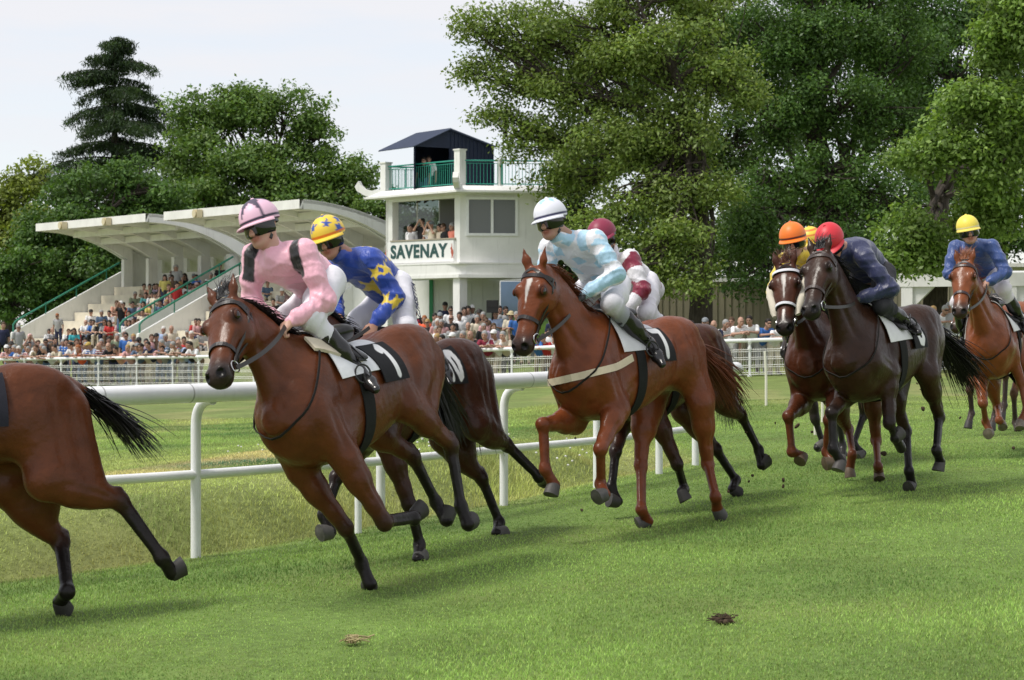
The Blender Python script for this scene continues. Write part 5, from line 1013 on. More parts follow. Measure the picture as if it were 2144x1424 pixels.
    for p, w_, h in ((C-(C-ctr)*.02, .30, 1.28), (A, .30, 1.05), (mid+np.array([.02, .1]), .16, .95)):
        mb = MB(); mb.box(P3(p, ZR+h/2-.05), (w_, w_, h+.1), np.stack([eL, nL, UP], 1)); mb.box(P3(p, ZR+h+.02), (w_+.06, w_+.06, .05), np.stack([eL, nL, UP], 1)); mb.build('parapet_post', WHITE, r, False, o)
    def railing(p, q, h=.92):
        mb = MB(); mb.tube([P3(p, ZR+h), P3(q, ZR+h)], .028, 8); mb.tube([P3(p, ZR+.08), P3(q, ZR+.08)], .02, 6); mb.tube([P3(p, ZR+h-.1), P3(q, ZR+h-.1)], .012, 6); n = int(np.linalg.norm(q-p)/.115)
        for i in range(n+1): c = p+(q-p)*i/n; mb.tube([P3(c, ZR+.06), P3(c, ZR+h-.08)], .011 if i % 12 else .03, 5, caps=False)
        mb.build('railing', mat('green painted railing', (.02, .27, .20), .45), r, False, o)
    railing(Lm(.05), Lm(.97)); railing(Rm(.035), Rm(.42)); railing(Rm(.47), Rm(1)); railing(A+(BK-A)*.04, A+(BK-A)*.9)
    # blue hut on the roof
    NAVY = mat('navy corrugated sheet', (.014, .022, .050), .55, .4, var=.15, vscale=3)
    H0 = Lm(.48)+np.array([.10, .35]); hu_ = np.array([.82, .572, 0]); hv = np.array([-.572, .82, 0])
    H0 = np.array([at(866, 0, 73.4)[0], 73.4]); q = lambda x, y, z: P3(H0, ZR+z)+hu_*x+hv*y
    Wd, Dp, hl, hr, hrg = 3.5, 2.2, 1.55, 1.70, 2.24; xr = 1.55; xo = 1.57
    mb = MB()
    def corr(poly, n, vec):  # sheet wall
        mb.prism(poly, vec)
    bx = 1.42; sl_ = q(bx, Dp-.06, 0)-q(0, 0, 0)
    mb.prism([q(0, 0, 0), q(.06, 0, 0), q(.06, 0, hl), q(0, 0, hl)], sl_*.97)
    mb.prism([q(bx, Dp-.06, 0), q(Wd, Dp-.06, 0), q(Wd, Dp-.06, hr), q(xr, Dp-.06, hrg), q(bx, Dp-.06, hrg-.06)], hv*.06)
    mb.prism([q(Wd-.06, .05, 0), q(Wd, .05, 0), q(Wd, .05, hr), q(Wd-.06, .05, hr)], hv*(Dp-.12))
    mb.prism([q(xo, 0, 0), q(Wd, 0, 0), q(Wd, 0, hr), q(xr, 0, hrg), q(.06, 0, hl), q(.06, 0, 1.55), q(xo, 0, 1.55)], hv*.05)
    for x in np.arange(xo+.05, Wd, .17): zt = hr+(hrg-hr)*max(0, (Wd-x)/(Wd-xr)) if x > xr else hrg; mb.prism([q(x, -.025, 0), q(x+.05, -.025, 0), q(x+.05, -.025, zt-.05), q(x, -.025, zt-.05)], hv*.024)
    hut = mb.build('rooftop_hut', NAVY, r, False, o)
    mb = MB()
    def pitch(x0, z0_, x1, z1_, y0, y1):
        n = int((y1-y0)/.085); pts = []
        for i in range(n*2+1): y = y0+(y1-y0)*i/(2*n); dz = .03*(i % 2); pts.append((y, dz))
        v = np.array([q(x0, y, z0_+dz) for y, dz in pts]+[q(x1, y, z1_+dz) for y, dz in pts]+[q(x0, y, z0_+dz-.03) for y, dz in pts]+[q(x1, y, z1_+dz-.03) for y, dz in pts]); k = len(pts)
        fs = [[i, i+1, k+i+1, k+i] for i in range(k-1)]+[[2*k+i, 3*k+i, 3*k+i+1, 2*k+i+1] for i in range(k-1)]+[[i, 2*k+i, 2*k+i+1, i+1] for i in range(k-1)]+[[k+i, k+i+1, 3*k+i+1, 3*k+i] for i in range(k-1)]+[[0, k, 3*k, 2*k], [k-1, 3*k-1, 4*k-1, 2*k-1]]; mb.add(v, fs)
    pitch(-.12, hl-.03, xr, hrg+.03, -.12, Dp+.1); pitch(xr, hrg+.03, Wd+.12, hr-.0, -.12, Dp+.1); mb.build('roof', mat('blue corrugated roof', (.040, .055, .10), .35, .5, var=.1, vscale=4), hut, False, o)
    # ground floor
    for p in (C, A, B): MB().box(P3(p-(p-ctr)*.03, 1.4), (.36, .36, 3.5), np.stack([eL, nL, UP], 1)).build('column', WHITE, r, False, o)
    SH = mat('pale grey metal cladding', (.60, .62, .62), .55, var=.05, vscale=2); mb = MB(); a, b = at(905, 0, 75.6), at(1250, 0, 74.6); d = unit((b-a)*[1, 1, 0]); n_ = np.array([d[1], -d[0], 0]); L_ = np.linalg.norm((b-a)[:2]); a = a*[1, 1, 0]
    mb.prism([a+UP*.2, a+d*L_+UP*.2, a+d*L_-n_*.1+UP*.2, a-n_*.1+UP*.2], UP*2.93)
    for x in np.arange(.2, L_, .42): mb.prism([a+d*x+UP*.9+n_*.015, a+d*(x+.05)+UP*.9+n_*.015, a+d*(x+.05)+UP*.9, a+d*x+UP*.9], UP*2.2)
    cl = mb.build('cladding_wall', SH, r, False, o); mb = MB()
    mb.box(a+d*-.03+UP*1.7+n_*.03, (.14, .14, 2.9), np.stack([d, n_, UP], 1)); mb.box(a+d*L_/2+UP*.72+n_*.03, (L_, .12, .34), np.stack([d, n_, UP], 1)); mb.build('green_frame', mat('bright green frame', (.012, .20, .08), .5), r, False, o)
    a2 = at(700, 0, 79.5)*[1, 1, 0]; b2 = at(903, 0, 75.7)*[1, 1, 0]; MB().prism([a2+UP*.1, b2+UP*.1, b2+UP*.1+[0, .2, 0], a2+UP*.1+[0, .2, 0]], UP*3.0).build('brick_screen_wall', WHITE, r, False, o)
    # loudspeaker and landscape banner
    sp = link('loudspeaker', None, label='black loudspeaker on a pole in front of the tower ground floor', cat='loudspeaker'); p = at(1031, 0, 70.5); sp.location = (p[0], p[1], .1)
    MB().box((0, 0, 1.98), (.42, .34, .44)).box((0, -.175, 2.06), (.34, .012, .22)).build('cabinet', mat('black plastic', (.012, .012, .013), .6), sp); MB().tube([(0, 0, 0), (0, 0, 1.78)], .028, 8).tube([(.3, 0, 0), (0, 0, .5)], .015, 6).tube([(-.3, .1, 0), (0, 0, .5)], .015, 6).build('pole', mat('black plastic'), sp)
    bm_ = bpy.data.materials.new('printed landscape'); bm_.use_nodes = True; t = bm_.node_tree; tcn = N(t, 'ShaderNodeTexCoord'); sx = N(t, 'ShaderNodeSeparateXYZ'); nz_ = N(t, 'ShaderNodeTexNoise'); nz_.inputs['Scale'].default_value = 4; ad = N(t, 'ShaderNodeMath', operation='MULTIPLY_ADD'); ad.inputs[1].default_value = .35
    rp_ = N(t, 'ShaderNodeValToRGB'); e = rp_.color_ramp.elements; e[0].position = .0; e[0].color = (.06, .13, .02, 1); e[1].position = 1; e[1].color = (.20, .29, .46, 1); x_ = e.new(.32); x_.color = (.16, .30, .04, 1); x_ = e.new(.42); x_.color = (.05, .11, .05, 1); x_ = e.new(.56); x_.color = (.13, .19, .24, 1)
    t.links.new(tcn.outputs['Generated'], nz_.inputs['Vector']); t.links.new(tcn.outputs['Generated'], sx.inputs[0]); t.links.new(nz_.outputs['Fac'], ad.inputs[0]); t.links.new(sx.outputs['Z'], ad.inputs[2]); mm = N(t, 'ShaderNodeMath', operation='SUBTRACT'); mm.inputs[1].default_value = .17; t.links.new(ad.outputs[0], mm.inputs[0]); t.links.new(mm.outputs[0], rp_.inputs[0]); t.links.new(rp_.outputs[0], t.nodes['Principled BSDF'].inputs['Base Color'])
    p = at(1043, 0, 71.8); bn = link('banner', None, label='printed banner of blue sky over a green meadow behind the loudspeaker', cat='banner'); bn.location = (p[0], p[1], .0)
    MB().box((.95, 0, 1.85), (1.7, .02, 2.25)).build('printed_sheet', bm_, bn); MB().tube([(.08, .03, 0), (.08, .03, 3.0)], .03, 6).tube([(1.82, .03, 0), (1.82, .03, 3.0)], .03, 6).tube([(.08, .03, 2.99), (1.82, .03, 2.99)], .03, 6).build('frame', WHITEP, bn)
    return dict(Lm=Lm, nL=nL, eL=eL, ZS=ZS, ZR=ZR, floor=Z1+.1, q=q)
def build_right_side():
    w = link('corrugated_wall', None, label='beige corrugated metal wall with a white capping behind the trees', cat='wall'); a, b = at(1380, 0, 74), at(2300, 0, 69); a[2] = b[2] = 0; w.location = (a[0], a[1], 0); d = unit(b-a); n = np.array([d[1], -d[0], 0]); L_ = np.linalg.norm(b-a); rt = np.stack([d, n, UP], 1); o = -a
    mb = MB(); c = a+d*L_/2; mb.box(c+UP*1.45, (L_, .06, 3.1), rt)
    for x in np.arange(.1, L_, .26): mb.box(a+d*x+n*.05+UP*1.45, (.05, .05, 3.06), rt)
    mb.build('sheeting', mat('beige corrugated sheet', (.25, .225, .15), .6, var=.08, vscale=1.5), w, False, o); MB().box(c+UP*3.06+n*.06, (L_, .16, .12), rt).build('capping', WHITE, w, False, o)
    p = link('pavilion', None, label='open white concrete shelter with a flat roof at the right', cat='pavilion'); a, b = at(1838, 0, 64), at(2330, 0, 61); a[2] = b[2] = 0; p.location = (a[0], a[1], 0); d = unit(b-a); n = np.array([d[1], -d[0], 0]); L_ = np.linalg.norm(b-a); rt = np.stack([d, n, UP], 1); o = -a
    v = []; mb = MB(); mb.prism([a+UP*2.95, a+d*1.0+UP*3.25, a+d*L_+UP*3.25, a+d*L_+UP*3.35, a+d*1.0+UP*3.37, a+UP*3.08], -n*5); mb.build('roof', WHITE, p, False, o); mb = MB(); mb.box(a+d*(L_/2+.3)+UP*2.86+n*-.05, (L_-.6, .3, .42), rt); mb.build('beam', WHITE, p, False, o)
    for x in (.95, 4.2):
        q = a+d*x; mb = MB(); mb.box(q+UP*1.3-n*.1, (.36, .36, 2.75), rt); mb.prism([q+d*.18+UP*2.0-n*.02, q+d*.18+UP*2.66-n*.02, q+d*.85+UP*2.66-n*.02], -n*.2); mb.build('post', WHITE, p, False, o)

# ------------------------------------------------------------------ trees
LEAFM = {}
def leaf_mat(name, col, tr=.30):
    m = bpy.data.materials.new(name); m.use_nodes = True; t = m.node_tree; b = t.nodes['Principled BSDF']; b.inputs['Roughness'].default_value = .48; b.inputs['Specular IOR Level'].default_value = .35
    vc = N(t, 'ShaderNodeVertexColor', layer_name='Col'); tl = N(t, 'ShaderNodeBsdfTranslucent'); mx = N(t, 'ShaderNodeMixShader'); mx.inputs[0].default_value = tr
    sc_ = N(t, 'ShaderNodeVectorMath', operation='MULTIPLY'); sc_.inputs[1].default_value = (1.5, 1.5, .7); t.links.new(vc.outputs[0], sc_.inputs[0])
    t.links.new(vc.outputs[0], b.inputs['Base Color']); t.links.new(sc_.outputs[0], tl.inputs['Color']); t.links.new(b.outputs[0], mx.inputs[1]); t.links.new(tl.outputs[0], mx.inputs[2]); t.links.new(mx.outputs[0], t.nodes['Material Output'].inputs['Surface'])
    return m
LEAF = leaf_mat('broad leaves', None)
BARK = mat('bark', (.055, .047, .038), .9, .1, var=.45, vscale=5, bump=.9, bscale=9, stretch=(3, 3, .7))
def leaves(pos, nrm, size, col, q, asp=.55, droop=.3):
    n = len(pos); a = q.normal(size=(n, 3)); a -= (a*nrm).sum(1, keepdims=True)*nrm; a[:, 2] -= droop; a /= np.linalg.norm(a, axis=1, keepdims=True)+1e-9; b = np.cross(nrm, a)
    s = (size*q.uniform(.6, 1.35, n))[:, None]
    v = np.stack([pos-a*s*.5, pos+b*s*asp*.5+nrm*s*.06, pos+a*s*.5, pos-b*s*asp*.5+nrm*s*.06], 1).reshape(-1, 3); f = np.arange(4*n).reshape(n, 4)
    return v, f, np.repeat(col, 4, 0)
def make_tree(name, label, base, trunk, blobs, col, n_leaf=40000, leaf=.17, seed=1, tr=.35, group='trees round the racecourse', col2=None, clump=.55, inner=.25, limb=True, bark=None, droop=.3):
    """trunk: list of (x,y,z,r) world; blobs: (x,y,z,rx,ry,rz,weight) world"""
    q = np.random.default_rng(seed); r = link(name, None, label=label, cat='tree', group=group); base = np.array(base, float); r.location = base; o = -base
    T = np.array(trunk, float); mb = MB(); tp = cat_pts(T[:, :3], 24); mb.tube(tp, np.interp(np.linspace(0, 1, 24), np.linspace(0, 1, len(T)), T[:, 3])*(1+.5*np.exp(-np.linspace(0, 1, 24)*22)), 12)
    B = np.array(blobs, float); P_, N_, C_ = [], [], []
    col = np.array(col)*np.array([1.50, 1.62, 1.55]); cB = np.array(col2)*np.array([1.42, 1.52, 1.45]) if col2 is not None else col*1.35; W_ = B[:, 6]*B[:, 3]*B[:, 5]; W_ = W_/W_.sum()
    for b, w in zip(B, W_):
        i = q.integers(9, 22); p0 = tp[min(i, 23)]; tgt = b[:3]+q.normal(size=3)*.3; r0 = max(.05, .20*T[0, 3]+.03)
        m = (p0+tgt)/2+q.normal(size=3)*.5+[0, 0, .3]; lim = [(1-t)**2*p0+2*t*(1-t)*m+t*t*tgt for t in np.linspace(0, 1, 9)]
        if limb: mb.tube(lim, r0*np.linspace(1, .3, 9), 7, caps=False)
        mean = (b[3]+b[5])/2; rs = max(.55, .36*mean); ns = int(np.clip(9+2.0*(mean/rs)**2+mean*2.2, 9, 26)); per = max(40, int(n_leaf*w/ns))
        for k in range(ns):                                  # leafy pads set round the lobe with gaps between them
            d = q.normal(size=3); d /= np.linalg.norm(d); d[2] = d[2]*.9+.08; c = b[:3]+d*b[3:6]*q.uniform(.45, 1.0); R_ = rs*q.uniform(.6, 1.25)
            if limb:
                s0 = lim[q.integers(4, 9)]; mm = (s0+c)/2+q.normal(size=3)*.25; mb.tube([(1-t)**2*s0+2*t*(1-t)*mm+t*t*c for t in np.linspace(0, 1, 6)], r0*.40*np.linspace(1, .2, 6), 5, caps=False)
            n = int(per*(R_/rs)**2*q.uniform(.5, 1.3)); n = max(n, 12)
            e = q.normal(size=(n, 3)); e /= np.linalg.norm(e, axis=1, keepdims=True); rad = q.random(n)**.45
            pp = c+e*(R_*rad)[:, None]*np.array([1.15, 1.15, .62]); pp += q.normal(size=(n, 3))*.10; pp[:, 2] -= .28*R_*(e[:, 0]**2+e[:, 1]**2)*rad
            tw = q.choice(max(2, n//9), n); to = q.normal(size=(max(2, n//9), 3))*.16; pp += to[tw]*clump
            nn = e*.45+q.normal(size=(n, 3))*.5+[0, 0, .6]; ck = q.uniform(.78, 1.22); c2 = (q.random(n)**2)*.9
            P_.append(pp); N_.append(nn); C_.append((col+(cB-col)*c2[:, None])*(ck*q.uniform(.70, 1.3, n))[:, None])
    mb.build('trunk', bark or BARK, r, True, o); pos = np.vstack(P_); nr = np.vstack(N_); nr /= np.linalg.norm(nr, axis=1, keepdims=True)
    v, f, cl = leaves(pos, nr, leaf, np.vstack(C_), q, droop=droop)
    link('crown', mesh_np('crown', v+o, f, LEAF, cols=cl, smooth=False), r)
    return r
def blob(px, py, d, rx, ry, dd=None, w=1.0):      # crown lobe by its place in the photograph and its distance
    k = d/F; c = at(px, py, d); return (c[0], c[1], c[2], rx*k, (dd if dd is not None else .8*(rx+ry)/2)*k, ry*k, w)
def make_cedar(label, px, d, py_top, py_bot, wpx):
    q = np.random.default_rng(77); b = at(px, py_bot, d); top = at(px+6, py_top, d); base = np.array([b[0], b[1], 0.]); r = link('cedar_tree', None, label=label, cat='tree', group='trees round the racecourse'); r.location = base; o = -base
    H = top[2]; mb = MB(); mb.tube([base+[0, 0, H*t*.975] for t in np.linspace(0, 1, 12)], .55*np.linspace(1, .04, 12), 10)
    P_, N_, Cc = [], [], []
    nl = 84
    for i in range(nl):
        t = .20+.80*min(.985, ((i//6+.62*q.random())/14)**.88); z = H*t; tf = q.uniform(.7, 1.15); half = wpx*d/F*((1-t)/.78)**.80*q.uniform(.50, 1.25)*tf+.6; a = q.uniform(0, 2*np.pi); dr = np.array([math.cos(a), math.sin(a), 0])
        s = np.linspace(0, 1, 9); rise = q.uniform(.05, .22); pts = np.array([base+[0, 0, z]+dr*half*x+UP*(half*(rise*x-.34*x*x)) for x in s]); mb.tube(pts, .10*(1-t*.6)*np.linspace(1, .2, 9), 5, caps=False)
        sd = np.cross(dr, UP)
        for x in np.linspace(.12, 1, max(5, int(half*3.2))):
            p = base+[0, 0, z]+dr*half*x+UP*(half*(rise*x-.34*x*x)); wd = .20*half*(1.05-.75*x)+.22
            n = 105; lat_ = q.normal(size=n)*wd*.6; pp = p+np.outer(lat_, sd)+np.outer(q.normal(size=n)*.22, dr)+np.outer(-np.abs(q.normal(size=n))*.30-.16*np.abs(lat_), UP); P_.append(pp); N_.append(q.normal(size=(n, 3))*.5+[0, 0, .9]); Cc.append(np.tile(np.array([.036, .064, .028])*q.uniform(.6, 1.5), (n, 1))*q.uniform(.7, 1.3, (n, 1)))
    mb.build('trunk', BARK, r, True, o); P_ = np.vstack(P_); N_ = np.vstack(N_); N_ /= np.linalg.norm(N_, axis=1, keepdims=True)
    v, f, cl = leaves(P_, N_, .34, np.vstack(Cc), q, asp=.22, droop=.9); link('crown', mesh_np('crown', v+o, f, LEAF, cols=cl, smooth=False), r)
# ------------------------------------------------------------------ spectators
def multi_mat(name, pattern=None, rough=.8, usev=False):
    m = bpy.data.materials.new(name); m.use_nodes = True; t = m.node_tree; b = t.nodes['Principled BSDF']; b.inputs['Roughness'].default_value = rough; b.inputs['Specular IOR Level'].default_value = .3
    oi = N(t, 'ShaderNodeObjectInfo'); src = oi.outputs['Color']
    if usev:
        vc = N(t, 'ShaderNodeVertexColor', layer_name='Col'); mu = N(t, 'ShaderNodeVectorMath', operation='MULTIPLY'); t.links.new(src, mu.inputs[0]); t.links.new(vc.outputs[0], mu.inputs[1]); src = mu.outputs[0]
    if pattern:
        tcn = N(t, 'ShaderNodeTexCoord'); fac = None
        for d, s in ((('Z', 9),) if pattern == 'striped' else (('Z', 6), ('Y', 6))):
            w = N(t, 'ShaderNodeTexWave', wave_type='BANDS', bands_direction=d); w.inputs['Scale'].default_value = s/2.0; t.links.new(tcn.outputs['Object'], w.inputs['Vector'])
            if fac is None: fac = w.outputs['Fac']
            else: ad = N(t, 'ShaderNodeMath', operation='MULTIPLY'); t.links.new(fac, ad.inputs[0]); t.links.new(w.outputs['Fac'], ad.inputs[1]); fac = ad.outputs[0]
        gt = N(t, 'ShaderNodeMapRange'); gt.inputs['From Min'].default_value = .42; gt.inputs['From Max'].default_value = .58; t.links.new(fac, gt.inputs['Value'])
        mx = N(t, 'ShaderNodeMix', data_type='RGBA'); t.links.new(gt.outputs[0], mx.inputs[0]); t.links.new(src, mx.inputs[6]); mx.inputs[7].default_value = (.62, .62, .64, 1); src = mx.outputs[2]
    t.links.new(src, b.inputs['Base Color']); return m
PSKIN = multi_mat('spectator skin', usev=True, rough=.55); PCLOTH = multi_mat('spectator cloth'); PSTRIPE = multi_mat('striped cloth', 'striped'); PPLAID = multi_mat('plaid cloth', 'plaid'); PHAIR = multi_mat('spectator hair', rough=.6)
PCOL = dict(white=(.80,.80,.82), cream=(.62,.56,.44), beige=(.55,.48,.38), grey=(.36,.36,.37), black=(.018,.018,.02), navy=(.025,.03,.07), blue=(.05,.16,.48), lightblue=(.36,.46,.66), denim=(.10,.15,.24), pink=(.60,.34,.34), peach=(.68,.36,.26), red=(.50,.04,.04), orange=(.85,.14,.06), maroon=(.26,.03,.06), magenta=(.50,.03,.18), green=(.20,.24,.16), turquoise=(.05,.36,.42), lilac=(.36,.28,.38), brown=(.14,.09,.06), yellow=(.55,.48,.14), khaki=(.27,.23,.15), coral=(.68,.22,.16), teal=(.08,.28,.28))
HCOL = dict(dark=(.016,.012,.010), brown=(.075,.042,.022), grey=(.30,.30,.30), white=(.58,.57,.55), blond=(.38,.25,.10), red=(.30,.10,.03))
CAPC = dict(whitecap=(.70,.70,.70), blackcap=(.02,.02,.022), greycap=(.22,.24,.26), yellowcap=(.45,.32,.08), pinkcap=(.60,.40,.40), strawhat=(.55,.46,.28), darkhat=(.03,.028,.026))
def pose_joints(pose):
    j = dict(pel=(0,0,.92), nb=(.02,0,1.42), head=(.05,0,1.60))
    if pose == 'lean': j = dict(pel=(-.12,0,.90), nb=(.22,0,1.30), head=(.34,0,1.47))
    if pose == 'sit': j = dict(pel=(0,0,.10), nb=(.10,0,.60), head=(.15,0,.79))
    for s, n in ((1, 'L'), (-1, 'R')):
        P = np.array(j['pel']); Nb = np.array(j['nb'])
        j['h'+n] = P+[0, .10*s, -.02]; j['s'+n] = Nb+[-.01, .18*s, -.05]
        if pose == 'sit': j['k'+n] = np.array((.42, .13*s, .12)); j['a'+n] = np.array((.40, .13*s, -.30)); j['t'+n] = j['a'+n]+[.17, .02*s, -.05]
        else: j['k'+n] = np.array((P[0]*.5+.05, .11*s, .49)); j['a'+n] = np.array((P[0]*.3-.02, .12*s, .09)); j['t'+n] = j['a'+n]+[.18, .03*s, -.05]
        if pose == 'lean': j['e'+n] = np.array((.33, .24*s, 1.10)); j['w'+n] = np.array((.52, .06*s, 1.13))
        elif pose == 'sit': j['e'+n] = np.array((.20, .23*s, .32)); j['w'+n] = np.array((.38, .08*s, .30))
        elif pose == 'binoc': j['e'+n] = Nb+[.20, .24*s, -.14]; j['w'+n] = Nb+[.20, .06*s, .17]
        elif pose == 'paper': j['e'+n] = Nb+[.05, .24*s, -.32]; j['w'+n] = Nb+[.28, .09*s, -.26]
        elif pose == 'cross': j['e'+n] = Nb+[.08, .25*s, -.30]; j['w'+n] = Nb+[.22, -.10*s, -.26]
        else: j['e'+n] = Nb+[-.03, .26*s, -.32]; j['w'+n] = Nb+[.06, .27*s, -.58]
    return {k: np.array(v, float) for k, v in j.items()}
TPL = {}
def templates():
    for pose in ('stand', 'lean', 'sit', 'binoc', 'paper', 'cross'):
        j = pose_joints(pose); f = unit((1, 0, -.12 if pose != 'binoc' else 0)); u = unit((.12, 0, 1)); l = np.cross(u, f); hd = j['head']; tax = unit(j['nb']-j['pel']); back = np.array([-1., 0, .0]); back = unit(back-(back@tax)*tax)
        g = lambda x, y, z: hd+f*x+l*y+u*z
        B = face_prims(hd, f, u, l, 1.06)+[cone(g(-.02, 0, -.05), j['nb'], .055, .062, .03)]
        B.append(sweep(j['pel'], j['nb'], back, [(-.1, 0, .08, .08, .12), (.5, 0, .09, .10, .12), (.9, 0, .08, .09, .15), (1., 0, .05, .05, .07)], .04))
        S = [sweep(j['pel']-tax*.10, j['nb'], back, [(-.02, 0, .11, .12, .155), (.3, 0, .115, .135, .165), (.65, 0, .125, .135, .175), (.9, 0, .10, .11, .16), (1.01, 0, .06, .07, .08)], .05)]
        D = [ell(j['pel']-tax*.02, (.12, .16, .12), .05)]
        for n, s in (('L', 1), ('R', -1)):
            e = j['e'+n]; w = j['w'+n]; d = unit(w-e)
            B += [cone(j['s'+n], e, .05, .044, .03), cone(e, w, .044, .030, .02), cone(j['h'+n], j['k'+n], .08, .055, .04), cone(j['k'+n], j['a'+n], .052, .042, .02), cone(w, w+d*.10, .036, .028, .02, flat=(0, 0, 1), ff=.7), cone(w+d*.10, w+d*.16+np.array([.02, -.02*s, -.04]), .028, .016, .02), cone(w+d*.03+np.array([0, -.03*s, 0]), w+d*.09+np.array([.01, -.05*s, .01]), .014, .011, .01), cone(j['a'+n], j['t'+n], .045, .036, .03)]
            S += [ell(j['s'+n], (.08, .07, .08), .04), cone(j['s'+n], j['s'+n]*.35+e*.65, .072, .068, .03)]
            D += [cone(j['h'+n], j['k'+n], .105, .078, .04), cone(j['k'+n], j['a'+n], .078, .062, .03)]
        V, Q = sdf_mesh(B, .02); c = np.ones((len(V), 3))
        mk = [np.linalg.norm(V-g(.088, s*.034, .0), axis=1) for s in (1, -1)]
        eye = np.min(mk, 0) < .021; gl = (np.abs((V-hd)@u-.0) < .024) & ((V-hd)@f > .055) & (np.abs((V-hd)@l) < .085)
        lip = np.linalg.norm((V-g(.10, 0, -.068))*[1, .5, 1], axis=1) < .016; shoe = V[:, 2] < (.10 if pose != 'sit' else -.27)
        for nm, msk in (('eyes', eye), ('glasses', gl)):
            cc = c.copy(); cc[msk] = .12 if nm == 'glasses' else .25; cc[lip] = (.8, .5, .5); cc[shoe] = .12
            TPL[pose, 'body', nm] = mesh_np('spectator_body', V, Q, PSKIN, cols=cc)
        V, Q = sdf_mesh(S, .022); V = V+.006*np.stack([vnoise(V, 24, i) for i in range(3)], 1)
        for nm, m_ in (('plain', PCLOTH), ('striped', PSTRIPE), ('plaid', PPLAID)): TPL[pose, 'shirt', nm] = mesh_np('shirt', V, Q, m_)
        V, Q = sdf_mesh(D, .024); V = V+.005*np.stack([vnoise(V, 20, i) for i in range(3)], 1); TPL[pose, 'trousers'] = mesh_np('trousers', V, Q, PCLOTH)
        cut = ell(g(.075, 0, -.055), (.075, .088, .090), .01, 0, np.stack([f, l, u], 1), sub=True)
        H = {'short': [ell(g(-.018, 0, .030), (.108, .094, .108), .02, 0, np.stack([f, l, u], 1)), ell(g(-.06, 0, -.03), (.055, .078, .07), .02, 0, np.stack([f, l, u], 1)), cut],
             'long': [ell(g(-.02, 0, .032), (.112, .100, .112), .02, 0, np.stack([f, l, u], 1)), cone(g(-.06, .05, -.02), g(-.07, .085, -.22), .06, .05, .04), cone(g(-.06, -.05, -.02), g(-.07, -.085, -.22), .06, .05, .04), cone(g(-.09, 0, 0), g(-.11, 0, -.24), .07, .06, .04), cut],
             'bald': [ell(g(-.045, 0, -.015), (.070, .090, .040), .015, 0, np.stack([f, l, u], 1))],
             'cap': [ell(g(-.012, 0, .050), (.114, .098, .092), .01, 0, np.stack([f, l, u], 1)), ell(g(.115, 0, .038), (.075, .075, .014), .015, 0, np.stack([f, l, u-f*.2], 1)), ell(g(.0, 0, -.05), (.2, .2, .065), .01, 0, np.stack([f, l, u], 1), sub=True)],
             'hat': [ell(g(-.012, 0, .065), (.112, .100, .085), .015, 0, np.stack([f, l, u], 1)), ell(g(-.0, 0, .038), (.185, .165, .016), .012, 0, np.stack([f, l, u], 1))]}
        for k, pr in H.items():
            V, Q = sdf_mesh(pr, .015); TPL[pose, 'hair', k] = mesh_np('hair', V, Q, PHAIR)
def mode_ok(area): return 'tower' not in area and 'hut' not in area
NTH = 'first second third fourth fifth sixth seventh eighth ninth tenth eleventh twelfth thirteenth fourteenth fifteenth'.split()
PEOPLE = []
def person(x, y, z, yaw, scale, shirt, hair, pose, area, px, child=False):
    q = random.Random(int(px*77+y*13)); pat = 'plain'; sc = shirt
    for p in ('striped', 'plaid'):
        if shirt.startswith(p+'-'): pat = p; sc = shirt[len(p)+1:]
    glasses = hair.endswith('+g'); hr = hair.replace('+g', '')
    o = bpy.data.objects.new('person', TPL[pose, 'body', 'glasses' if glasses else 'eyes']); COL.objects.link(o)
    o.location = (x, y, z); o.rotation_euler = (R(q.uniform(-3, 3)), R(q.uniform(-3, 4)) if mode_ok(area) else 0, yaw); o.scale = (scale,)*3
    k = q.uniform(.75, 1.12); o.color = (.43*k, .255*k, .19*k, 1)
    c = bpy.data.objects.new('shirt', TPL[pose, 'shirt', pat]); COL.objects.link(c); c.parent = o; v = q.uniform(.88, 1.06); c.color = tuple(min(1, a*v) for a in PCOL[sc])+(1,)
    c = bpy.data.objects.new('trousers', TPL[pose, 'trousers']); COL.objects.link(c); c.parent = o; c.color = PCOL[q.choice(['denim', 'khaki', 'beige', 'grey', 'navy', 'denim', 'black', 'brown', 'cream'])]+(1,)
    if 'cap' in hr or 'hat' in hr: kind = 'cap' if 'cap' in hr else 'hat'; hc = CAPC[hr]; nm = kind; desc = {'whitecap': 'a white cap', 'blackcap': 'a black cap', 'greycap': 'a grey cap', 'yellowcap': 'a yellow cap', 'pinkcap': 'a pink cap', 'strawhat': 'a straw hat', 'darkhat': 'a dark hat'}[hr]
    elif hr == 'bald': kind = 'bald'; hc = HCOL['grey']; nm = 'hair'; desc = 'a bald head'
    elif hr.startswith('long-'): kind = 'long'; hc = HCOL[hr[5:]]; nm = 'hair'; desc = 'long '+hr[5:]+' hair'
    else: kind = 'short'; hc = HCOL[hr]; nm = 'hair'; desc = hr+' hair'
    c = bpy.data.objects.new(nm, TPL[pose, 'hair', kind]); COL.objects.link(c); c.parent = o; c.color = hc+(1,)
    ps = dict(lean='leaning on the rail', sit='seated', stand='standing', binoc='raising binoculars', paper='holding a paper', cross='with folded arms')[pose]
    if glasses: desc += ' and sunglasses'
    PEOPLE.append((o, (shirt.replace('-', ' ')+' top', desc, ps, area), px, child))
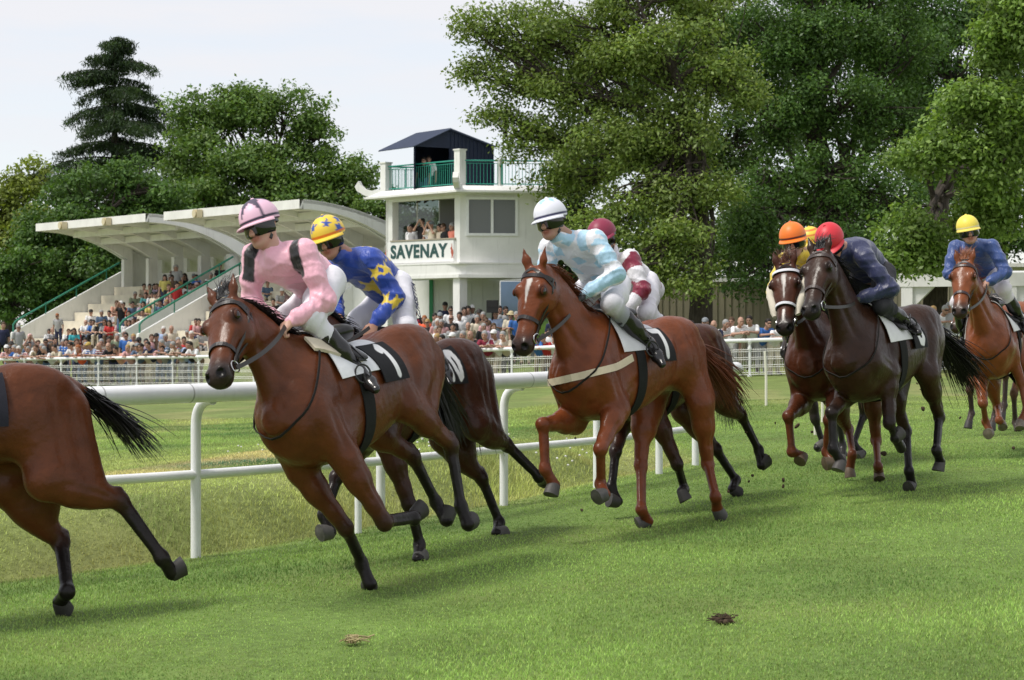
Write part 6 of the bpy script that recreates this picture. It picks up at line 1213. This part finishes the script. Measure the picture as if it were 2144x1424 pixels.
def finish_people():
    from collections import defaultdict
    g = defaultdict(list)
    for p in PEOPLE: g[p[1]+(p[3],)].append(p)
    for (sh, hr, ps, area, child), L_ in g.items():
        L_.sort(key=lambda p: p[2])
        for i, p in enumerate(L_):
            who = 'child' if child else 'person'; t = f'{who} in {sh}, {hr}, {ps} {area}'
            if len(L_) > 1: t += f', {NTH[min(i, 14)]} such from left'
            w = t.split(); p[0]['label'] = ' '.join(w[:16]); p[0]['category'] = 'spectator'; p[0]['group'] = 'spectators watching the race'
def horse_yaw(x, y, j=0): return math.atan2(14-y, 1.5-x)+j
HH = dict(stand=1.60, lean=1.47, binoc=1.60, paper=1.60, cross=1.60, sit=.79)
CROWD = {
'at left fence': ('fence', """19 729 plaid-pink whitecap lean;30 733 pink dark lean;41 729 blue grey lean;50 730 white white lean;64 731 pink grey lean;73 727 white brown lean;88 727 khaki brown lean;101 725 black grey lean;110 730 white grey lean;128 728 cream dark lean;159 723 white dark+g lean;172 729 orange long-red lean;193 724 white grey lean;207 722 striped-blue yellowcap lean;223 723 striped-maroon bald lean;240 723 black bald lean;253 731 peach dark lean;272 728 pink blond lean;293 726 denim greycap lean;311 726 beige dark+g lean;322 722 navy dark lean;335 726 pink brown lean;346 729 grey long-dark lean;354 718 plaid-denim grey lean;381 721 beige grey lean;390 720 lightblue bald+g lean;403 721 black dark lean;415 721 white dark lean"""),
'behind left fence': ('back', """63 706 grey pinkcap binoc;81 719 beige brown stand;94 716 black dark+g stand;114 713 brown dark stand;129 717 grey grey stand;163 716 beige long-brown stand;175 717 lilac grey stand;182 713 brown dark stand;243 705 green grey stand;257 697 white white stand;267 703 blue dark+g stand;289 713 black blackcap stand;293 717 brown dark stand;328 705 brown blackcap stand;338 690 lightblue white stand;347 705 grey grey stand;358 688 beige bald paper;385 712 red dark stand;403 700 cream white stand;2 681 navy brown stand;42 686 grey grey+g stand;136 716 plaid-blue dark stand;213 716 beige grey stand;230 712 brown dark stand;306 716 lilac dark stand;370 713 white grey stand;60 722 denim dark stand;24 722 navy darkhat stand;282 706 cream blond stand;318 707 pink brown stand"""),
'on far stand': ('st1', """125 661 grey red+g stand;110 686 striped-navy bald sit;104 687 white dark sit;148 697 navy dark sit;157 704 turquoise long-dark sit;168 685 red dark+g sit;179 670 white bald sit;191 655 white blackcap sit;190 665 white dark+g sit;208 669 black long-blond sit;216 663 denim grey paper;260 640 orange dark sit;250 637 striped-navy dark sit;240 633 peach brown sit;254 626 black whitecap binoc;281 622 green grey sit;300 626 lilac long-dark sit;277 640 denim dark sit;315 632 yellow dark sit;326 627 cream blackcap paper;342 623 white blond sit;357 613 striped-blue bald sit;340 644 plaid-red blond sit;251 668 striped-red blackcap sit;264 670 white brown sit;272 667 grey long-brown sit;283 671 navy brown sit;290 672 turquoise brown sit;313 596 peach dark sit;322 595 green long-dark sit;342 595 navy dark sit;352 598 beige brown sit;358 606 pink long-dark sit;354 590 black dark sit;364 564 plaid-brown grey stand;373 566 grey grey stand;346 577 yellow long-dark stand;389 582 black long-dark sit;404 580 white greycap sit;414 581 blue dark sit;410 588 pink pinkcap sit;393 591 white dark sit;397 598 red dark sit;422 599 cream grey sit;390 609 grey brown sit;463 556 black dark sit;355 648 black brown cross;366 677 red long-dark stand;265 655 khaki brown sit;330 610 grey dark sit;230 650 white dark sit;205 680 beige brown sit;222 672 grey long-brown sit;238 658 pink dark sit;268 650 white long-dark sit;288 648 navy brown sit;300 650 cream dark sit;310 640 white brown sit;322 640 red long-dark sit;296 636 grey grey sit;334 632 denim dark sit;346 634 white blond sit;330 596 lilac brown sit;300 600 beige dark sit;365 600 white brown sit;372 590 grey dark sit;362 582 brown dark stand;380 596 cream long-blond sit;402 600 navy dark sit;415 600 pink brown sit;432 596 beige dark sit;440 580 white grey sit;195 682 blue dark sit;140 690 white brown sit;230 676 red long-dark sit;305 612 teal dark sit;318 612 white dark sit"""),
'on near stand': ('st2', """409 665 red dark sit;415 674 pink dark sit;409 685 plaid-pink grey sit;421 690 grey grey sit;395 708 cream grey sit;478 640 navy dark sit;490 655 white brown sit;505 628 pinkcap_ dark sit;575 640 black dark sit;588 618 grey whitecap sit;600 652 white grey sit;560 600 denim brown sit;525 600 beige long-brown sit;640 560 red dark sit;455 622 grey brown sit;470 600 lightblue grey sit;740 600 white grey sit;750 640 black brown sit"""),
'at centre fence': ('fence', """893 709 pink bald lean;905 709 white brown+g lean;928 708 peach long-blond lean;944 709 grey dark lean;960 705 cream whitecap lean;977 702 grey grey lean;998 702 black bald lean;1020 701 maroon grey lean;1043 700 white whitecap lean;1062 702 beige grey lean;1144 706 red dark lean;1157 708 white brown lean;1130 704 blue dark lean;876 708 beige grey lean"""),
'behind centre fence': ('back', """899 675 black blond+g stand;914 674 pink white stand;925 676 pink grey stand;941 667 black bald+g cross;963 661 white dark stand;975 651 white dark stand;1003 667 cream grey stand;1021 672 pink brown+g stand;1037 657 lightblue bald paper;1057 649 grey dark stand;1066 660 cream strawhat paper;1063 638 white greycap stand;924 689 white brown stand;874 656 black dark+g cross;865 660 maroon dark stand;932 640 navy blackcap stand;945 649 white dark+g stand;981 648 white dark stand;991 646 striped-denim whitecap stand;1001 656 black darkhat stand;1014 661 brown grey stand;1048 648 black dark stand;904 663 brown dark stand;920 662 grey greycap stand;1154 695 white dark stand;888 668 orange red stand;910 690 beige grey stand;952 684 grey dark stand;985 682 khaki bald stand;1011 684 black grey stand;1032 684 lilac long-brown stand;1160 668 navy grey stand;1100 668 white dark stand;1085 660 blue grey stand"""),
'at right fence': ('fence', """1412 672 white blackcap stand;1422 679 white dark lean;1393 668 black dark stand;1469 684 magenta brown lean;1484 674 white greycap stand;1498 678 navy bald lean;1514 679 white grey lean;1531 673 white brown stand;1542 672 white bald lean;1577 669 white dark lean;1595 677 blue dark+g lean;1446 680 khaki dark lean;1622 680 white dark lean;1965 648 white grey+g lean;1978 635 plaid-lightblue dark stand;1938 650 cream blond lean;2134 618 navy dark stand;1991 642 grey grey stand;1858 655 beige grey lean;2100 640 white brown lean;1376 680 grey grey lean"""),
'in tower window': ('tower', """858 477 white grey stand;866 477 grey dark stand;882 465 black dark binoc;900 470 white red stand;907 471 cream greycap binoc;924 476 beige dark stand;933 475 black brown+g stand;949 474 coral grey stand"""),
'in rooftop hut': ('hut', """901 333 white dark stand;884 336 black dark stand"""),
}
def stand_solve(g0, ln, px, py, hh, z0=.05, D2=5.6, zb=3.25):
    nc, = g0; best = None
    for d in np.arange(66, 112, .05):
        p = at(px, py, d); r = p-nc; f = r@FR; a = r@AX
        if f > D2 or f < -1.3: continue
        tz = z0+.28+min(7, max(0, int((D2-f)/.70)))*(zb-z0-.28)/7
        e = abs(p[2]-tz-hh-.02)+ (0 if .2 < a < ln-.2 else min(abs(a-.2), abs(a-ln+.2)))
        if best is None or e < best[0]: best = (e, p[0], p[1], tz)
    return best
def build_people(tw, s1, s2):
    templates()
    for area, (mode, txt) in CROWD.items():
        for ln in txt.split(';'):
            px, py, shirt, hair, pose = ln.split(); px, py = float(px), float(py); q = random.Random(int(px*31+py)); shirt = shirt.replace('pinkcap_', 'pink')
            if mode in ('fence', 'back'):
                # distance along this column to the fence, plus how far behind it the person stands
                ds = np.arange(50, 95, .05); xs = (px-CX)/F*ds; yf = np.interp(xs, FENCE[:, 0], FENCE[:, 1]); d0 = ds[np.argmin(np.abs(ds-yf))]
                d = d0+(.62 if pose == 'lean' else (.55 if mode == 'fence' else 1.5)); 
                if mode == 'back': d += max(0, (716-py))*(.085 if px < 500 else .10)
                z = float(zg((px-CX)/F*d, d)); zh = at(px, py, d)[2]; sc = (zh-z)/HH[pose]
                s2_ = min(max(sc, .90), 1.06); z = z+(zh-z-HH[pose]*s2_) if abs(zh-z-HH[pose]*s2_) < .35 else z
                x = (px-CX)/F*d
                if pose == 'lean':
                    i = np.searchsorted(FENCE[:, 0], x); tdir = unit(FENCE[i]-FENCE[i-1]); yaw = math.atan2(-tdir[0], tdir[1])+q.uniform(-.35, .6)
                else: yaw = horse_yaw(x, d, q.uniform(-.35, .35))
                person(x, d, z, yaw, s2_, shirt, hair, pose, area, px)
            elif mode in ('st1', 'st2'):
                g0 = s1 if mode == 'st1' else s2; b = stand_solve((np.array([g0[0], g0[1], 0]),), 10.4, px, py, HH[pose])
                if b is None: continue
                sc = q.uniform(.92, 1.04); person(b[1], b[2], b[3]+.02, horse_yaw(b[1], b[2], q.uniform(-.5, .3)), sc, shirt, hair, pose, area, px)
            elif mode == 'tower':
                t = (px-953)/(812-953); p = tw['Lm'](min(max(t*.93+.03, .05), .9)); p = np.append(p, 0)-tw['nL']*.80; p[0] = (px-CX)/F*p[1]
                person(p[0], p[1], CH+(HZ-py)/F*p[1]-1.60, math.atan2(tw['nL'][1], tw['nL'][0])+q.uniform(-.2, .5), 1.0, shirt, hair, pose, area, px)
            else:
                p = tw['q'](.75 if px > 890 else .35, .7, 0); person((px-CX)/F*p[1], p[1], CH+(HZ-py)/F*p[1]-1.60, -1.9, 1.0, shirt, hair, pose, area, px)
    # the child in red trousers sitting on the rail, held by a parent
    finish_people()
# ------------------------------------------------------------------ build everything: setting first
build_ground(); build_grass(); build_rail(); build_fence()
S1 = (-16.2+.798*4.55, 88+.602*4.55); S2 = (-8.4+.798*4.55, 77.8+.602*4.55)
build_stand(S1, 10.6, 'a', 'farther concrete grandstand with a cantilevered curved roof, left of the pair')
build_stand(S2, 10.3, 'b', 'nearer concrete grandstand with a cantilevered curved roof beside the judges tower')
TW = build_tower(); build_right_side()
c0 = HZ
make_cedar('tall dark cedar rising behind the left trees and far stand', 240, 125, 66, 674, 290)
LG = (.070, .115, .026)
make_tree('broadleaf_tree', 'wide domed broadleaf tree behind the two grandstands', (at(560,674,118)[0], 118, 0), [(at(560,674,118)[0],118,0,.6),(at(555,560,118)[0],118,at(0,520,118)[2],.5),(at(560,420,118)[0],118,at(0,400,118)[2],.4),(at(570,300,118)[0],118,at(0,300,118)[2],.25)],
 [blob(420,250,118,85,55),blob(500,220,118,110,55),blob(600,235,117,95,60),blob(665,290,117,60,60),blob(640,360,116,110,60),blob(480,330,115,120,70),blob(380,330,116,80,80),blob(740,370,116,62,50),blob(560,420,115,150,50),blob(420,410,114,120,50),blob(700,420,115,70,40),blob(800,430,114,60,40),blob(860,470,113,70,45),blob(830,540,112,80,50),blob(760,520,112,80,50)], (.060,.105,.024), 80000, .25, 1, clump=.9, col2=(.12,.165,.04))
make_tree('broadleaf_tree', 'dense dark green tree beside the far stand', (at(150,674,104)[0], 104, 0), [(at(150,674,104)[0],104,0,.5),(at(150,600,104)[0],104,3,.4),(at(160,450,104)[0],104,at(0,450,104)[2],.25)],
 [blob(200,400,106,140,60),blob(300,390,106,90,60),blob(120,480,104,110,70),blob(230,500,104,120,70),blob(60,560,102,90,60),blob(180,580,103,130,60),blob(40,630,102,80,50),blob(130,650,103,110,40),blob(230,640,104,60,50),blob(330,440,107,100,40)], (.040,.080,.018), 70000, .235, 2, clump=.85, col2=(.095,.15,.035))
make_tree('broadleaf_tree', 'yellow green tree at the left edge', (at(20,674,112)[0], 112, 0), [(at(20,674,112)[0],112,0,.4),(at(20,560,112)[0],112,4,.3),(at(30,430,112)[0],112,at(0,430,112)[2],.2)],
 [blob(30,430,112,70,80),blob(70,380,112,50,50),blob(10,500,111,80,70),blob(-50,440,112,70,90),blob(60,480,110,60,60)], (.115,.14,.026), 15000, .28, 3, clump=.9, col2=(.19,.21,.05))
# right hand trees
def tk(px0, d, pys, rs, pxs): return [(at(x,674,d)[0], d, at(0,y,d)[2] if y < 674 else -.2, r) for x, y, r in zip(pxs, pys, rs)]
make_tree('plane_tree', 'tall loose crowned tree with a leaning trunk right of the tower', (at(1470,674,68)[0], 68, 0), tk(1470,68,(700,560,430,330,230,120),(.42,.36,.33,.28,.22,.12),(1462,1470,1462,1450,1440,1400)),
 [blob(1120,70,70,120,70),blob(1020,50,70,70,45),blob(1010,150,70,50,40),blob(1060,250,70,60,40),blob(1330,-20,69,140,70),blob(1480,0,70,120,80),blob(1250,60,69,150,80),blob(1100,170,70,100,60),blob(1230,190,69,140,80),blob(1390,110,68,150,100),blob(1130,290,70,95,55),blob(1290,310,68,130,70),blob(1430,280,68,120,90),blob(1200,380,70,100,50),blob(1330,430,67,110,60),blob(1430,400,67,110,60),blob(1330,570,66,95,60),blob(1400,500,66,90,50),blob(1250,500,67,80,60),blob(1430,580,65.5,70,50),blob(1520,180,68,90,90)], (.095,.135,.030), 105000, .15, 4, clump=.6, col2=(.16,.185,.05))
make_tree('ivy_clad_tree', 'upright ivy clad trunk close behind the tower', (at(1205,674,74)[0], 74, 0), tk(1205,74,(700,560,430,300),(.35,.32,.3,.2),(1200,1205,1205,1210)),
 [blob(1195,360,74,42,40),blob(1190,430,74,44,50),blob(1195,500,74,50,50),blob(1195,570,73.6,55,50),blob(1200,640,73.4,60,50),blob(1210,280,74,40,60),blob(1260,600,73,60,60)], (.030,.058,.014), 24000, .13, 5, clump=.45, col2=(.08,.12,.03))
make_tree('oak_tree', 'large dark oak in the middle of the right hand wood', (at(1700,674,76)[0], 76, 0), tk(1700,76,(700,560,400,250,100),(.5,.45,.4,.3,.2),(1740,1738,1725,1700,1680)),
 [blob(1600,80,76,120,100),blob(1680,-30,77,130,70),blob(1850,-30,77,130,70),blob(1750,60,76,130,90),blob(1880,90,77,120,100),blob(1620,240,75,110,80),blob(1760,220,75,120,90),blob(1880,270,76,110,90),blob(1600,380,74,110,70),blob(1730,380,74,110,70),blob(1850,420,74,100,70),blob(1610,500,72,100,60),blob(1740,500,73,110,60),blob(1850,540,73,90,50),blob(1500,60,78,110,90),blob(1560,170,78,100,80),blob(1560,460,72,70,60),blob(1580,600,71,60,35)], (.042,.082,.019), 110000, .155, 6, clump=.6, col2=(.09,.145,.034))
make_tree('plane_tree', 'bright leaved tree with a stout trunk behind the yellow capped rider', (at(1965,674,64.5)[0], 64.5, 0), tk(1965,64.5,(715,640,560,440,390,250),(.42,.39,.36,.33,.25,.12),(1955,1958,1962,1965,1980,2040)),
 [blob(2060,190,58,90,80),blob(2130,0,58,70,60),blob(2120,90,58,80,70),blob(2130,240,58,80,90),blob(2000,300,58,80,50),blob(1930,330,58,70,30),blob(2090,340,58,90,50),blob(1900,480,59,60,40),blob(2080,430,59,90,50),blob(1870,550,59,50,35),blob(1960,540,59.5,50,40),blob(2020,480,60,60,50)], (.085,.135,.026), 46000, .165, 7, clump=.5, col2=(.19,.25,.07))
make_tree('oak_tree', 'dark background tree filling the top right behind the bright one', (at(2080,674,84)[0], 84, 0), tk(2080,84,(700,500,300),(.5,.4,.25),(2080,2085,2090)),
 [blob(2000,60,84,130,90),blob(2130,140,84,120,110),blob(1980,200,84,110,90),blob(2100,330,84,130,90),blob(1990,420,84,120,90),blob(2120,480,84,100,70),blob(2180,250,84,90,120),blob(1950,30,86,120,90),blob(2150,20,86,130,90),blob(2080,20,86,120,80),blob(1880,180,86,100,90)], (.034,.068,.016), 64000, .19, 8, clump=.75, col2=(.05,.09,.02))
make_tree('oak_tree', 'shaded tree behind the leaning one filling the wood', (at(1400,674,90)[0], 90, 0), tk(1400,90,(700,500,300),(.5,.4,.25),(1380,1390,1400)),
 [blob(1180,120,90,110,90),blob(1330,140,90,130,100),blob(1480,120,90,130,100),blob(1290,300,90,130,90),blob(1440,330,90,140,90),blob(1560,300,90,110,90),blob(1330,480,88,130,80),blob(1470,500,86,120,70),blob(1590,480,86,100,70)], (.042,.074,.018), 52000, .21, 9, clump=.8, col2=(.06,.095,.022))
make_tree('oak_tree', 'far tree closing the gaps low behind the large dark oak', (at(1760,674,97)[0], 97, 0), tk(1760,97,(700,500,300),(.5,.4,.25),(1760,1765,1770)),
 [blob(1600,560,96,110,60),blob(1720,560,96,110,60),blob(1850,560,96,110,60),blob(1960,560,96,90,60),blob(1650,420,97,120,90),blob(1800,420,97,120,90),blob(1930,400,97,110,90),blob(1700,260,97,130,100),blob(1860,250,97,120,100),blob(1780,110,97,150,100),blob(1940,90,97,130,110),blob(1700,20,97,140,90),blob(1620,150,97,110,100),blob(1500,560,94,90,60),blob(1400,580,94,90,50),blob(1290,590,94,80,50)], (.034,.064,.016), 54000, .22, 10, clump=.8, col2=(.07,.11,.026))
build_people(TW, (-16.2+.798*4.55, 88+.602*4.55), (-8.4+.798*4.55, 77.8+.602*4.55))
# ------------------------------------------------------------------ the race
BAY = (.105, .030, .0095); BLK = (.010, .0075, .007); CHEST = (.155, .041, .0125); DBAY = (.050, .022, .014)
def argyle(V, j, reg, tax, back):
    w = np.array([.76, .77, .82]); b = np.array([.40, .62, .78]); C = np.tile(w, (len(V), 1))
    for n, s in (('L', 1), ('R', -1)):
        ax = unit(j['e'+n]-j['s'+n]); t = (V-j['s'+n])@ax; rel = V-j['s'+n]; a = np.arctan2(rel@np.cross(ax, back), rel@back)
        m = (reg > 0) & ((V[:, 1]*s) > 0); dia = (np.abs(((t/.16+a/2.1) % 1)-.5) < .25) | (np.abs(((t/.16-a/2.1) % 1)-.5) < .18)
        C = np.where((m & dia)[:, None], b, C)
    t = (V-j['pel'])@tax; m = (reg == 0) & (np.abs(((t/.24+V[:, 1]/.20) % 1)-.5)+np.abs(((t/.24-V[:, 1]/.20) % 1)-.5) < .34); C = np.where(m[:, None], b, C)
    return C
def epaulettes(V, j, reg, tax, back):
    C = np.tile(np.array(srgb(236, 178, 194)), (len(V), 1)); fr = -back
    for n in ('L', 'R'):
        s = j['s'+n]; inn = unit(j['nb']-s); p = s+inn*.045
        q = V-p; lat_ = q@inn; m = sm((.040-np.abs(lat_))/.008)*sm((.17-np.linalg.norm(q, axis=1))/.01)
        C = C*(1-m[:, None])+np.array([.012, .012, .014])*m[:, None]
    return C
def stars(V, j, reg, tax, back):
    C = np.tile(np.array([.018, .060, .36]), (len(V), 1)); Y = np.array([.72, .52, .05]); lat = np.array([0, 1., 0])
    mid = j['pel']*.5+j['nb']*.5
    spots = [(mid+back*.12+lat*.10-tax*.02, back+lat*.5, .075), (mid+back*.14-lat*.06+tax*.10, back, .075), (j['nb']*.8+j['pel']*.2+back*.1+lat*.05, back+lat*.2, .07), (mid+lat*.17+tax*.10, lat, .085), (mid+lat*.16-tax*.17, lat, .08), (mid-back*.12+lat*.03, -back, .12), (mid-lat*.17, -lat, .085)]
    for n, s in (('L', 1), ('R', -1)):
        for t in (.35,): p = j['s'+n]+(j['e'+n]-j['s'+n])*t; spots += [(p+lat*s*.07, lat*s, .068), (p-unit(np.cross(lat, j['e'+n]-j['s'+n]))*.07, -unit(np.cross(lat, j['e'+n]-j['s'+n])), .06), (p+unit(np.cross(lat, j['e'+n]-j['s'+n]))*.07, unit(np.cross(lat, j['e'+n]-j['s'+n])), .06)]
        for t in (.30,): p = j['e'+n]+(j['w'+n]-j['e'+n])*t; spots.append((p+lat*s*.06, lat*s, .062)); spots.append((p-unit(np.cross(lat, j['w'+n]-j['e'+n]))*.06, -unit(np.cross(lat, j['w'+n]-j['e'+n])), .055))
    for c, n, r in spots: C = np.where((star_mask(V, c, n, r, c[0]*40) > .5)[:, None], Y, C)
    return C
def hoops(c1, c2, w=.11):
    c1, c2 = np.array(c1), np.array(c2)
    def fn(V, j, reg, tax, back):
        t = (V-j['pel'])@tax; k = (t/w) % 2 < 1
        for n, s in (('L', 1), ('R', -1)):
            m = (reg > 0) & (V[:, 1]*s > 0); d1 = (V-j['s'+n])@unit(j['e'+n]-j['s'+n]); d2 = (V-j['e'+n])@unit(j['w'+n]-j['e'+n]); ta = np.where(d2 > 0, .30+d2, d1); k = np.where(m, ((ta+.02)/w) % 2 < 1, k)
        return np.where(k[:, None], c1, c2)
    return fn
def redwaist(c):
    def fn(V, j, reg, tax, back): return np.where((((V-j['pel'])@tax < .06) & (reg == 0))[:, None], np.array([.30, .02, .03]), np.array(c))
    return fn
def pinkcap(x, y, z, a, el, C):
    P = np.stack([x, y, z], 1); return np.where((star_mask(P*[1, 1, .5], np.array([.03, 0, .064]), (0, 0, 1), .115, .4) > .5)[:, None], np.array([.07, .055, .09]), C)
def starcap(x, y, z, a, el, C):
    P = np.stack([x, y, z], 1)
    for d in ((.7, .5, .6), (.75, -.45, .55), (-.1, .8, .6), (0, -.8, .6), (.1, 0, 1), (-.7, .3, .6), (.25, .95, .15)):
        d = unit(d); C = np.where((star_mask(P, d*np.array([.14, .119, .128]), d, .045, d[1]*9) > .5)[:, None], np.array([.03, .08, .36]), C)
    return C
def diamondcap(x, y, z, a, el, C): return np.where((np.abs(((a+.5) % 1.05)-.52)+np.abs(np.arccos(np.clip(el, -1, 1))-.55)*1.2 < .38)[:, None], np.array([.36, .60, .80]), C)
def stripecap(x, y, z, a, el, C): return np.where(((z/.045) % 1 < .35)[:, None], np.array([.72, .20, .04]), C)
WHT = (.72, .73, .75)
h = make_horse('L', 'bay horse cut by the left edge showing only hindquarters and black tail', BAY, BLK, (.008, .007, .007), num='0', cx=(-.06, -.41), tail_d=(-1, .1, -.80), tail_l=.43, tailg=.5, tail_n=210, cloth=(.02, .02, .03))
make_jockey(h, 'jockey on the leading horse beyond the left edge of the photo', (.10, .12, .3), (.6, .6, .6))
h = make_horse('P', 'bay horse in a number 1 cloth carrying the jockey in pink', BAY, BLK, (.008, .007, .007), num='1', tail_d=(-.45, -.25, -1), tail_l=.55, tailg=.6, roll=(.62, .55, .43), padc=WHT, forelock=True)
make_jockey(h, 'jockey in pink silks with black epaulettes and a pink cap', srgb(236, 178, 194), srgb(226, 186, 206), shirtfn=epaulettes, capfn=pinkcap, gaze=(1, .0, -.08), skin=(.50, .29, .215), band=(.03, .03, .05), peak=srgb(236, 190, 206))
h = make_horse('S', 'dark bay horse partly hidden behind the leading pink rider\'s horse', (.050, .016, .008), BLK, (.008, .007, .007), num='10', cx=(-.04, -.38), hoofc=(.075, .07, .065), tail_d=(-.3, -.4, -1), tail_l=.5, tailg=.5)
_, k = make_jockey(h, 'jockey in blue silks with yellow stars and a starred yellow cap', (.018, .06, .36), (.80, .56, .06), shirtfn=stars, capfn=starcap, gaze=(1, .15, -.28), band=(.70, .17, .02), peak=(.80, .56, .06))
def breeches_text(rt, k, txt):     # rider's name lettered down the outside of the thigh
    j = k['j']; me = text_mesh(txt, .072, .001, .002, .9); p = (j['hL']*.45+j['kL']*.55); ax = unit(j['hL']-j['kL']); n = np.array([-.25, 1, .25]); n = unit(n-(n@ax)*ax); yv = np.cross(n, ax)
    p = p+n*.113; M4 = np.eye(4); M4[:3, 0] = ax; M4[:3, 1] = yv; M4[:3, 2] = n; M4[:3, 3] = p+k['off']; me.materials.clear(); me.materials.append(mat('navy print', (.03, .035, .09), .7)); o = link('lettering', me, rt); o.matrix_local = Matrix(M4.tolist())
breeches_text(_, k, 'C.PASETTA')
h = make_horse('B', 'bright chestnut horse with a white blaze and cream breast girth', CHEST, (.135, .034, .012), (.13, .040, .016), num='7', breast=(.60, .52, .38), face=[(.14, .36, .030, .010, 0), (.34, .50, .011, .004, 0)], nosec=(.045, .022, .018), tail_d=(-.6, .3, -.80), tail_l=.50, tailg=.5, hoofc=(.060, .056, .052), padc=(.62, .62, .64), forelock=False)
make_jockey(h, 'jockey in white and pale blue diamond silks with a white cap', WHT, (.74, .75, .82), shirtfn=argyle, capfn=diamondcap, glove=(.012, .012, .013), gaze=(1, .02, -.14), skin=(.40, .23, .165), band=(.03, .03, .09), sock=(.26, .27, .30))
h = make_horse('M', 'dark bay horse behind the chestnut one, showing its rump and black legs', (.055, .018, .009), BLK, (.009, .008, .008), num='3', tail_d=(-.25, -.1, -1), tail_l=.55, tailg=.5, cloth=(.05, .02, .05))
make_jockey(h, 'jockey in white and maroon hooped silks with a maroon cap', (.7, .7, .72), (.24, .025, .06), shirtfn=hoops((.20, .008, .035), (.70, .69, .72), .135), band=None, gaze=(1, 0, -.4))
h = make_horse('O', 'brown horse with white noseband and sheepskin cheekpieces', (.070, .021, .009), (.115, .032, .012), (.08, .025, .012), num='4', face=[(.16, .34, .022, .014, 0), (.33, .52, .015, .006, 0), (.68, .86, .012, .014, 0)], nosetrim=(.72, .73, .78), sheep=True, hoofc=(.10, .07, .045), tail_l=.5, tail_d=(-.5, 0, -1))
make_jockey(h, 'jockey in yellow silks with an orange cap', (.74, .56, .05), (.84, .20, .025), band=(.06, .02, .02), gaze=(1, .12, -.2), skin=(.45, .26, .19))
h = make_horse('D', 'near black horse in a number 6 cloth ahead of its neighbours', (.034, .0135, .0065), (.012, .010, .010), (.010, .008, .008), num='6', nosec=(.014, .010, .009), hoofc=(.055, .05, .047), tail_d=(-.80, .25, -.75), tail_l=.72, tailg=.6, bridle=(.035, .020, .016))
make_jockey(h, 'jockey in plain navy jacket with a red cap bent low over the horse\'s neck', (.022, .028, .085), (.62, .03, .045), shirtfn=redwaist((.022, .028, .085)), glove=(.02, .03, .02), band=None, gaze=(1, .1, -.75), breech=(.03, .03, .035))
h = make_horse('Y', 'dark horse mostly hidden between the orange and red capped riders\' horses', (.035, .022, .018), (.02, .018, .018), (.01, .01, .01), num='2', hoofc=(.08, .075, .07), tail_l=.5, vox=.015)
make_jockey(h, 'jockey in yellow and orange striped cap behind the orange capped rider', (.74, .50, .05), (.80, .58, .07), capfn=stripecap, band=None, vox=.012)
h = make_horse('R', 'light chestnut horse at the right with a flying forelock', (.20, .058, .019), (.18, .055, .02), (.24, .08, .03), num='9', nosec=(.10, .06, .045), hoofc=(.16, .13, .10), tail_l=.5, cloth=(.72, .72, .75), numc=(.03, .04, .12), bridle=(.03, .014, .016))
make_jockey(h, 'jockey in royal blue silks with a red waist and a yellow cap', (.035, .075, .24), (.84, .68, .10), shirtfn=redwaist((.035, .075, .24)), band=(.70, .66, .40), peak=(.78, .62, .12), gaze=(1, .22, -.08), skin=(.44, .25, .18), breech=(.70, .66, .70))
h = make_horse('Z', 'chestnut horse at the right edge behind the light chestnut one', (.24, .08, .032), (.05, .035, .03), (.2, .07, .03), num='8', tail_l=.5, vox=.015)
# ------------------------------------------------------------------ turf thrown up by the hooves
q = random.Random(4)
SOIL = mat('dark soil', (.060, .038, .022), .95, var=.4, vscale=30)
for i, (px, py, d, s) in enumerate(((1668, 893, 17.6, 17), (1562, 905, 16.5, 8), (1623, 886, 17, 7), (1575, 996, 16.4, 9), (1568, 1008, 16.2, 8), (1640, 1018, 15.8, 10), (1610, 955, 16.6, 6), (1933, 856, 18.2, 12), (1928, 815, 19, 8), (1205, 918, 14, 7), (1218, 1068, 13.6, 9), (2010, 875, 18, 8), (1920, 803, 19, 6), (1850, 950, 17, 16), (1700, 905, 17.4, 8), (1525, 1029, 15.6, 8), (1640, 1005, 15.9, 12), (2122, 938, 17, 9))):
    r = s/F*d/2*.72; mb = MB(); mb.ball((0, 0, 0), (r*1.2, r*.8, r), 9, 7); v = np.vstack(mb.v); mb.v = [v+np.stack([vnoise(v/r, 2.2, i*3+k) for k in range(3)], 1)*r*.55]
    o = mb.build('turf_clod', SOIL, None, True, label='small dark clod of turf flying up behind the hooves', cat='clod', group='flying clods of turf'); p = at(px, py, d); o.location = tuple(p); o.rotation_euler = (q.random()*6, q.random()*6, q.random()*6)
for i, (px, py, lab) in enumerate(((1515, 1306, 'brown divot lying in the turf at lower right'), (735, 1350, 'small straw coloured tuft lying in the near turf'))):
    d = 10.0
    for _ in range(30): d = (CH-float(zg((px-CX)/F*d, d)))*F/(py-HZ)
    x = (px-CX)/F*d; mb = MB()
    for k in range(26): mb.tube([(q.gauss(0, .02), q.gauss(0, .02), .0), (q.gauss(0, .03), q.gauss(0, .03), q.uniform(.01, .035)), (q.gauss(0, .045), q.gauss(0, .04), q.uniform(0, .03))], q.uniform(.002, .004), 4)
    for k in range(0 if i == 1 else 7): mb.ball((q.gauss(0, .022), q.gauss(0, .02), .004), (q.uniform(.012, .03), q.uniform(.01, .022), .014), 7, 5)
    o = mb.build('turf_tuft' if i == 1 else 'divot', SOIL if i < 1 else mat('dry straw', (.36, .30, .15), .9), None, True, label=lab, cat='tuft' if i == 1 else 'divot'); o.location = (x, d, float(zg(x, d))+.012)
